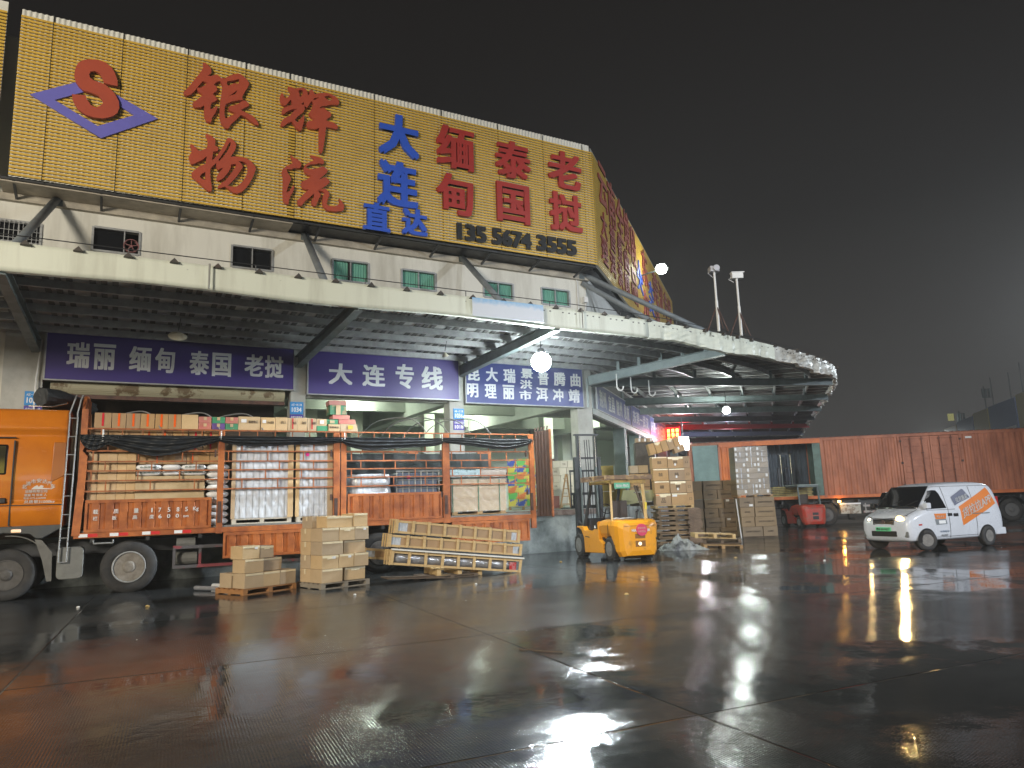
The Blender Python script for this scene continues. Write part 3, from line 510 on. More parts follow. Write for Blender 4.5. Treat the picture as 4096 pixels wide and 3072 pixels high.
# ---------------- canopy ----------------
OUT=[FW.w(-13,15.72),FW.w(-6,15.74),FW.w(0,15.8),FW.w(5,15.86),FW.w(8.5,15.88),FW.w(10.9,15.92),V((4.03,20.58,0)),V((5.33,21.55,0)),V((6.8,22.74,0)),V((8.03,23.79,0)),V((9.2,24.85,0)),V((10.4,25.95,0)),V((11.6,27.15,0)),V((12.7,28.5,0)),V((13.5,29.75,0)),V((14.15,31.4,0)),V((14.9,33.6,0)),V((15.6,35.6,0)),V((17.2,40.5,0)),V((18.9,45.6,0)),V((21.0,52,0)),V((23.6,60,0))]
nW=6
CR=CORN+V((0,0,0))
INN=[FW.w(-13,21.6),FW.w(-6,21.6),FW.w(0,21.6),FW.w(5,21.6),FW.w(9,21.6),FW.w(12.5,21.6),FW.w(14.6,21.6),FW.w(15.1,21.6)]
def sp_(u): return FS.w(SU+u,SW)
INN+= [sp_(.15),sp_(.5),sp_(.9),sp_(1.4),sp_(2.2),sp_(3.2),sp_(4.4),sp_(5.8),sp_(8),sp_(10),sp_(15),sp_(20),sp_(26.5),sp_(34.5)]
assert len(INN)==len(OUT)
cn=thing('loading_canopy','wide sheet metal canopy with a cream fascia, crumpled where it curves round the corner','canopy',FW.w(0,21.6,6.3))
def lerp(a,b,t): return a+(b-a)*t
zi,zo=6.50,6.70
def seglist(t,z):
    return [V((lerp(a,b,t).x,lerp(a,b,t).y,z)) for a,b in zip(INN,OUT)]
# roof sheets with raised ribs (pattern of the sheet)
rs=MB(); NS=14; pts=[]
fine=[]
for i in range(len(OUT)-1):
    L0=(OUT[i+1]-OUT[i]).length; k=max(1,int(L0/.8))
    for j in range(k): fine.append((lerp(INN[i],INN[i+1],j/k),lerp(OUT[i],OUT[i+1],j/k)))
fine.append((INN[-1],OUT[-1]))
for i in range(len(fine)-1):
    a,b=fine[i]; c,d=fine[i+1]
    def P(p,z): return (p.x,p.y,z)
    rs.add([P(a,zi),P(c,zi),P(d,zo),P(b,zo)],[(0,1,2,3)])
rs.build('roof_sheet',SHEET,cn,solid=.01)
rb=MB(); random.seed(3)
for i in range(len(fine)-1):
    a,b=fine[i]; d=(b-a).normalized(); sd=V((-d.y,d.x,0))*.085; wob=random.uniform(-.04,.05) if b.x>5 else 0
    b2=b+d*.10; up=.17+wob
    rb.add([(a-sd).to_tuple()[:2]+(zi+.02,),(a+sd).to_tuple()[:2]+(zi+.02,),a.to_tuple()[:2]+(zi+.13,),(b2-sd).to_tuple()[:2]+(zo+.06,),(b2+sd).to_tuple()[:2]+(zo+.06,),b2.to_tuple()[:2]+(zo+up*.9,)],[(0,1,2),(5,4,3),(0,2,5,3),(2,1,4,5),(1,0,3,4)])
rb.build('roof_rib',mat('rib_dark',(.05,.05,.045),.6,(.10,.06,.045),6,.6),cn)
# trough ribs under the sheet
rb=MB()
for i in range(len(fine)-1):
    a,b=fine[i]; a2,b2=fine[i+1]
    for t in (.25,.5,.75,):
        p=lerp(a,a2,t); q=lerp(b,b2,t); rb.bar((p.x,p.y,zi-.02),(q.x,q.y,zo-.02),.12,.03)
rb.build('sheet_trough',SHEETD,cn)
for t in (.08,.24,.40,.56,.72,.88):
    z=lerp(V((zi,0,0)),V((zo,0,0)),t).x-.12; sl=seglist(t,z); pu=MB()
    for i in range(len(sl)-1): pu.bar(sl[i],sl[i+1],.07,.17)
    pu.build('purlin',GALV,cn)
# tapered cantilever beams
def beam(p,q,zb0,zb1,h=.34,w=.20,mt=STEELG):
    m=MB(); p=V(p);q=V(q); d=(q-p); d.z=0; d.normalize(); s=V((-d.y,d.x,0))
    def sec(P,z0_,z1_,): return [P-s*w/2+V((0,0,z0_)),P+s*w/2+V((0,0,z0_)),P+s*w/2+V((0,0,z0_+.02)),P+s*.01+V((0,0,z0_+.02)),P+s*.01+V((0,0,z1_-.02)),P+s*w/2+V((0,0,z1_-.02)),P+s*w/2+V((0,0,z1_)),P-s*w/2+V((0,0,z1_)),P-s*w/2+V((0,0,z1_-.02)),P-s*.01+V((0,0,z1_-.02)),P-s*.01+V((0,0,z0_+.02)),P-s*w/2+V((0,0,z0_+.02))]
    m.rings([sec(p,zb0,zb0+h),sec(q,zb1,zb1+h*.8)]); m.build('beam',mt,cn)
    for t in (.24,.40,.56,.72,.88):
        P=lerp(p,q,t); zb=lerp(V((zb0+h,0,0)),V((zb1+h*.8,0,0)),t).x; zt=lerp(V((zi,0,0)),V((zo,0,0)),t).x-.03
        if zt>zb: st=MB(); st.box(P.x-.05,P.x+.05,P.y-.05,P.y+.05,zb-.02,zt); st.build('purlin_post',mt,cn)
for u0,u1,w in ((-1.95,-2.1,15.85),(4.60,4.75,15.95),(9.85,10.2,16.0),(-8,-8.2,15.85)):
    beam(FW.w(u0,21.7),FW.w(u1,w),5.86,6.18)
cp=FW.w(14.95,21.5)
beam(cp,V((6.9,23.0,0)),5.80,6.16,mt=mat('pale_steel',(.30,.36,.36),.45,(.2,.24,.24),3,.5))
beam(cp+V((.1,.2,0)),V((13.4,30.0,0)),5.80,6.10)
for (p,q,mt) in ((sp_(6.4),(15.3,34.9,0),STEELG),(sp_(10.2),(16.9,39.6,0),STEELG),(sp_(14.6),(18.5,44.4,0),STEELD),(sp_(19.5),(20.2,49.5,0),mat('red_lit_beam',(.30,.02,.02),.5)),(sp_(25),(22.1,55.4,0),mat('blue_grey_beam',(.14,.17,.25),.5)),(sp_(31),(23.3,59.2,0),STEELD)):  # neon's red light painted into the colour of one far beam
    beam(p,V(q),5.82,6.12,mt=mt)
# fascia
random.seed(11)
def fasc(i0,i1,mt,cr,name='fascia'):
    m=MB(); pts=OUT[i0:i1+1]; P=[]
    for i in range(len(pts)-1):
        k=max(2,int((pts[i+1]-pts[i]).length/.22))
        for j in range(k): P.append(lerp(pts[i],pts[i+1],j/k))
    P.append(pts[-1]); vs=[];fs=[]; rows=6
    for i,p in enumerate(P):
        d=(P[min(i+1,len(P)-1)]-P[max(i-1,0)]).normalized(); n=V((d.y,-d.x,0)); e=min(1,min(i,len(P)-1-i)/3)
        if i0==0: e=1 if i>3 else e
        a=random.gauss(0,1)*cr; zb=random.gauss(0,.35)*cr+ (sin(i*.23)*.03 if cr<.02 else sin(i*.31)*.05)
        for r in range(rows+1):
            v=r/rows; off=(a+random.gauss(0,.6)*cr)*(1-v)*e+random.gauss(0,.25)*cr
            z=6.28+.53*v+ (zb*(1-v)); vs.append(tuple((p+n*off).to_2d())+(z,))
    for i in range(len(P)-1):
        for r in range(rows): a=i*(rows+1)+r; fs.append((a,a+rows+1,a+rows+2,a+1))
    # bottom return lip
    nb=len(vs)
    for i,p in enumerate(P):
        d=(P[min(i+1,len(P)-1)]-P[max(i-1,0)]).normalized(); n=V((-d.y,d.x,0)); q=V(vs[i*(rows+1)])+n*.12; vs.append((q.x,q.y,q.z-.015))
    for i in range(len(P)-1): fs.append((i*(rows+1),nb+i,nb+i+1,(i+1)*(rows+1)))
    m.add(vs,fs); return m.build(name,mt,cn,solid=.008,smooth=cr<.02)
fasc(0,6,FASC,.004); fasc(6,10,FASC,.022,'bent_fascia'); fasc(10,14,FASCC,.05,'torn_fascia'); fasc(14,21,FASCC,.05,'torn_fascia')
m=MB()
for x in (1.5,10.88): p=FW.w(x,15.70 if x<5 else 15.78); q=FW.w(x+.03,15.70 if x<5 else 15.78); m.bar((p.x,p.y,6.27),(p.x,p.y,6.81),.03)
m.build('panel_joint',mat('joint_grey',(.2,.2,.18),.6),cn)
# thin wire rail along the edge
m=MB(); rail=[lerp(a,b,.93) for a,b in fine][6:]
m.tube([(p.x,p.y,7.08) for p in rail],.012,5)
for p in rail[::3]: m.tube([(p.x,p.y,6.7),(p.x,p.y,7.08)],.012,5)
m.build('wire_rail',STEELD,cn)
# round struts from the wall down to the canopy
for u,u2 in ((-1.71,-2.35),(4.71,4.5),(9.97,9.7),(14.86,17.8)):
    m=MB(); q=FW.w(u2,17.3,6.75) if u<14 else V((9.9,27.4,6.75)); p=FW.w(u,21.55,10.05); m.tube([p,q],.10,10); m.build('strut',mat('strut_paint',(.20,.23,.25),.5,(.12,.13,.14),3,.6),cn,smooth=True)
    k=MB(); k.box(-.12,.12,-.1,.1,-.25,.12); o=k.build('strut_bracket',STEELG,cn); o.location=p-ORG[cn]; o.data.transform(Mx.Translation(ORG[cn])); o.rotation_euler=(0,0,FW.rot)
m=MB(); m.tube([FW.w(14.9,21.55,9.7),V((8.0,27.0,6.75))],.10,10); m.build('strut',MATS['strut_paint'],cn,smooth=True)
# poster with blue cloud edge on the fascia
m=MB(); m.box(7.57,9.63,15.735,15.745,6.29,6.76)
def sky_poster():
    m_=bpy.data.materials.new('blank_poster_print'); m_.use_nodes=True; N=m_.node_tree.nodes; L=m_.node_tree.links; b=N['Principled BSDF']; b.inputs['Roughness'].default_value=.4
    t=N.new('ShaderNodeTexCoord'); s=N.new('ShaderNodeSeparateXYZ'); L.new(t.outputs['Object'],s.inputs[0]); nz=N.new('ShaderNodeTexNoise'); nz.inputs['Scale'].default_value=7; L.new(t.outputs['Object'],nz.inputs['Vector'])
    a=N.new('ShaderNodeMath'); a.operation='MULTIPLY_ADD'; a.inputs[1].default_value=.22; L.new(nz.outputs[0],a.inputs[0]); L.new(s.outputs[2],a.inputs[2])
    r=N.new('ShaderNodeMapRange'); r.inputs[1].default_value=.42; r.inputs[2].default_value=.60; L.new(a.outputs[0],r.inputs[0])
    x=N.new('ShaderNodeMix'); x.data_type='RGBA'; x.inputs[6].default_value=(.62,.66,.72,1); x.inputs[7].default_value=(.18,.42,.68,1); L.new(r.outputs[0],x.inputs[0]); L.new(x.outputs[2],b.inputs['Base Color']); return m_
tag(m.build('blank_banner',sky_poster(),F=FW,org=(7.57,15.735,6.29)),'blank white banner with a blue cloudy top edge stuck on the cream fascia','banner')
# cctv masts standing on the canopy
def cctv(x,y,label,fl):
    F=Frame(90,(0,0,0)); t=thing('camera_mast',label,'camera mast',(x,y,6.72),FG,'camera masts on the canopy roof')
    m=MB(); m.tube([(x,y,6.72),(x,y,7.7)],.045,8); m.tube([(x,y,7.7),(x,y,8.62)],.035,8); m.build('pole',WHITEM,t,smooth=False)
    for dx,dy in ((-.33,.1),(.33,.12),(.05,-.3)):
        k=MB(); k.tube([(x+dx,y+dy,6.74),(x,y,7.55)],.018,5); k.build('brace',RUST,t)
    k=MB()
    if fl: k.box(x-.16,x+.2,y-.09,y+.09,8.62,8.80); k.box(x-.18,x+.24,y-.11,y+.11,8.80,8.83); k.tube([(x-.16,y,8.68),(x-.26,y,8.6),(x-.1,y,8.5)],.012,5)
    else: k.box(x-.14,x+.14,y-.12,y+.2,8.62,8.80); k.lathe([(y-.18,.10),(y-.12,.10)],12,'y',(x+.04,0,8.72)); k.tube([(x-.12,y,8.7),(x-.2,y,8.6),(x-.05,y,8.45)],.012,5)
    k.build('camera',WHITEM if fl else mat('camera_grey',(.4,.4,.42),.4),t,bevel=.01)
cctv(6.47,21.95,'white camera mast with a dark lensed camera, the left one on the canopy edge',False)
cctv(7.40,22.70,'white camera mast with a boxy white camera, the right one on the canopy edge',True)
# ---------------- lit lamps ----------------
def high_bay(p,name,label,power,col,r=.17,rod=.35):
    t=thing(name,label,'lamp',p); x,y,z=p
    m=MB(); m.lathe([(z+r+.12,.04),(z+r+.10,.09),(z+r-.02,r*.45),(z+r-.05,r*.40)],20,'z',(x,y,0)); m.tube([(x,y,z+r+.1),(x,y,z+r+.1+rod)],.015,6); m.build('housing',STEELD,t,smooth=True)
    m=MB(); m.lathe([(z+r*sin(a_),max(.002,r*cos(a_))) for a_ in [-pi/2+pi*q_/14 for q_ in range(15)]],24,'z',(x,y,0)); b=m.build('bulb_glare',emitm('lamp_glow_'+name,col,110),t,smooth=True)  # globe widened to take in the lamp's glare
    lamp('POINT','lamp_light',(x,y,z-r-.06),power,col,.12); return t
p=FW.w(10.50,17.4,5.62)
high_bay(tuple(p),'floodlight','dazzling white floodlight under the canopy in front of the blue town board',520,(.86,.97,1),.28,.45)
lamp('SPOT','lamp_light',(p.x+.1,p.y-.3,p.z-.2),3000,(.86,.97,1),.22,(1.5,6,0),150,.35)
lamp('SPOT','lamp_light',(p.x-.2,p.y-.4,p.z-.2),5200,(.80,.90,1),.22,tuple(FT.w(2.9,18.8,2.4)),34,.7)  # extra beam added at the floodlight to brighten the wrapped pallets
high_bay((9.62,32.5,5.5),'pendant_lamp','small round white lamp hanging under the dark corner of the canopy',380,(.9,1,.93),.16,.6)
t=thing('floodlight','bright floodlight on the upper edge of the side sign','lamp',tuple(FS.w(su_+10.0,sw_-.6,12.6)))
lp=FS.w(su_+9.9,sw_-1.0,12.75); l2=FS.w(su_+9.9,sw_-.0,12.55)
m=MB(); m.tube([lp,l2],.03,6); m.build('arm',STEELG,t); m=MB(); m.lathe([(lp.z-.26,.01),(lp.z-.18,.2),(lp.z,.28),(lp.z+.18,.2),(lp.z+.26,.01)],18,'z',(lp.x,lp.y,0)); m.build('lens',emitm('flood_glow',(.95,1,.9),60),t,smooth=True)
lamp('POINT','lamp_light',lp+V((1.0,-2.2,-.3)),60,(.95,1,.88),.2)
# unlit dish reflectors
def dish(p,label,tilt,r=.2):
    t=thing('dish_lamp',label,'lamp',p); m=MB(); m.lathe([(0,.03),(-.04,r*.55),(-.10,r),(-.09,r*.95),(-.02,r*.4)],20,'z'); 
    for i in range(len(m.v)): m.v[i]=Mx.Translation(p)@Mx.Rotation(R_(tilt),4,'Y')@Mx.Rotation(R_(35),4,'X')@m.v[i]
    m.build('reflector',mat('enamel',(.45,.42,.33),.3),t,smooth=True)
    k=MB(); k.tube([V(p)+V((0,0,.05)),V(p)+V((.05,0,.35))],.012,5); k.build('hanger',STEELD,t)
dish((-8.05,17.1,6.02),'pale dish reflector lamp hanging unlit above the 瑞丽 board',25,.22)
dish(tuple(FW.w(8.35,19.3,6.12)),'small unlit pendant lamp under the canopy above the 大连专线 board',0,.10)
dish((4.9,28.5,5.85),'small unlit pendant lamp under the canopy corner near the blue side board',0,.10)
for i,(x,y) in enumerate(((3.6,24.6),(4.2,25.3),(5.0,26.2))):
    m=MB(); m.tube([(x,y,5.95),(x,y,5.5),(x+.03,y,5.4),(x+.12,y,5.36),(x+.2,y,5.42),(x+.22,y,5.52)],.022,6)
    tag(m.build('hanging_hook',WHITEM,org=(x,y,5.95)),['left','middle','right'][i]+' one of three white hooked pipes hanging in front of the blue side boards','hook',group='hooked pipes under the canopy corner')
# interior tube lights
TUBE=emitm('tube_glow',(.88,1,.80),14)
def tube(u,w,z,lab,pw=60,L_=1.2):
    pw*=1.8
    t=thing('tube_light',lab,'lamp',(u,w,z),FW); m=MB(); m.box(u-.1-L_/2,u+L_/2+.1,w-.05,w+.05,z+.05,z+.1); m.build('housing',WHITEM,t)
    m=MB(); m.tube([(u-L_/2,w,z),(u+L_/2,w,z)],.03,8); m.build('tube',TUBE,t)
    p=FW.w(u,w,z-.12); lamp('POINT','lamp_light',p,pw,(.86,1,.82),.25)
tube(10.8,24.6,5.65,'bright ceiling lamp just inside the lit bay below the blue board',170,.7)
tube(7.6,25.6,5.6,'fluorescent tube deep in the bay below the 大连专线 board',130)
tube(13.4,29.5,5.6,'fluorescent tube at the back of the lit bay beside the stacked white cartons',150)
tube(18.5,27.5,5.6,'fluorescent tube inside the side bay behind the forklift mast',130)
tube(12.5,38.5,5.6,'fluorescent tube in the green lit far room',260); tube(19.5,38.5,5.6,'second fluorescent tube in the green lit far room',260)
tube(3.2,31,5.6,'fluorescent tube far inside the bay behind the brown partition',60)
# neon sign and the glare behind it
nu=b0+18.6
t=thing('neon_sign','small glowing red and yellow sign box at the far end of the blue boards','sign',(nu,BWp-.5,4.9),FS)
m=MB(); m.box(nu,nu+.12,BWp-.85,BWp+.25,4.75,5.95); m.build('box',mat('neon_back',(.3,.01,.01),.5,emit=(1,.02,.03),estr=1.2),t)
m=MB()
for k in range(4):
    y=BWp-.75+.26*k
    for j in range(4): m.box(nu-.02,nu-.005,y,y+.15,4.86+j*.26,4.86+j*.26+.2)
m.build('glowing_characters',emitm('neon_glow',(1,.36,.04),9),t)
p=FS.w(nu-1,BWp-1.2,5.3); lamp('POINT','lamp_light',p,220,(1,.05,.06),.3)
t=thing('work_light','dazzling white work light beyond the stacked cartons at the dock end','lamp',(9.25,39.8,4.4))
m=MB(); m.box(9.0,9.55,39.7,39.8,4.25,4.95); m.build('lens',emitm('work_glow',(1,.98,1),28),t)
m=MB(); m.box(8.98,9.57,39.81,39.9,4.2,5.0); m.tube([(9.3,39.95,5.0),(9.3,39.95,6.0)],.03,6); m.build('housing',STEELD,t)
lamp('POINT','lamp_light',(9.3,39.4,4.7),600,(.96,.95,1),.3); lamp('POINT','lamp_light',(14,47,5.2),300,(.75,.8,1),.3)
# ---------------- orange cargo truck ----------------
w0=18.72; wf=21.14     # near and far side of the bed
tr=thing('cargo_truck','orange stake side cargo truck loaded with boxes, parked in front of the loading dock','truck',(0,w0,0),FT)
def rr(x0,x1,y0,y1,r,z,n=4):
    out=[]
    for cx,cy,a in ((x1-r,y1-r,0),(x0+r,y1-r,90),(x0+r,y0+r,180),(x1-r,y0+r,270)):
        for k in range(n+1): t=R_(a+90*k/n); out.append((cx+r*cos(t),cy+r*sin(t),z))
    return out
pr=[(1.50,.10),(1.56,.02),(1.90,0),(1.98,.0),(2.04,.07),(2.10,.055),(2.6,.045),(3.1,.06),(3.38,.075),(3.44,.10),(3.52,.11),(3.58,.03),(3.66,.01),(3.74,.05),(3.80,.06),(3.98,.10),(4.05,.16),(4.08,.28)]
m=MB(); rg=[]
for z,i in pr:
    x0=-3.95+(max(0,z-2.1)*.16)+ (.25 if z>3.9 else 0); rg.append(rr(x0+i*.5,-1.53,w0-.02+i,wf-.05-i,.09,z))
m.rings(rg); cab=m.build('cab',CABP,tr,smooth=True,bevel=.0)
for p in cab.data.polygons: p.use_smooth=len(p.vertices)<=4
m=MB()  # door seam and recess
for (a,b,c,d) in ((-2.52,-2.495,1.55,3.36),(-3.8,-2.495,3.42,3.435),(-3.8,-1.56,1.965,1.985)): m.box(a,b,w0-.03+.0,w0+.12,c,d)
m.build('door_seam',BLACKP,tr)
m=MB(); m.box(-3.55,-2.62,w0+.005,w0+.09,2.62,3.28); m.build('side_window',GLASS,tr,bevel=.09)
m=MB(); m.box(-2.98,-2.60,w0-.03,w0+.05,2.02,2.14); m.build('door_handle',BLACKP,tr,bevel=.02)
m=MB(); m.prism([(-1.81,2.45),(-1.56,2.6),(-1.56,3.33),(-1.79,3.33)],w0+.01,w0+.06); m.build('air_duct',mat('cab_paint_dull',(.34,.10,.012),.35,coat=.4),tr,bevel=.015)
m=MB(); m.prism([(-3.9,1.52),(-1.56,1.55),(-1.56,1.46),(-1.9,1.26),(-2.0,1.26),(-2.12,1.36),(-2.6,1.40),(-3.0,1.30),(-3.15,1.0),(-3.3,.62),(-3.9,.55)],w0+.02,w0+.5); m.build('skirt',mat('skirt_grey',(.055,.06,.062),.5,(.10,.095,.08),3,.5),tr,bevel=.02)
m=MB(); m.box(-2.46,-2.28,w0-.015,w0+.03,1.405,1.475); m.build('side_marker',emitm('marker_amber',(1,.45,.08),.7),tr,bevel=.02)
t=MB()
def mg(u,v):
    a=R_(20+75*u); return (-2.49+.78*cos(a)*(1 if u>.0 else 1),w0+.03+.45*v,.56+.78*sin(a))
t.grid(mg,10,2); t.prism([(-1.90,1.22),(-1.70,.95),(-1.68,.36),(-1.76,.36),(-1.86,.8),(-2.02,1.24)],w0+.03,w0+.08); t.build('mudguard',mat('mudguard_grey',(.14,.135,.12),.6,(.08,.075,.065),4,.6),tr,solid=.02)
m=MB(); m.prism([(x,z) for x,z,_ in [(p[0],p[1],0) for p in rr(-1.60,-1.10,.37,1.05,.10,0)]],w0+.02,w0+.42); m.build('urea_tank',PLG,tr,bevel=.02)
# ladder
m=MB()
for x in (0,.15):
    m.tube([(-1.57+x,w0-.06,.74),(-1.545+x,w0-.06,2.2),(-1.52+x,w0-.06,3.86),(-1.53+x,w0-.06,3.96),(-1.45+x*.8,w0-.02,4.28),(-1.43+x*.8,w0+.1,4.40)],.016,6)
for z in (.74,1.25,1.75,2.15,2.62,3.05,3.45,3.86): m.tube([(-1.56+.02*(z-.8)/3,w0-.06,z),(-1.41+.02*(z-.8)/3,w0-.06,z)],.012,6)
m.build('ladder',GALV,tr)
# wheels
def wheel(x,name='wheel',y=w0+.02,R=.535,front=True,parent=tr,rimM=RIMG,wd=.30,z=None,holes=10,ringc=GALV,hub=True):
    z=R if z is None else z
    m=MB(); m.lathe([(y+.02,R*.56),(y,R*.62),(y-.01,R*.80),(y+.015,R*.94),(y+.05,R),(y+wd-.05,R),(y+wd,R*.8),(y+wd,R*.5)],36,'y',(x,0,z)); 
    t=m.build(name,TYRE,parent,smooth=True)
    q=MB(); q.lathe([(y+.01,R*.585),(y-.012,R*.58),(y-.012,R*.55),(y+.03,R*.54),(y+.085,R*.40),(y+.075,R*.33),(y+.06,R*.30),(y+.055,.001)],30,'y',(x,0,z)); q.build('rim',rimM,t,smooth=False)
    if hub:
        h=MB(); h.lathe([(y+.06,R*.26),(y-.01,R*.22),(y-.03,R*.15),(y-.035,.001)],16,'y',(x,0,z)); h.build('hub',rimM,t)
        g=MB()
        for k in range(holes):
            a=2*pi*k/holes; g.lathe([(y+.030,.001),(y+.031,R*.088)],10,'y',(x+R*.47*cos(a),0,z+R*.47*sin(a)))
        g.build('rim_holes',DARKV,t)
        b=MB()
        for k in range(10):
            a=2*pi*(k+.5)/10; b.lathe([(y+.06,.02),(y+.02,.02),(y+.02,.001)],6,'y',(x+R*.34*cos(a),0,z+R*.34*sin(a)))
        b.build('wheel_nuts',RIMG,t)
    return t
wheel(-2.49,rimM=mat('dark_rim',(.085,.08,.075),.55,(.045,.04,.035),7,.7)); wheel(-.21,rimM=mat('dusty_rim',(.24,.22,.19),.6,(.13,.11,.085),6,.7),R=.575,z=.555)
m=MB(); m.lathe([(w0+.005,.345),(w0-.01,.340),(w0-.012,.318),(w0+.01,.312)],36,'y',(-.21,0,.555),False); m.build('rim_ring',GALV,tr)
for x in (5.55,6.85): wheel(x,R=.52,hub=False)
for x in (-2.49,-.21,5.55,6.85): wheel(x,R=.53,hub=False,y=wf-.35)
m=MB(); m.box(-3.8,9.9,w0+.85,w0+1.0,.85,1.14); m.box(-3.8,9.9,wf-1.0,wf-.85,.85,1.14)
for x in (-2.49,-.21,5.55,6.85): m.tube([(x,w0+.3,.53),(x,wf-.3,.53)],.08,8)
for x in [ -1+1.1*i for i in range(10)]: m.box(x,x+.08,w0+.05,wf-.05,1.12,1.22)
m.build('chassis',STEELD,tr)
m=MB(); m.tube([(.75,w0+.35,1.0),(1.15,w0+.35,1.0)],.14,12); m.build('air_tank',PLG,tr,smooth=False)
m=MB(); m.tube([(.75,w0+.4,.66),(1.2,w0+.4,.66)],.15,12); m.build('air_tank',PLG,tr)
m=MB()
for z in (.48,.92): m.box(.68,4.3,w0+.06,w0+.10,z-.035,z+.035)
for x in (.7,1.25,2.6,4.2): m.box(x-.03,x+.03,w0+.07,w0+.12,.45,.96)
m.build('side_guard',mat('side_guard_paint',(.085,.08,.085),.5,(.24,.03,.04),1.3,.8,contrast=(.5,.55)),tr)
m=MB(); m.tube([(-.93,w0+.02,1.17),(-.93,w0+.02,1.10),(-.55,w0+.02,1.10),(-.55,w0+.02,1.17)],.02,6); m.build('tie_hook',GALV,tr)
# bed
m=MB(); m.box(-1.32,10.16,w0,wf,1.22,1.34); m.build('bed_frame',ORANGE,tr,bevel=.006)
m=MB(); m.box(-1.28,10.12,w0+.06,wf-.06,1.345,1.385); m.build('bed_floor',mat('bed_floor_grey',(.20,.21,.20),.6,(.11,.11,.105),2,.6),tr)
RW=mat('reflector_white',(.8,.8,.8),.3); RR=mat('reflector_red',(.6,.03,.03),.3)
for x in (-1.22,-.62,.02,.68): 
    m=MB(); m.box(x,x+.17,w0-.008,w0,1.245,1.315); m.build('white_reflector',RW,tr)
    m=MB(); m.box(x+.18,x+.36,w0-.008,w0,1.245,1.315); m.build('red_reflector',RR,tr)
def panel(a,b,z1,z2,name='drop_side',lean=0):
    m=MB(); n=max(6,int((b-a)/.085)); n=int((b-a)/.28)
    y=w0-.012
    m.box(a,b,y,y+.05,z2-.07,z2); m.box(a,b,y,y+.05,z1,z1+.06); m.box(a,a+.05,y,y+.05,z1+.06,z2-.07); m.box(b-.05,b,y,y+.05,z1+.06,z2-.07)
    pts=[]; p=(b-a-.1)/n
    for i in range(n):
        x=a+.05+i*p
        pts+=[(x,y+.045),(x+p*.18,y+.045),(x+p*.28,y+.008),(x+p*.82,y+.008),(x+p*.92,y+.045)]
    pts.append((b-.05,y+.045))
    vs=[(x,w,z1+.06) for x,w in pts]+[(x,w,z2-.07) for x,w in pts]; k=len(pts)
    m.add(vs,[(i,i+1,i+1+k,i+k) for i in range(k-1)])
    return m.build(name,ORANGE,tr,bevel=0)
panel(-1.13,1.46,1.345,2.05); panel(1.74,4.28,.62,1.215); panel(4.70,7.28,1.345,2.05); panel(7.56,9.95,.61,1.215)
# stencilled writing on the drop side
obs=[]
for i,(c,x) in enumerate((('载',-.92),('质',-.52),('量',-.12),('1',.20),('7',.36),('5',.55),('8',.74),('5',.92))):
    obs.append(glyph(c,x-(.05 if i<3 else .012 if c=='1' else .03),1.74,x+(.05 if i<3 else .012 if c=='1' else .03),1.84,w0-.016,LABELW,tr,bold=.01))
obs.append(glyph('Kg',1.06,1.73,1.18,1.84,w0-.016,LABELW,tr,bold=.01))
for i,(c,x) in enumerate((('栏',-.92),('板',-.55),('高',-.14),('度',.20),('6',.38),('0',.56),('0',.74))): obs.append(glyph(c,x-.045,1.60,x+(.045 if i<4 else .025),1.69,w0-.016,LABELW,tr,bold=.01))
obs.append(glyph('mm',.86,1.605,.97,1.65,w0-.016,LABELW,tr,bold=.005)); join_into('stencil',obs)
CW=mat('cab_lettering',(.66,.62,.58),.5)
obs=[]
ar='北流市安达汽车'
for i,c in enumerate(ar[:7]):
    a=R_(150-i*20); cx=-2.02+.30*cos(a); cz=2.24+.25*sin(a); obs.append(glyph(c,cx-.045,cz-.04,cx+.045,cz+.05,w0+.018,CW,tr,bold=.01))
obs.append(glyph('运输有限公司',-2.26,2.235,-1.86,2.30,w0+.018,CW,tr,bold=.01)); obs.append(glyph('载重 吨 限乘 人',-2.27,2.16,-1.86,2.215,w0+.018,CW,tr,bold=.01)); obs.append(glyph('电话 0775-6360008',-2.28,2.09+.01,-1.88,2.145,w0+.03,CW,tr,bold=.01))
obs.append(glyph('总质量31000kg',-2.27,1.995,-1.71,2.08,w0-.005+.03,CW,tr,bold=.01))
join_into('lettering',obs)
m=MB(); m.prism([(-2.16,2.31),(-2.10,2.37),(-2.05,2.40),(-2.02,2.36),(-1.98,2.40),(-1.93,2.38),(-1.95,2.34),(-1.80,2.32),(-1.72,2.35),(-1.78,2.31)],w0+.015,w0+.05); m.build('emblem',CW,tr)
# posts
def post(a,b,z1,z2,y=w0):
    m=MB(); m.box(a,b,y-.01,y+.07,z1,z2); return m.build('post',ORANGE,tr,bevel=.006)
post(1.57,1.71,1.2,3.62); post(4.33,4.49,1.34,3.62); post(4.52,4.66,1.34,3.62); post(7.32,7.52,1.2,3.62); post(10.03,10.18,.95,3.66)
m=MB(); m.prism([(-1.36,1.28),(-1.2,1.28),(-1.16,2.2),(-1.14,3.02),(-1.24,3.14),(-1.17,3.3),(-1.17,4.08),(-1.30,4.08),(-1.30,2.5)],w0-.015,w0+.08); m.build('head_post',ORANGE,tr,bevel=.006)
for x in (1.57,4.33,7.33,9.98):
    m=MB(); m.box(x-.08,x-.04,w0-.02,w0+.03,1.9,2.05); m.build('latch',RUST,tr)
    m=MB(); m.box(x-.08,x-.04,w0-.02,w0+.03,3.0,3.18); m.build('latch',RUST,tr)
    m=MB(); m.box(x+.02,x+.1,w0-.045,w0-.01,1.45,1.95); m.build('lock_plate',RUST,tr)
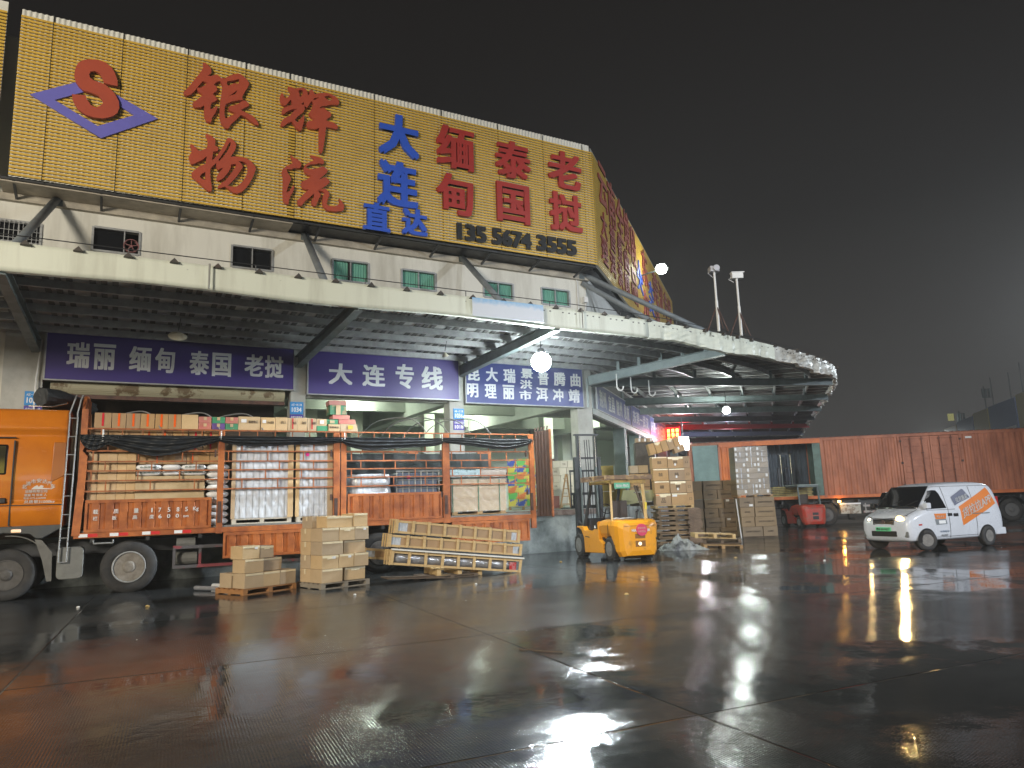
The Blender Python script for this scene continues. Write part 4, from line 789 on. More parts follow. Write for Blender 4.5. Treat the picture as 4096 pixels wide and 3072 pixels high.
# lattice and rails; near side in bays, far side galvanised
m=MB(); m.box(-1.17,10.19,w0-.005,w0+.045,3.625,3.66); m.build('top_rail',ORBAR,tr)
m=MB()
for x in [-.9+.42*i for i in range(27)]: m.box(x-.012,x+.012,w0+.005,w0+.03,3.50,3.625)
m.build('rail_stub',ORBAR,tr)
ZL=(3.48,3.14,2.90,2.69,2.47,2.24)
bays=((-1.17,1.57),(1.71,4.33),(4.66,7.32),(7.52,10.03))
random.seed(5)
for bi,(a,b) in enumerate(bays):
    m=MB()
    for z in ZL: m.box(a,b,w0+.0,w0+.035,z-.016,z+.016)
    zs=list(ZL)+[2.05 if bi in(0,2) else 2.24]
    for r in range(len(ZL)-1):
        n=3; off=.12 if r%2 else .45
        for k in range(n):
            x=a+(b-a)*((k+off)/n)+random.uniform(-.03,.03); m.box(x-.013,x+.013,w0+.004,w0+.031,ZL[r+1]+.016,ZL[r]-.016)
    if bi in(0,2):
        for k in range(3): x=a+(b-a)*(k+.3)/3; 
    m.build('lattice',ORBAR,tr)
for bi,(a,b) in enumerate(((4.9,7.3),(7.6,9.4))):
    m=MB(); y=wf-.05
    for z in (3.30,3.14,3.0,2.86,2.74): m.box(a,b,y,y+.03,z-.012,z+.012)
    for k in range(14): x=a+.1+(b-a-.2)*k/13; zz=(3.30,3.14,3.0,2.86)[k%4]; m.box(x-.012,x+.012,y+.002,y+.028,zz-.15,zz)
    m.build('far_lattice',GALV if bi else ORBAR,tr)
m=MB(); m.box(7.15,7.45,wf-.06,wf+.02,1.34,3.35); m.build('far_post',ORANGE,tr)
m=MB(); m.box(9.45,9.9,wf-.06,wf+.02,2.4,3.35); m.build('far_post',ORANGE,tr)
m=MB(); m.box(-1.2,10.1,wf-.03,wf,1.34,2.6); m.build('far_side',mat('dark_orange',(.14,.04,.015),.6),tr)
# headboard with arched top
m=MB(); n=14; hb=[(w0+.02,1.3),(wf-.02,1.3)]+[( (w0+wf)/2+(wf-w0)/2*cos(pi*k/n)*.99, 4.02+.50*sin(pi*k/n)) for k in range(n+1)]
vs=[(-1.30,y,z) for y,z in hb]+[(-1.24,y,z) for y,z in hb]; k=len(hb); m.add(vs,[tuple(range(k)),tuple(range(2*k-1,k-1,-1))]+[(i,(i+1)%k,(i+1)%k+k,i+k) for i in range(k)])
m.build('headboard',ORANGE,tr)
m=MB()
for y in (w0+.45,w0+.85,w0+1.25): m.box(-1.24,-1.20,y,y+.04,2.0,4.42)
m.build('headboard_rib',ORBAR,tr)
# rear door swung outward
m=MB(); pts=[]
d=V((.10,-.72,0)); o=V((10.22,w0-.02,0)); nx=V((.72,.10,0)).normalized()
for i in range(5):
    for f,g_ in ((0,0),(.35,0),(.5,.04),(.85,.04)): pts.append(o+d*((i+f)/5)+nx*g_)
pts.append(o+d); k=len(pts)
m.add([(p.x,p.y,1.28) for p in pts]+[(p.x,p.y,3.73) for p in pts],[(i,i+1,i+1+k,i+k) for i in range(k-1)])
m.build('rear_door',mat('door_brown',(.055,.028,.02),.55,(.10,.05,.03),3,.6),tr,solid=.03)
m=MB(); m.bar(o+d+V((0,0,1.26)),o+d+V((0,0,3.74)),.05,.05); m.build('door_edge',ORBAR,tr)
m=MB(); 
for k in range(5): m.bar(o+d*(k/5)+V((0,0,3.74)),o+d*(k/5)+V((.03,0,3.84)),.03)
m.build('door_latch_rods',RUST,tr)
# tarpaulin gathered along the side
def swag(a,b,zt,drop,seed,pull=0):
    rnd=random.Random(seed); ph=rnd.uniform(0,6); m=MB()
    def fn(u,v):
        x=a+(b-a)*u; prof=(sin(pi*min(1,max(0,u)))**.6); e=.10+drop*prof*(.75+.25*sin(u*5+ph))
        if pull: e=max(e,.28*(1-abs(u-pull)/.05)) if abs(u-pull)<.05 else e
        z=zt-e*v; s=v*6.5*pi
        y=w0-.035-.03*sin(s+2*u*sin(ph)+.8*sin(u*7))-.05*sin(pi*v)-.012*sin(u*40+ph+v*5)
        return (x,y,z)
    m.grid(fn,48,22); return m.build('side_tarpaulin',TARP,tr,smooth=True,solid=.006)
swag(-1.30,-.55,3.50,.30,1); swag(-.95,1.60,3.50,.38,2); swag(1.55,4.55,3.50,.20,3); swag(4.5,7.35,3.50,.33,4); swag(7.3,10.1,3.52,.26,5,.86)
m=MB(); m.tube([(-.86,w0-.06,3.62),(-.86,w0-.07,3.35)],.02,6); m.tube([(1.62,w0-.06,3.62),(1.62,w0-.07,3.42)],.015,6); m.tube([(4.6,w0-.05,3.62),(4.6,w0-.07,3.42)],.015,6); m.tube([(7.3,w0-.05,3.62),(7.3,w0-.07,3.42)],.015,6); m.build('tie_strap',LABELW,tr)
# bare hoops over the rear half
for i,x in enumerate((.3,1.6,2.6,6.89,7.52,8.19,8.82)):
    m=MB(); n=16; pp=[]; dx=.35*(-1)**i if i else 0
    for k in range(n+1):
        t=k/n; y=w0+.05+(wf-w0-.1)*t; e=abs(2*t-1)**3.2; pp.append((x-1.28*t,y,3.66+.52*(1-e)))
    m.tube(pp,.016,6); m.build('hoop',GALV,tr)
# tarpaulin roll on the roof rack
m=MB()
def roll(u,v):
    a=2*pi*u; r=.2*(1+.07*sin(3*a+5*v)+.05*sin(9*a)); return (-2.12+.78*v*.9+r*.25*cos(a)*0+.0, w0+.55+ .9*v*.2 + r*cos(a), 4.42+r*sin(a)*.95)
m.grid(roll,28,8); 
ro=MB()
pts=[V((-2.14,w0+.30,4.37)),V((-1.85,w0+.7,4.38)),V((-1.55,w0+1.2,4.36)),V((-1.2,w0+1.7,4.3))]
rndm=random.Random(4); 
ro.tube(pts,[.20,.20,.18,.14],14)
for i in range(len(ro.v)): ro.v[i]=ro.v[i]+V((rndm.uniform(-.02,.02),rndm.uniform(-.02,.02),rndm.uniform(-.02,.02)))
r_=ro.build('rolled_tarpaulin',None or mat('tarp_roll',(.03,.033,.035),.5,(.012,.013,.015),9,.7,bump=.6,bscale=15),FRM and tr); 
m=MB(); m.tube([(-2.35,w0+.35,4.17),(-1.9,w0+.25,4.15),(-1.60,w0+.15,4.22)],.02,8); m.build('roof_bar',CHROME,tr)
# ---------------- load on the truck ----------------
def crate_box(name,F,x0,x1,y0,y1,z0,z1,mt,label,cat,group=None,bevel=.006,rz=0):
    pass
BOXN=[0]
def cbox(F,x,y,z,w,d,h,mt,label,rz=0,tape=TAPE,tmode='front',group=None,lab=None,ink=None,name='cardboard_box',th=.05,labm=None,tilt=0):
    """one closed carton: front-left-bottom corner (x,y,z) in frame F; front face looks towards -y"""
    t=thing(name,label,'box',(x,y,z),F,group); BOXN[0]+=1; rn=random.Random(BOXN[0]); o=V((x,y,z)); k=.004
    m=MB(); j=lambda: rn.uniform(-.006,.006)
    vs=[(x+j(),y+j(),z),(x+w+j(),y+j(),z),(x+w+j(),y+d+j(),z),(x+j(),y+d+j(),z),(x+j(),y+j(),z+h),(x+w+j(),y+j(),z+h),(x+w+j(),y+d+j(),z+h),(x+j(),y+d+j(),z+h)]
    m.add(vs,[(3,2,1,0),(4,5,6,7),(0,1,5,4),(1,2,6,5),(2,3,7,6),(3,0,4,7)]); m.build('carton',mt,t,bevel=.004)
    if tape:
        q=MB()
        if tmode=='front': q.box(x+w/2-th/2,x+w/2+th/2,y-.009,y-.006,z+h*.12,z+h*.98)
        elif tmode=='top': q.box(x+.01,x+w-.01,y-.010,y-.006,z+h-.045,z+h-.005); q.box(x-.0,x+w,y+d/2-.03,y+d/2+.03,z+h+.006,z+h+.009)
        elif tmode=='side': q.box(x-.010,x-.006,y+d/2-.03,y+d/2+.03,z+h*.6,z+h)
        elif tmode=='mid': q.box(x+.01,x+w-.01,y-.010,y-.006,z+h*.80,z+h*.97); q.box(x+w*.3,x+w*.7,y-.011,y-.007,z+h*.70,z+h*.8)
        q.build('tape',tape,t)
    if lab:
        q=MB(); a,b,c,d_=lab; q.box(x+w*a,x+w*b,y-.011,y-.0065,z+h*c,z+h*d_); q.build('label',labm or LABELW,t)
    if ink:
        obs=[glyph(s,x+w*a,z+h*c,x+w*b,z+h*d_,y-.0065,INK,t,bold=0,name='print') for s,a,b,c,d_ in ink]
        if len(obs)>1: join_into('print',obs)
    t.rotation_euler=(0,tilt,F.rot+rz); return t
random.seed(21)
x=-1.05
TOP=[(.34,KRAFT,RTAPE),(.30,KRAFT,OTAPE),(.29,KRAFT,OTAPE),(.30,KRAFT,OTAPE),(.28,KRAFT,OTAPE),(.29,KRAFT,OTAPE),(.37,KRAFT2,None)]
ordn=['first','second','third','fourth','fifth','sixth','seventh','eighth','ninth','tenth','eleventh','twelfth']
GT='cartons in the row along the top rail of the orange truck'
for i,(w,mt,tp) in enumerate(TOP):
    cbox(FT,x,w0+.10,3.672,w-.012,.42,.345,mt,'%s carton from the cab in the truck top row, %s'%(ordn[i],'red tape' if tp==RTAPE else 'orange tape' if tp else 'plain and wide'),tape=tp,group=GT,th=.045); x+=w
PINK=mat('pink_print_carton',(.50,.17,.15),.6,(.45,.30,.18),3,.5); GREEN=mat('green_print_carton',(.06,.25,.13),.6,(.38,.28,.15),2.2,.8,contrast=(.5,.54)); PURP=mat('purple_print_carton',(.13,.06,.26),.6)
for i,(cc,c2,n1,n2) in enumerate(((PINK,PINK,'pink','pink'),(PURP,GREEN,'purple','green'),(GREEN,PINK,'green','pink'))):
    for r,(q,n) in enumerate(((cc,n1),(c2,n2))):
        cbox(FT,x,w0+.10,3.672+.155*r,.285,.4,.15,q,'flat %s carton, %s of the %s short pair in the truck top row'%(n,['lower','upper'][r],ordn[i]),tape=None,group=GT,lab=(.38,.62,.45,.95),labm=KRAFT2)
    x+=.30
ws=[(.52,'wide red edged carton with black print'),(.36,'red edged carton with printed panel'),(.30,'carton printed with small grey marks'),(.24,'carton with red seams'),(.24,'carton with green side print'),(.24,'carton with a dark round print'),]
for i,(w,l) in enumerate(ws):
    cbox(FT,x,w0+.10,3.672,w-.012,.42,.33-.01*(i%2),KRAFT2,l+' in the truck top row above the wrapped pallets',tape=RTAPE if i in (3,5) else None,group=GT,th=.03,ink=[(('易碎物品','小心轻放','向上','食品','净含量','保质期')[i],.45,.9,.5,.72)] ,lab=(.12,.36,.55,.8) if i in(0,1) else None); x+=w
xe=x
cbox(FT,xe,w0+.1,3.672,.28,.4,.13,GREEN,'flat green carton at the foot of the small heap above the wrapped pallets',tape=None,group=GT)
cbox(FT,xe,w0+.1,3.805,.25,.4,.18,KRAFT2,'small pale carton resting on the flat green one in the truck top row',tape=None,group=GT,lab=(.3,.7,.3,.8))
cbox(FT,xe+.29,w0+.1,3.672,.30,.4,.18,KRAFT2,'pale carton with purple print at the foot of the carton heap',tape=None,group=GT,ink=[('新鲜美味',.1,.9,.4,.7)])
cbox(FT,xe+.60,w0+.1,3.672,.45,.4,.19,KRAFT2,'wide pale carton with a yellow spot at the rear end of the top row',tape=None,group=GT,lab=(.45,.75,.3,.8),labm=mat('yellow_print',(.62,.42,.05),.6))
cbox(FT,xe+.24,w0+.1,3.855,.30,.4,.12,GREEN,'flat green carton in the second course of the carton heap on the truck',tape=None,group=GT,lab=(.3,.7,.2,.8),labm=KRAFT2)
cbox(FT,xe+.56,w0+.1,3.865,.44,.4,.12,PINK,'flat pink carton in the second course of the carton heap on the truck',tape=None,group=GT)
cbox(FT,xe+.40,w0+.1,3.99,.45,.4,.11,PINK,'long pink carton in the third course of the carton heap on the truck',tape=None,group=GT)
cbox(FT,xe+.33,w0+.1,4.105,.43,.4,.25,GREEN,'green and kraft carton with chevron stripes near the top of the carton heap',tape=None,group=GT,lab=(.36,.64,.0,1),labm=KRAFT2)
cbox(FT,xe+.31,w0+.1,4.36,.45,.4,.12,PINK,'pink carton lying topmost on the carton heap over the truck',tape=None,group=GT)
# inside bay one
y=w0+.16
for i in range(5):
    cbox(FT,-1.12+.19*i*1.0,y,1.39,.185,.8,1.72+(.0),KRAFTD if i<0 else KRAFT2,'tall brown carton panel, %s from the head post inside the first truck bay'%ordn[i],tape=None,group='tall brown cartons behind the front lattice')
for i in range(8):
    cbox(FT,-1.10+.335*i,y+.05,3.13,.325,.5,.50,KRAFT,'%s carton of the row just under the tarpaulin in the first truck bay'%ordn[i],tape=(None,None,None,OTAPE,OTAPE,None,RTAPE,RTAPE)[i],group='cartons under the truck tarpaulin',th=.04)
for i in range(7):
    cbox(FT,-.12+.255*i,y+.12,2.85,.25,.4,.27,KRAFT,'%s small carton above the white sacks in the first truck bay'%ordn[i],tape=OTAPE if i%3==1 else None,group='small cartons above the white sacks',th=.03)
PLY=mat('pale_board',(.56,.44,.26),.6,(.46,.35,.19),1.5,.6)
for i,(z,h) in enumerate(((1.39,.42),(1.82,.40),(2.23,.34))):
    m=MB(); m.box(-.17,1.30,y-.02,y+.9,z,z+h); tag(m.build('flat_pack',PLY,F=FT,org=(-.17,y,z),bevel=.01),'long pale board pack lying %s under the white sacks in the truck'%('lowest','second','topmost')[i],'flat pack',group='board packs in the first truck bay')
SACK=mat('woven_sack',(.86,.88,.88),.4,(.72,.75,.77),4,.5,bump=.4,bscale=12)
def sg(v): return math.copysign(abs(v)**.55,v)
def sack(F,x,y,z,L_,D,H,label,txt=None,grp='white sacks in the truck'):
    m=MB(); rn=random.Random(int(x*100+z*37)); n=14; rg=[]
    for i in range(11):
        t=i/10; s=(1-abs(2*t-1)**3.5)**.5 if 0<t<1 else 0.05; s=max(s,.12); rg.append([(x+L_*t,y+D/2+D/2*s**.3*sg(cos(2*pi*k/n)),z+H/2+H/2*s*sg(sin(2*pi*k/n))+rn.uniform(-.006,.006)) for k in range(n)])
    m.rings(rg); t=m.build('white_sack',SACK,F=F,org=(x,y,z),smooth=True); tag(t,label,'sack',group=grp)
    if txt: ORG[t]=V((x,y,z)); glyph(txt,x+L_*.15,z+H*.38,x+L_*.85,z+H*.62,y-.005,mat('green_ink',(.02,.12,.08),.6),t,name='print',bold=0)
    return t
for r in range(2):
    for k,(xx,L_) in enumerate(((-.19,.58),(.37,.42),(.76,.58))):
        sack(FT,xx,y-.05,2.575+.13*r,L_,.45,.14,'white sack lying flat on the board packs, %s course, %s'%(['lower','upper'][r],['nearest the cab','middle','nearest the door post'][k]),'食品添加剂' if k!=1 else None)
for r in range(9):
    sack(FT,1.34,y-.04,1.40+.16*r,.52,.45,.165,'white sack, %s from the bottom of the sack column by the door post'%ordn[r])
# wrapped pallets in bay two
def wrapped(x0,x1,y0,y1,z0,z1,label,n):
    t=thing('wrapped_pallet',label,'pallet load',(x0,y0,z0),FT,'film wrapped pallets in the open truck bay')
    m=MB(); rn=random.Random(int(x0*10))
    nx=int((x1-x0)/.14); nz=7
    for i in range(nx):
        for k in range(nz):
            a=x0+.02+(x1-x0-.04)*i/nx; c=z0+.14+(z1-z0-.14)*k/nz; m.box(a+.010,a+(x1-x0-.04)/nx-.010,y0+rn.uniform(.005,.04),y0+.5,c+.004,c+(z1-z0-.14)/nz-.004)
    m.build('stacked_rolls',mat('silver_goods',(.86,.91,.97),.18,(.55,.61,.70),6,.7,metal=.15,stretch=(5,1,.35),coat=.5),t)
    m=MB(); m.box(x0+.02,x1-.02,y0+.45,y1,z0+.14,z1-.02); m.build('stacked_goods',mat('goods_grey',(.4,.42,.44),.5),t)
    def film(u,v):
        xx=x0+(x1-x0)*u; return (xx,y0-.005+.012*sin(xx*31+v*9)*sin(v*23),z0+.13+(z1-z0-.12)*v)
    m=MB(); m.grid(film,40,40); 
    fm=bpy.data.materials.get('clear_wrap')
    if not fm:
        fm=mat('clear_wrap',(.9,.93,.97),.12,bump=.9,bscale=6,alpha=.35,spec=1,stretch=(3,3,1)); 
    m.build('wrap_film',fm,t,smooth=True)
    m=MB()
    m.box(x0-.03,x0+.06,y0-.02,y0+.04,z0+.13,z1); m.build('corner_board',KRAFT2,t)
    m=MB(); m.box(x1-.10,x1+.03,y0-.02,y0+.04,z0+.13,z1); m.build('corner_board',KRAFT2,t)
    m=MB(); m.box(x0,x1,y0,y1,z0,z0+.03); m.box(x0,x1,y0,y1,z0+.10,z0+.13)
    for a in (x0,(x0+x1)/2-.05,x1-.1): m.box(a,a+.1,y0,y1,z0+.03,z0+.10)
    m.build('pallet',mat('whitish_wood',(.50,.46,.38),.6),t)
    if n: q=MB(); q.lathe([(y0-.02,.001),(y0-.019,.05)],12,'y',(x0+.25,0,z1-.35)); q.build('pink_sticker',mat('pink_sticker',(.75,.03,.28),.5),t)
wrapped(1.93,3.32,w0+.12,wf-.2,1.39,3.46,'larger pallet load wrapped in shiny clear film beside the white sacks',0)
wrapped(3.44,4.30,w0+.12,wf-.2,1.39,3.42,'narrower film wrapped pallet load with a pink sticker at the middle door posts',1)
# bay three
def bundle(x0,x1,z0,z1,label):
    m=MB(); n=40; rg=[]
    for j in range(5):
        z=z0+(z1-z0)*j/4; s=1 if 0<j<4 else .93; rg.append([(x+ (0),yy,z+.01*sin(k)) for k,(x,yy,_) in enumerate(rr((x0+x1)/2-(x1-x0)/2*s,(x0+x1)/2+(x1-x0)/2*s,w0+.12,w0+1.1,.22,0,8))])
    m.rings(rg); tag(m.build('wrapped_bundle',FILM,F=FT,org=(x0,w0+.1,z0),smooth=True),label,'bundle',group='white wrapped bundles in the third truck bay')
bundle(4.80,5.96,1.39,2.22,'lower white film wrapped bundle at the left of the third truck bay'); bundle(4.82,5.92,2.24,2.55,'upper white film wrapped bundle under the lattice of the third truck bay')
t=thing('caged_tank','grey liquid tank in a steel tube cage in the third truck bay','tank',(6.03,w0+.15,1.39),FT)
m=MB(); m.box(6.08,7.24,w0+.18,w0+1.2,1.5,2.58); m.build('tank',mat('tank_plastic',(.13,.17,.24),.35,(.10,.13,.19),2,.5),t,bevel=.06,smooth=False)
m=MB()
for k in range(8): x=6.05+k*.172; m.tube([(x,w0+.14,1.4),(x,w0+.14,2.62)],.014,6)
for k in range(6): z=1.5+k*.222; m.tube([(6.03,w0+.13,z),(7.27,w0+.13,z)],.012,6)
m.tube([(6.03,w0+.13,2.62),(7.27,w0+.13,2.62)],.018,6); m.build('cage',GALV,t)
m=MB(); m.box(6.33,6.42,w0+.115,w0+.12,2.42,2.50); m.build('pink_label',mat('pink_sticker',(.75,.03,.28),.5),t)
def back(u,v): x=4.75+4.9*u; return (x,wf-.35-.05*sin(x*4)-.03*sin(x*11+v*5),1.39+v*1.85)
m=MB(); m.grid(back,60,20); tag(m.build('tarpaulin_sheet',mat('dull_tarpaulin',(.035,.045,.045),.5,(.02,.025,.027),2,.6,bump=.5,bscale=5),F=FT,org=(4.75,wf-.35,1.39),smooth=True),'dark tarpaulin sheet hanging behind the load inside the rear half of the truck','tarpaulin')
# bay four
t=thing('board_pack','strapped pack of thin pale boards wrapped in film in the open rear bay','board pack',(7.6,w0+.15,1.39),FT)
m=MB()
for k in range(30): z=1.50+k*.0292; m.box(7.62+.006*(k%3),9.32-.008*(k%4),w0+.16+.004*(k%2),w0+1.25,z,z+.024)
m.build('boards',mat('layered_board',(.60,.45,.25),.45,(.46,.33,.17),9,.6),t)
m=MB(); m.box(7.64,9.30,w0+.175,w0+1.24,1.5,2.37); m.build('board_core',KRAFTD,t)
fm2=mat('haze_wrap',(.85,.80,.72),.10,bump=.9,bscale=5,alpha=.30,spec=1,stretch=(2,2,3))
m=MB(); m.grid(lambda u,v:(7.60+1.74*u,w0+.145+.008*sin(u*40+v*22),1.48+.92*v),50,20); m.build('wrap_film',fm2,t,smooth=True)
m=MB()
for x in (7.64,8.42,9.08): m.box(x,x+.02,w0+.135,w0+.142,1.47,2.39)
m.build('green_strap',mat('strap_green',(.04,.16,.09),.5),t)
m=MB(); m.box(7.62,9.32,w0+.16,w0+1.25,1.395,1.42)
for x in (7.64,8.40,9.12): m.box(x,x+.16,w0+.16,w0+1.25,1.42,1.495)
m.build('pallet',WOOD,t)
m=MB(); m.box(7.59,8.52,w0+.18,w0+1.1,2.42,2.655); m.build
tag(m.build('foil_carton',mat('foil_wrap',(.45,.60,.62),.25,(.3,.4,.42),5,.7,metal=.4,bump=.5),F=FT,org=(7.59,w0+.18,2.42),bevel=.015),'pale blue foil wrapped carton lying on the strapped board pack','carton')
m=MB(); m.box(8.55,9.34,w0+.18,w0+1.1,2.42,2.67); tag(m.build('foil_carton',mat('film_carton',(.62,.58,.52),.22,(.42,.36,.3),5,.7,bump=.5),F=FT,org=(8.55,w0+.18,2.42),bevel=.015),'film wrapped cream carton at the rear end on the strapped board pack','carton')
# ---------------- pallets and cartons in the yard ----------------
def make_pallet(F,x,y,z,w,d,label,mt=WOOD,h=.12,cat='pallet',group='wooden pallets in the yard',rz=0,tilt=0,tx=0):
    t=thing('wooden_pallet',label,cat,(x,y,z),F,group)
    n=6
    for i in range(n):
        m=MB(); a=y+(d-.1)*i/(n-1); m.box(x,x+w,a,a+.1,z+h-.02,z+h); m.build('deck_board',mt,t)
    for i in range(3):
        a=x+(w-.1)*i/2; m=MB(); m.box(a,a+.1,y,y+d,z+.018,z+h-.022); m.build('stringer',mt,t)
    for i in range(3):
        m=MB(); a=y+(d-.1)*i/2; m.box(x,x+w,a,a+.1,z,z+.016); m.build('bottom_board',mt,t)
    t.rotation_euler=(tx,tilt,F.rot+rz); return t
FA=Frame(44,(-4.17,15.81,0)); FB=Frame(36,(-5.59,15.23,0))
ORP=mat('orange_pallet_wood',(.42,.20,.07),.6,(.28,.14,.06),3,.6)
make_pallet(FA,-.02,-.02,0,1.22,1.02,'wooden pallet under the taller pile of cartons beside the truck',mat('grey_pallet_wood',(.30,.26,.20),.65,(.2,.17,.13),3,.6))
rows=[[(0,.52),(.62,.55)],[(0,.42),(.425,.38),(.81,.38)],[(0,.52),(.60,.57)],[(0,.42),(.425,.40),(.83,.36)]]
cn_=['left','middle','right']; rn_=['bottom','second','third','fourth']
GA='plain cartons of the taller yard pile'
random.seed(9)
for r,row in enumerate(rows):
    z=.125+.288*r
    for i,(x,w) in enumerate(row):
        pos=cn_[i] if len(row)==3 else ('left' if i==0 else 'right'); rec=.10 if (r in(0,2) and i==1) else 0
        cbox(FA,x,rec,z,w-.008,.46,.284,KRAFT2,'carton at the %s of the %s course in the taller yard pile, front side'%(pos,rn_[r]),tmode=('top','mid','top')[(i+r)%3],group=GA,lab=(.6,.8,.72,.9) if (r,i) in((1,0),(1,1),(3,2)) else None)
        if i==0: cbox(FA,x+.0,.47,z,w-.008,.42,.284,KRAFT2,'carton behind the left one of the %s course in the taller yard pile'%rn_[r],tmode='side',group=GA)
        else: cbox(FA,x,.56,z,w-.008,.40,.28,KRAFT2,'carton at the back %s of the %s course in the taller yard pile'%(pos,rn_[r]),tape=None,group=GA)
cbox(FA,.14,.05,1.277,.66,.42,.24,KRAFT2,'low wide carton on top of the taller yard pile',tmode='top',group=GA); cbox(FA,.04,.5,1.277,.6,.4,.255,KRAFT2,'carton behind the low one on top of the taller yard pile',tmode='side',group=GA)
cbox(FA,.82,.04,1.277,.37,.5,.285,KRAFT2,'upright carton at the right end on top of the taller yard pile',tmode='top',group=GA)
make_pallet(FB,-.04,-.02,0,1.30,1.0,'orange brown pallet under the low stepped pile of cartons',ORP)
GB='plain cartons of the low stepped pile'
for (x,y,z,w,h,l) in ((0,0,.125,.44,.30,'left carton in the bottom course'),(.445,0,.125,.40,.30,'middle carton in the bottom course'),(.85,0,.125,.40,.30,'right carton in the bottom course'),(-.0,.02,.427,.46,.28,'left carton in the second course'),(.53,.16,.427,.47,.27,'right, set back carton in the second course'),(-.04,.04,.71,.41,.27,'left carton in the top course'),(.38,.06,.71,.34,.25,'right carton with wet shining tape in the top course'),(-.02,.45,.125,.44,.30,'carton behind the left one of the bottom course'),(.44,.47,.125,.4,.30,'carton behind the middle of the bottom course')):
    cbox(FB,x,y,z,w,.42,h-.004,KRAFT2,l+' of the low stepped pile',tmode='mid' if 'shining' in l else 'top',group=GB,lab=(.68,.85,.72,.9) if 'left carton in the top' in l else None)
m=MB(); m.tube([(-7.15,16.5,.06),(-6.55,16.2,.06)],.045,10); tag(m.build('cardboard_tube',mat('foil_tube',(.5,.52,.55),.3,(.3,.3,.32),5,.6,metal=.5),org=(-7,16.4,.06)),'short silvery tube lying on the wet ground left of the low pile','tube')
m=MB(); m.tube([(-6.9,16.85,.06),(-6.2,16.5,.06)],.05,10); tag(m.build('cardboard_tube',mat('white_tube',(.6,.6,.58),.4),org=(-6.7,16.7,.06)),'white tube with a dark end lying behind the silvery one','tube')
# slatted crates lying one on another, tipped towards the right
def slat_crate(u,w,z,Ln,D,H,label,inner,ns=9,tilt=R_(7),rz=0,fill=True):
    t=thing('slatted_crate',label,'crate',(u,w,z),FT,'long slatted wooden crates')
    rn=random.Random(int(u*100)); 
    for (yy,zz) in ((w,z),(w,z+H-.05),(w+D-.03,z),(w+D-.03,z+H-.05)):
        m=MB(); m.box(u+.04,u+Ln-.04,yy+.012,yy+.036,zz,zz+.05); m.build('long_rail',WOODY,t)
    for i in range(ns):
        x=u+(Ln-.07)*i/(ns-1); s=rn.uniform(-.02,.02)
        m=MB(); m.prism([(x,z-.0),(x+.07,z-.0),(x+.07+s,z+H+.012),(x+s,z+H+.012)],w-.012,w+.011); m.build('slat',WOODY,t)
    for i in range(3):
        m=MB(); a=w+(D-.06)*i/2; m.box(u-.025,u-.001,a,a+.055,z-.01,z+H+.02); m.build('end_slat',WOODY,t)
    for i in range(0,ns,2):
        x=u+(Ln-.07)*i/(ns-1); m=MB(); m.box(x,x+.07,w,w+D,z+H+.001,z+H+.018); m.build('top_slat',WOODY,t)
    if inner=='k':
        m=MB(); m.box(u+.06,u+Ln-.1,w+.04,w+D-.05,z+.02,z+H-.02); m.build('inner_carton',KRAFT,t)
        m=MB(); m.box(u+.03,u+.30,w+.035,w+D-.045,z+.015,z+H-.015); m.box(u+Ln-.22,u+Ln-.08,w+.035,w+D-.045,z+.015,z+H-.015); m.build('film_wrap',FILM,t)
    else:
        m=MB(); pp=[(u+.1+(Ln-.2)*k/24,w+D*.45,z+H*.5) for k in range(25)]; m.tube(pp,[H*.40*(1+.10*sin(k*2.1)) for k in range(25)],14); m.build('foil_roll',mat('crinkled_foil',(.55,.55,.56),.16,(.35,.34,.34),8,.7,metal=.6,bump=1,bscale=12),t,smooth=True)
        m=MB(); m.box(u+Ln-.30,u+Ln-.12,w+.03,w+.05,z+.05,z+H-.08); m.build('red_wrap',mat('red_print_film',(.45,.03,.03),.25,(.5,.4,.4),9,.6),t)
    t.rotation_euler=(0,tilt,FT.rot+rz); return t
slat_crate(5.02,16.20,.40,3.32,.42,.31,'lowest slatted crate, silver foil rolls showing between its slats','f')
slat_crate(4.98,16.22,.80,3.40,.42,.27,'middle slatted crate with brown cartons inside','k',9)
slat_crate(5.14,16.20,1.095,3.20,.42,.29,'topmost slatted crate with brown cartons inside','k',9)
slat_crate(4.62,17.05,.52,1.2,.3,.24,'short end of a slatted crate sticking out to the left behind the lowest one','k',3)
t=thing('metal_profile','pair of long shiny white profiles lying on the lowest slatted crate','profile',(5.25,16.16,.745),FT)
m=MB(); m.box(5.25,8.40,16.16,16.22,.745,.775); m.build('profile_bar',CHROME,t); m=MB(); m.box(5.05,8.42,16.12,16.2,.70,.735); m.build('profile_bar',mat('white_profile',(.75,.73,.66),.2),t)
t.rotation_euler=(0,R_(7),FT.rot)
make_pallet(FT,6.2,16.35,.06,1.15,.9,'light pallet propping up the leaning slatted crates',WOODY,h=.15,tilt=R_(3))
make_pallet(FT,5.9,16.25,0,1.3,.9,'dark wet pallet lying beneath the light one under the slatted crates',WOODD,h=.06)
m=MB(); m.box(4.95,6.3,16.1,16.7,.09,.11); o=tag(m.build('plywood_sheet',WOODD,F=FT,org=(4.95,16.1,.02)),'wet plywood sheet lying at the left under the slatted crates','board'); o.rotation_euler=(0,R_(3),FT.rot)
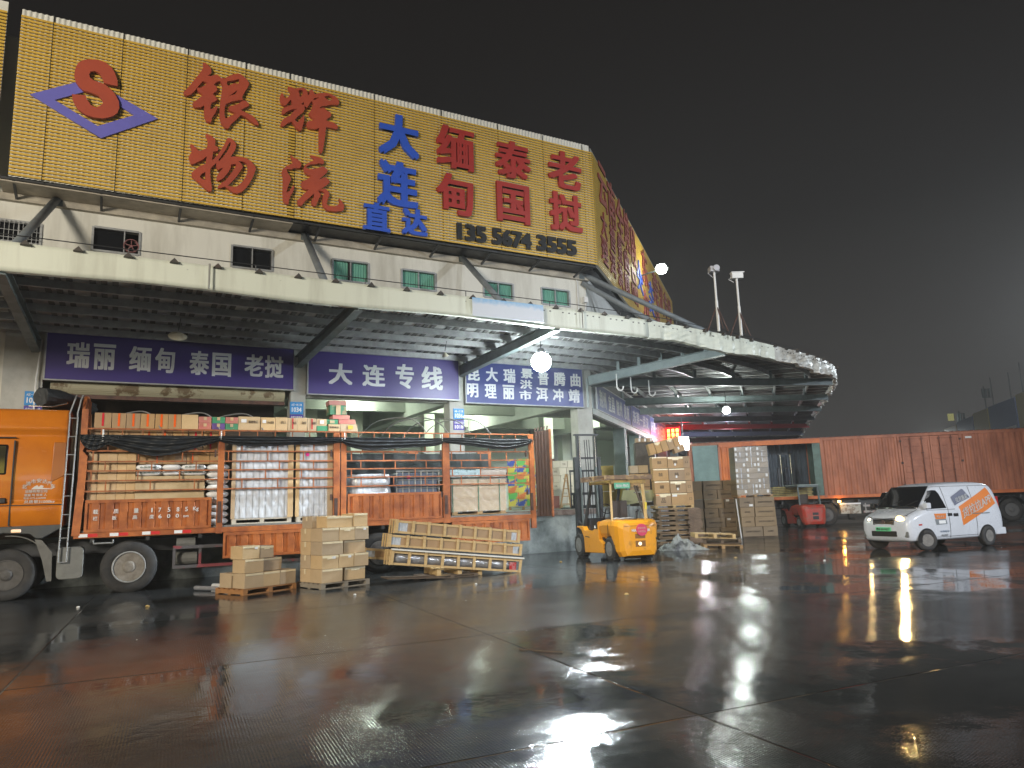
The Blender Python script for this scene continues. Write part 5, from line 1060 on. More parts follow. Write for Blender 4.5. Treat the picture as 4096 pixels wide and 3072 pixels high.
# ---------------- forklifts ----------------
def forklift(name,label,O,az,paint,mast_h,big=True):
    F=Frame(az,O); t=thing(name,label,'forklift',(0,0,0),F)
    wb=2.1 if big else 1.75; hw=.58 if big else .54
    def wh(x,side,R,wd,nm):
        y0=side*(hw+.04); s=1 if side>0 else -1
        m=MB(); n=28; p=[(y0,R*.55),(y0,R*.70),(y0-s*.015+s*.02,R*.82),(y0-s*.02,R*.96),(y0-s*.06,R),(y0-s*(wd-.05),R),(y0-s*wd,R*.9),(y0-s*wd,R*.5)]
        m.lathe(p,n,'y',(x,0,R)); 
        for k in range(20):
            a=2*pi*k/20; c=(x+R*.985*cos(a),0,R+R*.985*sin(a)); m.bar((c[0],y0-s*.02,c[2]),(c[0],y0-s*wd*.95,c[2]),.035,.05,up=(cos(a),0,sin(a)))
        w=m.build(nm,TYRE,t,smooth=False)
        q=MB(); q.lathe([(y0+.004*s,R*.60),(y0-s*.03,R*.56),(y0-s*.06,R*.42),(y0-s*.03,R*.28),(y0-s*.0,R*.24),(y0+s*.01,.001)],20,'y',(x,0,R)); q.build('rim',mat('fork_rim',(.24,.25,.25),.5,(.10,.09,.08),6,.7),w)
        g_=MB()
        for k in range(8):
            a=2*pi*k/8; g_.lathe([(y0-s*.035,.018),(y0-s*.015,.018),(y0-s*.014,.001)],6,'y',(x+R*.38*cos(a),0,R+R*.38*sin(a)))
        g_.build('wheel_nuts',STEELD,w)
    for s in (1,-1): wh(wb,s,.36 if big else .34,.26,'wheel'); wh(0,s,.33 if big else .27,.22,'wheel')
    # counterweight and body : one loft from back to front
    b=MB(); st=[(-.70,.30,.95,.34),(-.66,.17,1.04,.50),(-.55,.14,1.11,.60),(-.38,.13,1.13,.63),(.0-.02,.62,1.13,.63)]
    def sec(x,z0,z1,h):
        return [(x,h*.80,z0),(x,h*.93,z0+.14),(x,h,z1-.16),(x,h*.93,z1-.03),(x,h*.8,z1),(x,-h*.8,z1),(x,-h*.93,z1-.03),(x,-h,z1-.16),(x,-h*.93,z0+.14),(x,-h*.80,z0)]
    b.rings([sec(*q) for q in st+[(.35,.60,1.13,.61),(.62,.60,1.10,.60),(.70,.60,1.02,.60)]]); b.build('counterweight',paint,t,bevel=.012)
    b=MB(); b.prism([(-.36,.14),(-.30,.40),(-.12,.60),(.15,.64),(.32,.52),(.42,.22),(wb-.38,.18),(wb-.34,.62),(wb-.18,.80),(wb+.06,.84),(wb+.02,.90),(wb-.35,.86),(wb-.5,.76),(1.05,.74),(.95,.84),(.72,1.02),(-.36,1.10)] if False else
       [(.40,.20),(wb-.42,.16),(wb-.38,.58),(wb-.22,.80),(wb+.0,.88),(wb+.14,.86),(wb+.10,.92),(wb-.30,.92),(wb-.42,.80),(1.02,.80),(.92,.95),(.66,1.08),(.66,.56),(.42,.46)],-hw-.03,hw+.03)
    b.build('side_panel',paint,t,bevel=.012)
    b=MB(); b.box(-.55,.5,-.005,.005,1.125,1.14); b.box(-.02,.0,-hw-.035,-hw-.02,.62,1.0); b.box(-.02,.0,hw+.053,hw+.06,.62,1.0); b.box(-.712,-.70,-.48,.48,.955,.962); b.build('body_seam',BLACKP,t)
    b=MB(); b.tube([(.2,-.4,1.12),(.2,-.4,1.32),(.1,-.4,1.36)],.03,8); b.build('exhaust_pipe',STEELD,t)
    b=MB(); b.tube([(1.15,-.1,.70),(1.18,-.1,1.25)],.012,5); b.tube([(1.15,-.2,.70),(1.2,-.2,1.2)],.012,5); b.tube([(1.15,.25,.70),(1.12,.25,1.1)],.012,5); b.build('control_levers',BLACKP,t)
    b=MB(); b.box(.5,wb-.2,-.5,.5,.3,.70); b.box(wb-.5,wb-.25,-.45,.45,.5,1.15); b.build('floor_and_dash',BLACKP,t)
    b=MB(); b.box(.45,.55,-.25,.25,1.15,1.65); b.box(.50,.95,-.26,.26,1.06,1.17); b.build('seat',mat('seat_brown',(.045,.032,.025),.6),t,bevel=.03)
    b=MB(); n=16; pts=[(1.35+.05*cos(2*pi*k/n)*1.6,.17*sin(2*pi*k/n),1.42+.14*cos(2*pi*k/n)) for k in range(n+1)]; b.tube(pts,.014,6); b.tube([(1.36,0,1.42),(1.6,0,1.05)],.02,6); b.build('steering_wheel',BLACKP,t)
    gt=2.16 if big else 2.05
    for s in (1,-1):
        b=MB(); b.bar((-.10 if big else -.2,s*.53,1.10),(-.04,s*.50,gt-.02),.06,.07); o=b.build('rear_post',mat('fork_pale_yellow',(.62,.44,.20),.5) if big else STEELG,t)
        b=MB(); b.bar((wb-.22,s*.50,.85),(1.32,s*.47,gt-.03),.06,.09); b.build('front_post',STEELD,t)
    b=MB(); b.box(-.12,1.38,-.52,-.45,gt-.03,gt+.05); b.box(-.12,1.38,.45,.52,gt-.03,gt+.05); b.box(-.16,-.08,-.54,.54,gt-.05,gt+.06)
    for k in range(7): b.box(.05+k*.2,.09+k*.2,-.45,.45,gt,gt+.03)
    b.box(1.34,1.42,-.5,.5,gt-.03,gt+.05); b.build('overhead_guard',mat('guard_yellow',(.40,.25,.05),.5,(.15,.1,.04),5,.7) if big else STEELG,t,bevel=.006)
    mx=wb+.42; 
    for s in (1,-1):
        b=MB(); b.box(mx,mx+.14,s*.40-.05,s*.40+.05,.12,mast_h*.80); b.build('outer_mast',STEELD,t)
        b=MB(); b.box(mx+.03,mx+.13,s*.30-.04,s*.30+.04,.3,mast_h); b.build('inner_mast',STEELD,t)
        b=MB(); b.tube([(mx-.03,s*.27,.4),(mx-.03,s*.27,mast_h*.72)],.03,8); b.build('lift_cylinder',STEELG,t)
        b=MB(); b.tube([(mx-.03,s*.27,mast_h*.72),(mx-.03,s*.27,mast_h-.08)],.018,8); b.build('piston_rod',CHROME,t)
        b=MB(); b.tube([(wb-.1,s*.42,.85),(mx,s*.40,1.05)],.035,8); b.build('tilt_cylinder',STEELD,t)
    b=MB(); b.box(mx,mx+.12,-.42,.42,mast_h-.05,mast_h); b.box(mx,mx+.10,-.46,.46,mast_h*.80-.04,mast_h*.80+.02); b.box(mx,mx+.10,-.44,.44,mast_h*.6,mast_h*.6+.05); b.box(mx,mx+.1,-.4,.4,.4,.5); b.build('mast_cross_beam',STEELD,t)
    b=MB()
    for y in (-.08,.0,.08): b.tube([(mx-.05,y,.6),(mx-.06,y,mast_h*.62),(mx+.02,y,mast_h*.95)],.012,5)
    b.build('chain_and_hose',BLACKP,t)
    fz=1.44 if big else .9
    b=MB(); x=mx+.22; b.box(x-.04,x,-.56,.56,fz,fz+.10); b.box(x-.04,x,-.56,.56,fz+.42,fz+.50); b.box(x-.04,x,-.56,.56,fz+1.15,fz+1.21)
    for y in (-.54,-.3,-.1,.1,.3,.54): b.box(x-.035,x-.005,y-.018,y+.018,fz+.10,fz+1.15)
    b.build('load_backrest',STEELD,t)
    for y in (-.4,.4):
        b=MB(); b.box(x,x+.05,y-.06,y+.06,fz,fz+.5); b.box(x+.05,x+1.1,y-.06,y+.06,fz,fz+.04); b.build('fork',STEELD,t)
    b=MB(); b.box(-.706,-.69,-.14,.16,.62,.74); b.box(-.706,-.665,-.14,.16,.40,.56); b.build('counterweight_recess_shade',mat('recess_shade_orange',(.22,.09,.01),.5) if big else BLACKP,t)  # recess shade put into the colour of slightly proud boxes
    return t,F
fk,FK=forklift('forklift','yellow forklift seen from behind with a pink round sticker, parked at the dock edge',(3.12,20.75,0),-18.5,FYEL,3.78)
# writing on the counterweight (faces backwards): built in a frame turned to look at the back
def backtext(F,t,items):
    obs=[]
    for s,y0,z0,y1,z1,mt,nm in items:
        o=glyph(s,0,z0,abs(y1-y0),z1,0,mt,t,name=nm,bold=.02)
        for v in o.data.vertices: x,y,z=v.co; v.co=V((-.712+y,-(x+y0),z))
        obs.append(o)
    return obs
# local frame: x forward, y left. Seen from behind, +y is on the left
backtext(FK,fk,[('HA',-.26,.80,-.12,.875,LABELW,'maker_letters'),('HA',.17,.80,.29,.875,LABELW,'maker_letters')])
m=MB(); m.lathe([(-.712,.001),(-.711,.165)],24,'x',(0,-.035,.845)); 
for i,v in enumerate(m.v): m.v[i]=V((v.x if False else -.715,v.y,v.z))
m=MB(); m.lathe([(-.745,.001),(-.744,.16),(-.68,.16)],24,'x',(0,-.035,.845)); m.build('round_sticker',mat('pink_sticker2',(.62,.05,.12),.45),fk)
backtext(FK,fk,[('发快运找',-.10,.865,.14,.925,mat('sticker_text',(.75,.3,.3),.5),'sticker_text'),('小李货运',-.10,.775,.14,.835,MATS['sticker_text'],'sticker_text')])
for o in [c for c in bpy.data.objects if c.name.startswith('sticker_text')]: 
    for v in o.data.vertices: v.co.x-=.038
m=MB(); m.lathe([(-.725,.001),(-.72,.045),(-.66,.05)],14,'x',(0,.03,.48)); m.build('rear_lamp',emitm('rear_lamp_glow',(1,.75,.35),2.5),fk)
for y in (.42,-.50):
    m=MB(); m.lathe([(-.66,.001),(-.655,.035)],10,'x',(0,y,.60)); m.build('bolt_hole',BLACKP,fk)
m=MB(); m.prism([(.72,.86),(.98,.86),(.90,.98),(.74,1.04)],.611,.616); m.build('number_panel',BLACKP,fk)
o=glyph('35',0,.88,.12,.955,0,LABELW,fk,name='number',bold=.02)
for v in o.data.vertices: x,y,z=v.co; v.co=V((.92-x,.620-y,z))
m=MB(); m.prism([(1.30,.60),(1.62,.62),(1.62,.64),(1.32,.63)],.611,.616); m.build('stripe',BLACKP,fk)
m=MB(); m.box(-.215,-.19,-.02,.46,1.98,2.14); m.build('green_plate',mat('green_plate',(.10,.42,.25),.35,(.2,.5,.32),8,.5),fk)
o=glyph('场内01·粤B72',0,2.01,.40,2.10,0,LABELW,fk,name='plate_text',bold=.01)
for v in o.data.vertices: x,y,z=v.co; v.co=V((-.217+y,.42-x,z))
m=MB(); m.box(-.13,-.09,-.56,-.50,1.38,1.58); m.build('yellow_tag',mat('yellow_tag',(.75,.6,.05),.5),fk)
m=MB(); m.grid(lambda u,v:(-.30+.35*u,-.05+.55*v,1.135+.03*sin(u*7)*sin(v*6)+.02),10,12); tag(m.build('white_rag',LABELW,F=FK,org=(-.2,0,1.13),solid=.004),'white rag lying on the rear hood of the yellow forklift','rag')
make_pallet(FK,-.25,-.72,2.215,1.75,1.45,'dark pallet lying on the roof guard of the yellow forklift',mat('roof_pallet_wood',(.20,.13,.08),.7,(.42,.28,.13),2,.7,contrast=(.5,.56)),h=.14)
rf,FR_=forklift('forklift','worn red forklift with a pale roof, parked before the orange container truck',(14.75,37.2,0),-4,FRED,3.85,False)
m=MB(); m.box(-.15,1.4,-.55,.55,2.10,2.13); m.build('roof_sheet',mat('pale_sheet',(.35,.42,.40),.5),rf)
# ---------------- goods by the dock corner ----------------
def flat_stack(x0,x1,y0,y1,z0,z1,label,name='plank_stack',mt=None,n=16):
    t=thing(name,label,'timber',(x0,y0,z0)); m=MB(); rn=random.Random(int(x0*10)); h=(z1-z0)/n; k=0
    for i in range(n):
        a=rn.uniform(-.08,.06); b=rn.uniform(-.07,.07)
        if i%3==2:
            for q in range(3): xx=x0+.05+(x1-x0-.2)*q/2; m.box(xx,xx+.1,y0,y1,z0+i*h,z0+(i+.9)*h)
        else: m.box(x0+a,x1+b,y0+rn.uniform(-.05,.03),y1,z0+i*h+.004,z0+(i+.85)*h)
    m.build('planks',mt or WOOD,t); return t
flat_stack(5.15,6.55,27.0,28.1,0,1.30,'stack of old pallet boards carrying the big taped cartons',mt=mat('old_boards',(.34,.22,.11),.65,(.10,.07,.045),3,.8),n=22)
m=MB(); rn=random.Random(2)
for i in range(26):
    z=.05+i*.048; m.box(6.25+rn.uniform(-.05,.05),6.72+rn.uniform(-.08,.06),26.86+rn.uniform(-.03,.03),27.0-.01,z,z+.035)
tag(m.build('flattened_cardboard',mat('torn_cardboard',(.30,.20,.13),.8,(.16,.11,.08),6,.7,bump=.4),org=(6.2,26.9,0)),'torn flattened cardboard bundle leaning at the right of the board stack','cardboard')
make_pallet(FG,5.10,27.0,1.30,1.42,1.0,'new pallet under the big taped cartons beside the dock',WOODY,h=.11)
BIG='big taped cartons beside the dock'
hs=[.44,.45,.455,.44]
for r in range(4):
    z=1.415+sum(hs[:r]); 
    cbox(FG,5.14-.02*r,27.0,z,.56,.5,hs[r]-.01,KRAFT,'big carton at the left of the %s course beside the dock'%rn_[r],tmode='top' if r else 'mid',group=BIG,ink=[('囍',.35,.62,.38,.66)] if r else [('品',.35,.65,.2,.6)],lab=None if r else (.02,.25,.82,.93),labm=mat('orange_print',(.62,.20,.05),.6))
    cbox(FG,5.72-.02*r,27.0,z-.0,.58,.5,(hs[r]-.01)*.985,KRAFT,'big carton in the middle of the %s course beside the dock'%rn_[r],tmode=('top','mid','top','mid')[r],group=BIG,lab=(.05,.35,.72,.9) if r==0 else (.42,.52,.22,.42),ink=[('囍',.35,.62,.38,.66)] if r else None)
    cbox(FG,6.31-.02*r,27.05,z,.24,.5,hs[r]-.01,KRAFT,'narrow carton at the right of the %s course beside the dock'%rn_[r],tmode='mid',tape=None,group=BIG,ink=[('口',.3,.7,.4,.6)])
for i in range(5):
    cbox(FG,5.06+.235*i,27.0,3.265+.055*i,.225,.45,.41,KRAFT,'%s from the left of the tilted upright cartons on top of the big pile'%ordn[i],tilt=R_(-14),tape=TAPE if i%2 else None,tmode='mid',group='tilted upright cartons on the big pile')
cbox(FG,5.98,27.0,3.30,.40,.45,.25,KRAFT,'single carton lying aslant on the right top of the big pile',tilt=R_(-17),tape=None,lab=(.35,.5,.4,.8),group=BIG)
for i,x in enumerate((4.95,5.18,5.42)): cbox(FG,x,29.5,3.95-.0,.21,.3,.17,KRAFT,'small carton %s in a row seen above the tilted cartons'%['left','middle','right'][i],tape=None,lab=(.55,.9,.2,.9),group='small cartons seen over the big pile')
m=MB(); m.box(4.9,5.7,29.5,29.9,1.42,3.94); tag(m.build('tall_bale',mat('dark_bale',(.05,.04,.03),.6,(.1,.08,.06),5,.6,bump=.4),org=(4.9,29.5,1.42),bevel=.03),'tall dark bale carrying three small cartons at the side of the dock','bale')
# middle stack of printed cartons
FBm=FG
GM='printed brown cartons of the middle stack'
for r in range(6):
    z=.02+.388*r; split=.80 if r%2 else .56
    if r==5: split=.80
    xl=7.90-.0*r+.02*(r%2)
    dn='bottom second third fourth fifth top'.split()[r]
    long_first=(r%2==1)
    for i,(a,w) in enumerate(((0,split),(split+.03,1.40-split-.03))):
        lg=w>.6
        cbox(FG,xl+a,30.9,z,w,.75,.38,KRAFTD,'printed carton at the %s of the %s course of the middle stack'%(['left','right'][i],dn),tape=None,group=GM,ink=[('高阻燃环保箱材料' if lg else '品名规格',.15 if lg else .3,.88 if lg else .7,.42,.6)],lab=(.1,.35,.72,.95) if (r,i) in((3,1),(1,1)) else None)
    cbox(FG,7.47,31.0,z,.40,.7,.38,KRAFTD,'carton in the %s course of the column left behind the middle stack'%dn,tape=None,group='cartons of the column behind the middle stack')
make_pallet(FG,9.02,29.6,0,1.40,1.0,'dark pallet under the right hand stack of printed cartons',WOODD,h=.05)
for r in range(4):
    z=.055+.385*r; split=.60 if r%2 else .84; 
    if r==3: split=.58
    if r==2: split=.56
    if r==1: split=.52
    if r==0: split=.80
    dn='bottom second third top'.split()[r]
    for i,(a,w) in enumerate(((0,split),(split+.03,1.40-split-.03))):
        lg=w>.6
        cbox(FG,9.02+a-.012*r,29.6,z,w,.75,.377,KRAFTD,'printed carton at the %s of the %s course of the right hand stack'%(['left','right'][i],dn),tape=None,group='printed brown cartons of the right hand stack',ink=[('高阻燃环保箱材料' if lg else '品名规格',.15 if lg else .3,.88 if lg else .7,.42,.6)],lab=(.65,.9,.08,.3) if (r,i)==(3,0) else None)
make_pallet(FG,8.96,29.6,1.60,1.40,.9,'pallet sandwiched between the printed cartons and the film wrapped ones',WOOD,h=.10)
for r in range(9):
    for i in range(3):
        rr_=random.Random(r*7+i); cbox(FG,8.94+.445*i-.008*r*0+.003*(r-4),29.62,1.705+.215*r,.44,.8,.21,mat('film_carton_brown',(.27,.20,.115),.3,(.20,.15,.085),3,.6,coat=.3),'small labelled carton, %s of course %s in the tall film wrapped stack'%(['left','middle','right'][i],['one','two','three','four','five','six','seven','eight','nine'][r]),tape=FILM if rr_.random()<.5 else None,tmode='front',th=.03,group='labelled cartons of the film wrapped stack',lab=(.02,.20,.3,.85) if rr_.random()<.75 else (.7,.9,.3,.85))
m=MB(); m.grid(lambda u,v:(8.93+1.37*u+.012*sin(v*30),29.60-.006*sin(u*21+v*13),1.66+1.98*v),20,24); tag(m.build('stretch_film_sheet',mat('clear_film',(.9,.93,.97),.10,bump=.9,bscale=5,alpha=.14,spec=1,stretch=(3,3,1)),org=(8.93,29.6,1.66),smooth=True),'clear stretch film over the front of the tall stack of labelled cartons','film')
m=MB(); m.bar((8.92,29.5,0),(8.84,29.55,1.55),.06,.03); tag(m.build('white_post',LABELW,org=(8.92,29.5,0)),'thin white plastic post standing between the two printed carton stacks','post')
make_pallet(FG,6.02,24.0,0,1.22,1.0,'lowest wet pallet of the leaning pair by the white heap',WOOD,h=.14,rz=R_(-8),tilt=R_(2))
make_pallet(FG,6.1,24.35,.15,1.2,.9,'dark pallet in the middle of the leaning pallet pile',WOODD,h=.14,rz=R_(-14))
make_pallet(FG,5.80,24.2,.36,1.30,1.0,'topmost light pallet of the leaning pile by the white heap',WOODY,h=.15,rz=R_(-5),tilt=R_(3))
# crumpled white sheeting
def heap(u,v):
    a=u; x=4.62+1.5*u; y=23.75+.85*v; e=max(0,sin(pi*u)*sin(pi*v))**.45; pk=exp_(-((u-.42)/.28)**2)
    z=e*(.12+.24*pk)*(1+.30*sin(u*17+v*9)*sin(v*13-u*4)+.16*sin(u*41+v*23)+.1*sin(u*70-v*31)); return (x+.04*sin(v*15),y+.03*sin(u*19),max(.004,z))
exp_=math.exp
m=MB(); m.grid(heap,70,40); tag(m.build('crumpled_sheeting',mat('wet_sheeting',(.36,.37,.35),.42,(.06,.06,.06),3.2,.85,contrast=(.5,.62),bump=.7,bscale=14),org=(4.6,23.7,0),smooth=True),'heap of crumpled grey white plastic sheeting on the wet ground behind the yellow forklift','sheeting')
# ladder leaning
t=thing('wooden_ladder','grey wooden ladder with broad steps leaning behind the yellow forklift','ladder',(4.5,25.5,0))
for dx in (0,.34):
    m=MB(); m.bar((4.72+dx*.35,25.3+dx,.0),(4.20+dx*.35,25.9+dx*.6,2.15),.07,.05); m.build('rail',WOODD,t)
for k in range(6):
    f=(k+.7)/6.4; x=4.72-.52*f; y=25.3+.6*f; m=MB(); m.box(x-.06,x+.42,y-.02,y+.30,2.15*f-.02,2.15*f+.02); m.build('step',mat('step_wood',(.26,.24,.20),.7,(.12,.11,.09),4,.6),t)
m=MB(); m.prism([(3.0,.02),(3.6,.02),(3.5,.10),(3.2,.22),(3.05,.1)],21.0,21.25); tag(m.build('scrap_cardboard',KRAFTD,org=(3.3,21,0),bevel=.02),'crushed piece of brown cardboard on the ground behind the forklift rear wheel','scrap')
for i,(x,y,s) in enumerate(((1.9,13.3,.035),(-3.2,14.6,.03),(-6.9,13.9,.035),(-8.3,14.1,.03),(5.9,20.2,.04),(7.6,18.5,.03),(1.2,20.9,.035),(-.9,15.8,.03))):
    m=MB(); rn=random.Random(i); n=7
    m.rings([[(x+s*q*cos(2*pi*k/n)*rn.uniform(.6,1.3),y+s*q*sin(2*pi*k/n)*rn.uniform(.6,1.3),z) for k in range(n)] for q,z in ((1,.002),(1.1,.012),(.5,.03))])
    tag(m.build('litter_scrap',LABELW if i%2 else mat('litter_yellow',(.6,.42,.15),.6),org=(x,y,0)),['pale scrap on the open wet ground below the forklift reflection','small white scrap in front of the slatted crates','yellowish scrap near the bottom left corner','white scrap below the truck front wheel','yellowish scrap between the forklift and the heap','white scrap far out on the right side of the yard','yellowish scrap in front of the dock wall','white scrap right of the tall carton pile'][i],'litter',group='litter on the wet ground')
# goods standing on the dock, seen through the bays
SN=[mat('snack_yellow',(.62,.52,.06),.5,(.05,.10,.42),2.6,.9,contrast=(.52,.54)),mat('snack_orange',(.62,.16,.03),.5,(.60,.50,.10),2.5,.9,contrast=(.5,.53)),mat('snack_green',(.10,.42,.08),.5,(.6,.22,.03),2.4,.9,contrast=(.53,.56)),mat('snack_blue',(.03,.07,.40),.5,(.60,.52,.08),2.6,.9,contrast=(.5,.53))]
GD='colourful snack cartons on the dock'
nmv=['yellow and blue','orange and yellow','green and orange','blue and yellow']
for r in range(7):
    for c in range(3):
        k=(r*2+c*3+(r//2))%4; x=-.30+.38*c; z=1.56+.275*r
        cbox(FG,x,30,z,.372,.5,.27,SN[k],'%s snack carton, %s column, course %s of the stack past the truck tail'%(nmv[k],['left','middle','right'][c],['one','two','three','four','five','six','seven'][r]),tape=None,group=GD)
make_pallet(FG,-.3,30,1.40,1.2,.8,'pallet under the colourful snack cartons on the dock',WOOD,h=.15)
WB=mat('white_carton',(.60,.56,.44),.6,(.52,.48,.37),2,.5)
make_pallet(FG,1.2,29,1.40,1.2,.9,'pallet under the white cartons on the dock',WOOD,h=.15)
for r in range(6):
    for c in range(4):
        cbox(FG,1.15+.30*c+(.06 if r%2 else 0),29,1.56+.29*r,.29,.5,.283,WB,'white carton %s in course %s of the stack on the dock left of the forklift'%(ordn[c],['one','two','three','four','five','six'][r]),tape=None,group='white cartons on the dock',ink=[('饮品',.3,.7,.4,.65)] if (r+c)%2 else None)
cbox(FG,1.0,27.8,1.45,.30,.4,.62,KRAFTD,'brown carton low in front of the white cartons on the dock',tape=None); cbox(FG,1.32,27.8,1.45,.33,.4,.45,mat('dark_red_carton',(.20,.05,.03),.6),'dark red carton low in front of the white cartons on the dock',tape=None)
cbox(FG,1.02,27.8,2.08,.42,.4,.28,SN[3],'blue and yellow snack carton lying on the low brown carton on the dock',tape=None)
cbox(FG,1.1,31,3.0,.6,.5,.5,mat('maroon_carton',(.09,.035,.025),.6),'dark maroon carton at the back above the white cartons on the dock',tape=None)
m=MB(); m.box(1.1,1.7,31,31.5,1.42,3.0); tag(m.build('dark_crate',mat('maroon_carton',(.09,.035,.025),.6),org=(1.1,31,1.42)),'dark crate carrying the maroon carton at the back of the dock','crate')
YB=mat('yellow_carton',(.45,.36,.09),.6,(.4,.26,.06),3,.6)
for i,(x,z,w,h,l) in enumerate(((3.6,1.42,.55,.62,'lowest yellow carton'),(3.62,2.05,.5,.55,'yellow carton with a blue band'),(3.6,2.61,.52,.5,'topmost yellow carton'),(4.16,1.42,.4,.7,'right yellow carton'),(4.18,2.13,.38,.55,'upper right yellow carton'))):
    cbox(FG,x,30.5,z,w,.5,h-.01,YB,l+' in the pile seen behind the forklift mast',tape=None,group='yellow cartons behind the forklift mast')
for i,(x,z,w,h,l) in enumerate(((4.42,2.66,.30,.30,'small carton'),(4.74,2.66,.36,.30,'carton with purple print'),(4.42,2.14,.36,.5,'left carton in the row below'),(4.80,2.14,.34,.5,'right carton in the row below'),(4.40,1.60,.38,.53,'left carton in the lowest row'),(4.80,1.60,.34,.53,'right carton in the lowest row'))):
    cbox(FG,x,28.0,z,w,.45,h-.01,KRAFT2 if i<2 else KRAFT,l+' of the pile beyond the ladder',tape=None,group='carton pile beyond the ladder')
m=MB(); m.box(4.40,5.15,28.0,28.45,1.42,1.59); tag(m.build('low_board',WOODD,org=(4.4,28,1.42)),'low dark board under the carton pile beyond the ladder','board')
m=MB(); m.prism([(3.85,1.45),(5.1,1.6),(5.2,2.0),(4.0,2.02)],27.3,27.4); tag(m.build('plywood_sheet',mat('olive_board',(.30,.29,.14),.6),org=(4,27.3,1.45),bevel=.01),'olive board standing on the dock beyond the yellow forklift seat','board')
t=thing('step_ladder','small wooden step ladder standing on the dock left of the forklift mast','ladder',(1.75,27.6,1.42))
for x0,x1 in ((1.66,1.92),(2.05,1.96)):
    m=MB(); m.bar((x0,27.6,1.42),(x1,27.7,2.7),.04,.05); m.build('rail',WOOD,t)
for k in range(4): f=k/4.5+.12; m=MB(); m.box(1.66+.26*f,2.05-.09*f,27.58,27.66,1.42+1.28*f,1.45+1.28*f); m.build('rung',WOOD,t)
t=thing('extinguisher_cabinet','red cabinet standing behind the forklift mast','cabinet',(2.78,27.9,1.42)); m=MB(); m.box(2.78,3.06,27.9,28.1,2.0,3.3); m.build('door',mat('signal_red',(.50,.02,.02),.4),t,bevel=.01); m=MB(); m.box(2.76,3.08,27.92,28.12,1.42,2.0); m.build('base',WHITEM,t)

m=MB(); m.tube([(-.02,8.70,.010),(.25,8.52,.012),(.46,8.45,.009)],.007,5); tag(m.build('stick',WOODD,org=(0,7.9,0)),'thin dark stick lying on the open wet ground in the foreground','stick')
rn=random.Random(31); m=MB()
for i in range(40):
    x=rn.uniform(-9,9); y=rn.uniform(7,22)
    if x<-1 and y>13.5: continue
    s=rn.uniform(.006,.018); m.add([(x-s,y,.003),(x+s,y-s*.4,.004),(x+s*.6,y+s,.006),(x-s*.5,y+s*.8,.003),(x,y+.2*s,s*.8)],[(0,1,4),(1,2,4),(2,3,4),(3,0,4),(3,2,1,0)])
tag(m.build('grit',mat('grit_pale',(.42,.38,.30),.7)),'pale grit scattered over the wet yard','grit',kind='stuff')
# ---------------- container truck ----------------
FC=Frame(100); cy=40.07; cb=cy+2.45
ct=thing('container_truck','long articulated truck with an orange corrugated container body, its left side open','truck',(2.5,cy,0),FC)
def corr(a,b,z0,z1,y,mt,name,per=.28,dep=.045):
    m=MB(); pts=[]; n=max(1,round((b-a)/per)); p=(b-a)/n
    for i in range(n):
        x=a+i*p; pts+=[(x,y+dep),(x+p*.25,y+dep),(x+p*.42,y),(x+p*.75,y),(x+p*.92,y+dep)]
    pts.append((b,y+dep)); k=len(pts)
    m.add([(x,w,z0) for x,w in pts]+[(x,w,z1) for x,w in pts],[(i,i+1,i+1+k,i+k) for i in range(k-1)]); return m.build(name,mt,ct,solid=.01)
zt=4.50; zb=1.45
corr(4.02,5.2,zb+.1,zt-.2,cy+.02,CONTO,'side_wall'); corr(9.22,12.90,zb+.1,zt-.12,cy+.02,CONT,'side_wall'); corr(15.86,24,zb+.1,zt-.12,cy+.02,CONT,'side_wall')
m=MB(); m.box(2.5,24,cy,cy+.10,zt-.12,zt); m.build('top_rail',CONT,ct,bevel=.01)
m=MB(); m.box(4.0,9.22,cy-.012,cy+.02,zt-.24,zt-.01); m.build('door_header',CONTO,ct,bevel=.008)
m=MB(); m.box(2.5,24,cy,cy+.12,zb-.06,zb+.10); m.build('bottom_rail',CONTO,ct,bevel=.01)
for a,b,h in ((2.46,2.58,0),(9.10,9.22,0),(12.86,12.98,0),(15.76,15.88,0),(3.96,4.04,.24)):
    m=MB(); m.box(a,b,cy-.013,cy+.12,zb-.003,zt-h+.003); m.build('corner_post',CONT,ct,bevel=.01)
m=MB(); m.box(2.5,24,cy,cb,zt+.005,zt+.03); m.build('roof',CONT,ct)
m=MB()
for i in range(70): x=2.6+i*.305; m.box(x,x+.13,cy-.01,cb,zt+.03,zt+.06)
m.build('roof_rib',RUST,ct)
m=MB(); m.box(2.5,24,cb-.05,cb,zb,zt); m.box(23.9,24,cy+.1,cb-.05,zb,zt); m.build('end_wall',CONT,ct)
DB=mat('inner_blue',(.060,.085,.12),.5,(.03,.04,.055),2,.6)
corr(4.1,8.9,zb+.1,zt-.05,cb-.12,DB,'inner_wall',per=.30,dep=.06)
m=MB(); m.box(8.95,9.10,cy+.1,cb-.1,zb+.1,zt-.1); m.box(8.72,9.10,cy+.02,cy+.06,zb+.1,zt-.25); m.build('inner_jamb',mat('inner_green',(.10,.17,.14),.5,(.05,.07,.06),3,.7),ct)
m=MB(); m.box(2.5,9.1,cy+.12,cb-.1,zb,zb+.1); m.build('floor',WOODD,ct)
# teal door folded against the front
TE=mat('teal_door',(.17,.27,.26),.5,(.10,.16,.155),1.6,.6)
m=MB(); m.box(2.62,3.92,cy-.05,cy-.01,1.52,4.38); m.box(2.62,2.74,cy-.075,cy-.05,1.52,4.38); m.box(3.80,3.92,cy-.075,cy-.05,1.52,4.38)
for z in (1.9,2.35,2.95,3.55,4.15): m.box(2.74,3.80,cy-.065,cy-.05,z,z+.035)
m.build('open_door',TE,ct,bevel=.005)
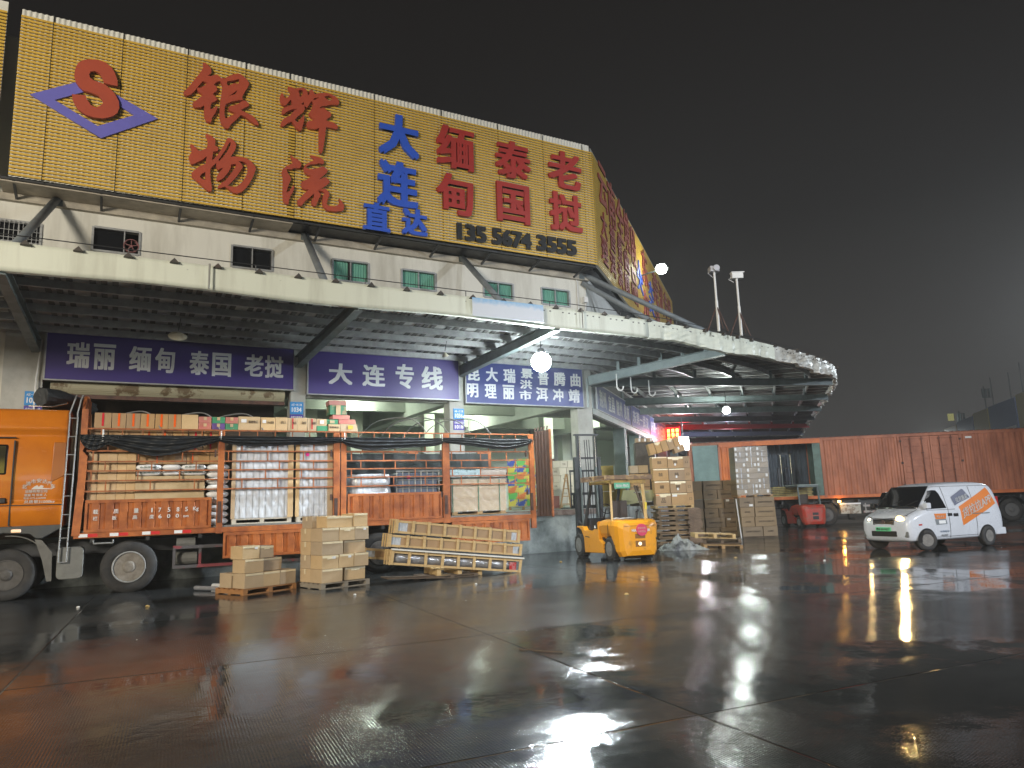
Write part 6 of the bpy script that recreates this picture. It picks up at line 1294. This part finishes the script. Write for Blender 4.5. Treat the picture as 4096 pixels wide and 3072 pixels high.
# closed double side doors
for i,(a,b) in enumerate(((13.0,14.36),(14.38,15.74))):
    m=MB(); y=cy-.02; m.box(a,b,y,y+.04,zb+.1,zt-.14)
    m.box(a,a+.09,y-.03,y,zb+.1,zt-.14); m.box(b-.09,b,y-.03,y,zb+.1,zt-.14); m.box(a+.09,b-.09,y-.03,y,zt-.26,zt-.14); m.box(a+.09,b-.09,y-.03,y,zb+.1,zb+.2)
    for z in (1.85,2.25,2.55,2.85,3.20,3.85): m.prism([(a+.10,z),(b-.10,z),(b-.10,z+.10),(a+.10,z+.10)],y-.03,y)
    d=m.build('side_door',CONT,ct,bevel=.008)
    for x in (a+.42,b-.38):
        m=MB(); m.tube([(x,y-.06,zb+.12),(x,y-.06,zt-.16)],.022,6)
        for z in (zb+.3,2.6,3.5,zt-.3): m.box(x-.05,x+.05,y-.07,y-.03,z,z+.06)
        m.build('lock_rod',mat('rod_paint',(.16,.05,.03),.5),d)
    m=MB(); 
    for z in (1.9,3.0,4.1): m.box((a-.08) if i==0 else b-.02,(a+.02) if i==0 else b+.08,y-.06,y-.03,z,z+.10)
    m.build('hinge',RUST,d)
m=MB(); m.box(16.05,16.35,cy-.005,cy+.0,4.16,4.26); m.build('number_patch',LABELW,ct)
m=MB(); m.box(4.62,4.74,cy-.003,cy+.0,3.68,3.72); m.box(5.0,5.12,cy-.003,cy,3.68,3.72); m.build('white_patch',LABELW,ct)
m=MB(); m.box(3,24,cy+.7,cy+.85,1.0,zb-.06); m.box(3,24,cb-.85,cb-.7,1.0,zb-.06)
for i in range(17): m.box(3.2+1.25*i,3.3+1.25*i,cy+.1,cb-.1,1.15,1.3)
m.build('chassis',STEELD,ct)
for x in (7.85,9.12,17.75,19.05,20.35):
    wheel(x,y=cy+.05,R=.555,parent=ct,rimM=mat('dusky_rim',(.10,.10,.10),.6),holes=8)
for x in (9.12,17.75):
    m=MB(); m.grid(lambda u,v:(x+.68*cos(pi*(.12+.76*u)),cy+.02+.5*v,.58+.68*sin(pi*(.12+.76*u))),14,2); m.build('mudguard',BLACKP,ct,solid=.02)
m=MB(); m.box(9.80,10.78,cy+.03,cy+.5,.58,1.10); m.build('tool_box',mat('worn_white_box',(.42,.40,.34),.5,(.18,.12,.08),6,.8,contrast=(.48,.56)),ct,bevel=.02)
m=MB(); m.box(9.79,10.79,cy+.01,cy+.03,1.06,1.13); m.build('white_reflector',RW,ct)
m=MB()
for z in (.62,.92): m.box(10.9,12.9,cy+.05,cy+.08,z,z+.10)
for x in (11.0,11.9,12.8): m.box(x,x+.05,cy+.08,cy+.11,.6,1.1)
m.build('side_guard',mat('reflective_guard',(.30,.28,.26),.4,(.35,.05,.05),2,.9,contrast=(.5,.53)),ct)
m=MB(); m.box(9.68,9.84,cy-.03,cy+.02,1.17,1.27); m.build('turn_lamp',emitm('turn_amber',(1,.42,.05),26),ct,bevel=.02); lamp('POINT','lamp_light',FC.w(9.76,cy-.15,1.2),10,(1,.5,.1),.05)
m=MB(); m.tube([(10.2,cy+.3,.5),(10.5,cy+.3,.5)],.22,12); m.build('spare_wheel',TYRE,ct)
t=thing('plank_pile','pile of yellow planks on the floor of the open container body','timber',(6.6,cy+.25,zb+.1),FC)
for i in range(6): m=MB(); m.box(6.55+.03*(i%3),8.6-.05*(i%2),cy+.25+.02*(i%2),cy+1.2,zb+.1+.09*i,zb+.165+.09*i); m.build('plank',mat('yellow_plank',(.40,.32,.12),.6,(.26,.2,.08),3,.6),t)
# ---------------- white van ----------------
FV=Frame(245.6,(12.13,21.73,0)); vn=thing('delivery_van','white delivery van with orange advertising on its side and its headlights on','van',(0,0,0),FV)
ST=[ # x, zb, z sill, z shoulder, z top, half width bottom, belt, top
(1.955,.42,.46,.62,.70,.50,.58,.52),(1.92,.30,.36,.74,.86,.62,.70,.62),(1.84,.25,.32,.82,.955,.70,.765,.66),(1.70,.23,.32,.90,1.02,.755,.80,.68),(1.45,.23,.34,.98,1.10,.775,.815,.66),
(1.33,.23,.34,1.02,1.16,.78,.82,.655),(1.10,.23,.34,1.06,1.40,.785,.825,.645),(.80,.22,.34,1.08,1.69,.79,.825,.625),(.62,.22,.34,1.10,1.785,.79,.825,.62),(.30,.22,.34,1.10,1.835,.79,.825,.625),(-.5,.22,.34,1.10,1.86,.79,.825,.63),(-1.4,.23,.34,1.10,1.85,.79,.825,.63),(-1.85,.25,.36,1.08,1.81,.785,.815,.62),(-2.02,.28,.38,1.02,1.72,.77,.80,.61),(-2.10,.32,.40,.95,1.50,.74,.77,.62),(-2.14,.36,.44,.80,1.1,.70,.74,.66)]
def vsec(s):
    x,z0,z1,z2,z3,h0,h1,h2=s; hm=h1; half=[(h0*.93,z0),(h0,z1-.03),(hm*.985,z1+.08),(hm,(z1+z2)/2),(hm*.99,z2-.04),(hm*.975,z2),(h1+(h2-h1)*.45,z2+(z3-z2)*.42),(h2+.03,z3-min(.14,(z3-z2)*.35)),(h2-.02,z3-min(.05,(z3-z2)*.15)),(h2*.82,z3-.008),(h2*.4,z3+.012)]
    return [(x,y,z) for y,z in half]+[(x,-y,z) for y,z in reversed(half)]
m=MB(); m.rings([vsec(s) for s in ST]); vb=m.build('body',VAN,vn,smooth=True)
k=vb.modifiers.new('s','SUBSURF'); k.levels=1; k.render_levels=2
# surface helper on the left side: y of body at (x,z)
def sidey(x,z):
    for i in range(len(ST)-1):
        if ST[i][0]>=x>=ST[i+1][0]:
            a,b=ST[i],ST[i+1]; t=(a[0]-x)/(a[0]-b[0]); s=[a[j]+(b[j]-a[j])*t for j in range(8)]; break
    else: s=ST[-2]
    pr=[(q[2],q[1]) for q in vsec(s)[:9]]
    for i in range(len(pr)-1):
        if pr[i][0]<=z<=pr[i+1][0]: t=(z-pr[i][0])/(pr[i+1][0]-pr[i][0]); return pr[i][1]+(pr[i+1][1]-pr[i][1])*t
    return .8
def sidepatch(name,poly,mt,side=1,off=.006,par=None,n=14):
    # polygon in (x,z) cut into a strip grid that follows the flank
    xs=[p[0] for p in poly]; x0,x1=min(xs),max(xs); m=MB(); rows=[]
    for i in range(n+1):
        x=x0+(x1-x0)*i/n; x=min(max(x,x0+1e-4),x1-1e-4); zz=[]
        for a,b in zip(poly,poly[1:]+poly[:1]):
            if (a[0]-x)*(b[0]-x)<=0 and abs(a[0]-b[0])>1e-6: zz.append(a[1]+(b[1]-a[1])*(x-a[0])/(b[0]-a[0]))
        lo,hi=min(zz),max(zz); rows.append([(x,side*(sidey(x,lo+(hi-lo)*j/6)+off),lo+(hi-lo)*j/6) for j in range(7)])
    vs=[p for r in rows for p in r]; m.add(vs,[(i*7+j,(i+1)*7+j,(i+1)*7+j+1,i*7+j+1) for i in range(n) for j in range(6)])
    return m.build(name,mt,par or vn,smooth=True)
sw=sidepatch('side_window',[(1.16,1.12),(.34,1.13),(.48,1.62),(.62,1.645),(.86,1.62),(.98,1.48)],GLASS); sidepatch('side_window',[(1.16,1.12),(.34,1.13),(.48,1.62),(.62,1.645),(.86,1.62),(.98,1.48)],GLASS,-1)
gv=sidepatch('grey_advertisement',[(.02,1.43),(-.60,1.665),(-.80,1.40),(-.20,1.24),(-.04,1.18)],GVINYL,off=.009)
ov=sidepatch('orange_advertisement',[(-.19,1.15),(-1.70,1.68),(-1.88,1.20),(-.22,.61)],VINYL,off=.008,n=24)
def sidetext(s,x0,z0,x1,z1,par,mt,slope=0,off=.014):
    o=glyph(s,0,0,abs(x1-x0),z1-z0,0,mt,vn,name='lettering',bold=.02)
    for v in o.data.vertices:
        a,b,c=v.co; X=x0-a; Z=z0+c+slope*a; v.co=V((X,sidey(X,min(Z,1.75))+off,Z))
    return o
sidetext('拉货搬家',-.14,1.26,-.70,1.40,gv,LABELW,.22)
sidetext('货拉拉APP',-.28,.80,-1.76,1.08,ov,LABELW,.30)
sidepatch('orange_sticker',[(.91,.99),(.41,.985),(.43,.84),(.90,.84)],VINYL); sidepatch('grey_sticker',[(.90,.835),(.43,.835),(.41,.69),(.89,.68)],mat('grey_sticker',(.20,.22,.23),.4)); sidepatch('white_sticker',[(.76,.80),(.48,.80),(.48,.71),(.76,.71)],LABELW,off=.010)
sidetext('货运专车',.84,.875,.50,.935,None,LABELW,0,.011); sidetext('长安联达',.74,.47,.36,.52,None,mat('faded_blue',(.25,.33,.45),.5),0,.011); sidetext('纯电动物流车',.70,.37,.42,.41,None,INK,0,.011)
m=MB(); 
for s_ in (1,):
    for x in (.30,-.87): m2_=[(x,sidey(x,z)+.004,z) for z in (.32,.5,.7,.9,1.08,1.3,1.5,1.65,1.72)]; m.tube(m2_,.006,4)
    m2_=[(x,sidey(x,1.735)+.0,1.735) for x in (.9,.6,.3,0,-.5,-1,-1.5,-1.85)]; m.tube(m2_,.005,4)
    m.tube([(x,sidey(x,.35)+.003,.35) for x in (.85,.3,-.3,-.9)],.005,4); m.tube([(x,sidey(x,1.09)+.003,1.09) for x in (1.15,.7,.3,0)],.006,4)
m.build('door_gap',BLACKP,vn)
m=MB(); m.box(-1.48,-.72,sidey(-1,.93)-.01,sidey(-1,.93)+.012,.925,.95); m.build('sliding_door_track',STEELG,vn)
m=MB(); m.box(-.10,.10,sidey(0,.92)-.01,sidey(0,.92)+.014,.885,.975); m.build('sliding_door_handle',BLACKP,vn,bevel=.01)
m=MB(); m.box(.16,.34,sidey(.2,.94)-.01,sidey(.2,.94)+.014,.905,.985); m.build('door_handle',BLACKP,vn,bevel=.01)
for s_ in (1,-1):
    m=MB(); m.box(1.12,1.30,s_*.86-.07,s_*.86+.07,1.14,1.30); m.build('wing_mirror',VAN if s_>0 else BLACKP,vn,bevel=.03)
# windscreen
m=MB()
def ws(u,v):
    x=1.44-.80*v+.03*(1-(2*u-1)**2); z=1.115+.665*v; return (x+.012,(2*u-1)*(.70-.14*v),z+.02)
m.grid(lambda u,v:(lambda x,z:(x+.03,(2*u-1)*(.70-.11*v),z+.012))(1.36-.68*v+.05*(1-(2*u-1)**2)*(1-v),1.145+.60*v),14,8); m.build('windscreen',GLASS,vn,smooth=True,solid=.006)
m=MB(); m.bar((1.40,-.45,1.16),(1.20,.1,1.37),.015); m.bar((1.40,.15,1.16),(1.22,.6,1.36),.015); m.build('wiper',BLACKP,vn)
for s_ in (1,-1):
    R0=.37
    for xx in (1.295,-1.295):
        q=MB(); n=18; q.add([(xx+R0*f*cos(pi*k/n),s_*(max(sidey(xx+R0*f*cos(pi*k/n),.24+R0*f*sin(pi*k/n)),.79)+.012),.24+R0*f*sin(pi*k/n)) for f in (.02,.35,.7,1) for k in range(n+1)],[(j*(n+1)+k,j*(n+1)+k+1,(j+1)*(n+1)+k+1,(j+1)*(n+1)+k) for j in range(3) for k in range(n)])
        q.build('wheel_arch_shade',DARKV,vn)  # black disc on the flank, painted for the shaded wheel hollow
def vwheel(x,side,steer=0):
    R=.29; y=side*.85; m=MB(); s=side; m.lathe([(y-s*.06,R*.50),(y+s*.01,R*.60),(y+s*.012,R*.80),(y-s*.005,R*.96),(y-s*.03,R),(y-s*.17,R),(y-s*.19,R*.9)],28,'y',(x,0,R)); 
    w=m.build('wheel',TYRE,vn,smooth=True); q=MB(); q.lathe([(y+s*.014,R*.58),(y-s*.01,R*.54),(y-s*.05,R*.50),(y-s*.03,R*.40),(y-s*.035,R*.25),(y-s*.01,R*.2),(y,.001)],24,'y',(x,0,R)); q.build('rim',mat('van_rim',(.20,.19,.175),.4,(.07,.065,.06),6,.6),w)
    h=MB()
    for k in range(12): a=2*pi*k/12; h.lathe([(y-s*.028,.001),(y-s*.027,.022)],7,'y',(x+R*.50*cos(a),0,R+R*.50*sin(a)))
    h.build('rim_holes',DARKV,w)
    if steer:
        M=Mx.Translation((x,y-s*.1,R))@Mx.Rotation(steer,4,'Z')@Mx.Translation((-x,-(y-s*.1),-R))
        for o in (w,)+tuple(children(w)): o.data.transform(M)
for x in (-1.295,): vwheel(x,1); vwheel(x,-1)
vwheel(1.295,1,R_(-22)); vwheel(1.295,-1,R_(-22))
# front
HL=emitm('headlight_glow',(1,.60,.16),9); HL2=emitm('headlight_glow_dim',(1,.82,.5),3.5)
for s_,hm in ((1,HL),(-1,HL2)):
    pts=[(.26,.72),(.50,.70),(.70,.745),(.78,.90),(.66,.97),(.44,.93),(.30,.84)]
    def fx(y): return 1.955-.10*abs(y/.6)**2.2-(.12 if abs(y)>.7 else 0)
    m=MB(); P=[(fx(y)+.025-(z-.72)*.30,s_*y,z) for y,z in pts]; c=(sum(p[0] for p in P)/7+.02,sum(p[1] for p in P)/7,sum(p[2] for p in P)/7)
    m.add(P+[c],[(i,(i+1)%7,7) for i in range(7)]); m.build('headlight_housing',mat('headlight_lens',(.16,.16,.15),.08,spec=.9,coat=.5),vn)
    m=MB(); rr0=1.7 if s_>0 else .9; m.lathe([(c[0]-.01,.001),(c[0]+.02,.09*rr0),(c[0]+.038,.08*rr0),(c[0]+.052,.04*rr0),(c[0]+.055,.001)],16,'x',(0,c[1]-s_*.03,c[2]-.01)); m.build('headlight',hm,vn)  # near lens enlarged to hold the headlight's glow
    hp=FV.w(c[0]+.16,c[1],c[2]); tg=FV.w(c[0]+8,c[1]+1.5*s_+2.2,0)
    l=lamp('SPOT','headlight_beam',hp,420 if s_>0 else 160,(1,.66,.25),.05,tg,75,.8)
    m=MB(); m.box(1.86,1.925,s_*.60-.12,s_*.60+.12,.38,.54); m.build('fog_lamp_recess',PLG,vn,bevel=.02)
m=MB(); m.box(1.90,1.965,-.33,.33,.745,.765); m.box(1.90,1.962,-.33,.33,.79,.805); m.box(1.88,1.94,-.32,.32,.85,.862); m.build('grille_bar',CHROME,vn)
m=MB(); m.box(1.87,1.945,-.34,.34,.725,.875); m.build('grille',BLACKP,vn)
m=MB(); m.lathe([(1.94,.055),(1.968,.05),(1.972,.001)],16,'x',(0,0,.80)); m.build('front_badge',mat('badge_dark',(.08,.05,.05),.3),vn)
m=MB(); m.box(1.88,1.975,-.40,.40,.40,.55); m.build('lower_grille',BLACKP,vn,bevel=.015)
m=MB(); m.box(1.955,1.985,-.24,.24,.545,.655); m.build('number_plate',mat('plate_green',(.14,.62,.30),.4),vn)
o=glyph('粤B·BN9837',0,.562,.43,.638,0,INK,vn,name='plate_text',bold=.02)
m2=MB(); m2.tube([(1.80,-.66,.975),(1.90,-.40,.90),(1.935,0,.885),(1.90,.40,.90),(1.80,.66,.975)],.008,4); m2.tube([(1.45,-.72,1.125),(1.80,-.66,.985)],.006,4); m2.tube([(1.45,.72,1.125),(1.80,.66,.985)],.006,4); m2.build('bonnet_gap',BLACKP,vn)
for v in o.data.vertices: a,b,c=v.co; v.co=V((1.990,-.215+a,c))
m=MB(); m.box(1.44,1.56,sidey(1.5,.7)-.02,sidey(1.5,.7)+.01,.69,.73); m.build('side_marker',mat('marker_red',(.45,.03,.02),.3),vn)
m=MB(); m.box(-2.18,-1.75,-.80,.80,.30,.50); m.build('rear_bumper',VAN,vn,bevel=.03)
m=MB(); m.box(-2.14,-2.02,.60,.70,1.0,1.4); m.build('tail_lamp',mat('tail_red',(.35,.02,.02),.2),vn,bevel=.01)
# ---------------- far buildings in the mist ----------------
fb=thing('market_building','hazy market building hung with coloured sign panels and antennas, beyond the container truck','building',(80,133,0))
A_=V((84,150,0)); B_=V((56,66,0)); dd=(B_-A_).normalized(); LL=(B_-A_).length; nn=V((dd.y,-dd.x,0)); 
if nn.dot(-A_)<0: nn=-nn
def fseg(a,b,z0,z1,off,mt,name,t=.3):
    m=MB(); p=A_+dd*a+nn*off; q=A_+dd*b+nn*off; wallseg(m,p,q,z0,z1,t,1 if V((-dd.y,dd.x,0)).dot(nn)<0 else -1); return m.build(name,mt,fb)
fseg(0,LL,0,9.2,0,mat('far_wall',(.30,.30,.28),.7,(.2,.2,.19),.2,.6),'wall',12)
cols=[('far_teal',(.16,.36,.30)),('far_pink',(.42,.30,.28)),('far_blue',(.03,.10,.32)),('far_orange',(.34,.20,.06)),('far_blue2',(.08,.12,.26)),('far_yellow',(.42,.33,.06)),('far_blue3',(.08,.13,.28)),('far_yellow2',(.40,.32,.08)),('far_olive',(.30,.27,.10))]
x=2
for i,(n_,c) in enumerate(cols):
    w_=(7,6.5,7,9,10,8,12,14,14)[i]; b=min(x+w_-.4,LL-.2); h=(9.6,10.4,11.2,12.2,12.6,12.9,13.0,13.2,13.4)[i]
    fseg(x,b,7.6 if i>1 else 8.2,h,.5,mat(n_,c,.5),'sign_panel'); 
    if i in(2,4,6): fseg(x+.8,b-.8,8.6,9.5,.56,mat('far_white',(.45,.47,.48),.5),'sign_lettering_strip',.04)
    if i in(1,): fseg(x,b,8.9,9.3,.56,mat('far_red',(.4,.05,.05),.5),'sign_stripe',.04)
    x+=w_
    if x>LL-3: break
m=MB(); p=A_+dd*30+nn*.9; m.box(p.x-.5,p.x+.5,p.y-.1,p.y,13.0,14.2); m.build('yellow_sign',emitm('yellow_box',(.7,.65,.1),.25),fb)
for i,(f,h,kk) in enumerate(((19,15.6,1),(35.5,17.8,1),(39.5,18.6,0),(48,18.0,2),(53,18.6,2))):
    p=A_+dd*f-nn*3; t=thing('antenna_mast','antenna mast on the far market roof, %s from the left'%ordn[i],'antenna mast',(p.x,p.y,12),FG,'antenna masts on the far roof')
    m=MB(); m.tube([(p.x,p.y,9),(p.x,p.y,h)],.09,6); m.build('pole',STEELD,t)
    if kk==1:
        m=MB()
        for dx in (-.5,.5,0): m.box(p.x+dx-.14,p.x+dx+.14,p.y-.5-.2*abs(dx),p.y-.35,h-2.0,h-.5)
        m.build('panel_antenna',STEELG,t)
    if kk==2:
        m=MB(); m.tube([(p.x,p.y,h*.72),(p.x+2.6,p.y,12)],.04,4); m.tube([(p.x,p.y,h*.72),(p.x-1.6,p.y,12)],.04,4); m.build('guy_wire',STEELD,t)
p=A_+dd*14.5+nn*1.5
t=thing('far_floodlight','small bright floodlight on the far market building','lamp',(p.x,p.y,11.3)); m=MB(); m.box(p.x-.5,p.x+.5,p.y-.3,p.y,11.0,11.7); m.build('lens',emitm('far_flood',(.95,1,.98),22),t); m=MB(); m.tube([(p.x,p.y,11.3),(p.x+.5,p.y+1.5,10.5)],.08,5); m.build('arm',STEELD,t)
lamp('POINT','lamp_light',(p.x,p.y-2,11.3),2500,(.9,1,1),.5)
lamp('POINT','unseen_floodlight',(47,55,15),15000,(.85,.95,1),.6)  # added out of view to brighten the far panels and the mist
# air
hz=MB(); hz.box(-60,135,-30,175,-1,31); 
hm=bpy.data.materials.new('night_mist'); hm.use_nodes=True; N=hm.node_tree.nodes; N.remove(N['Principled BSDF']); pv=N.new('ShaderNodeVolumePrincipled'); pv.inputs['Color'].default_value=(.93,.92,.92,1); pv.inputs['Density'].default_value=.0011; pv.inputs['Anisotropy'].default_value=.3
hm.node_tree.links.new(pv.outputs[0],N['Material Output'].inputs['Volume'])
HAZE=1
if HAZE: tag(hz.build('haze',hm),kind='stuff')

# ---------------- lit warehouse on the far side of the yard, behind the photographer: seen only as reflections ----------------
ob=thing('opposite_warehouse','warehouse with lit windows and signs across the yard','building',(-10,-38,0))
m=MB(); m.box(-55,40,-46,-38,0,11); m.build('wall',WALL,ob)
WY=emitm('lit_sign_yellow',(1,.80,.12),2.6); WW=emitm('lit_window',(.95,.95,1),3.2)
for i in range(12):
    for j in range(2):
        m=MB(); m.box(-48+6*i,-44.5+6*i,-37.98,-37.9,3.2+2.0*j,4.6+2.0*j); m.box(-46.2+6*i+1.9,-43+6*i+.6,-37.98,-37.9,3.2+2.0*j,4.6+2.0*j)
        m.build('window',WY if i%3==0 else WW,ob)
m=MB(); m.box(-48,20,-37.98,-37.85,8.2,8.7); m.build('lit_sign',WY,ob)
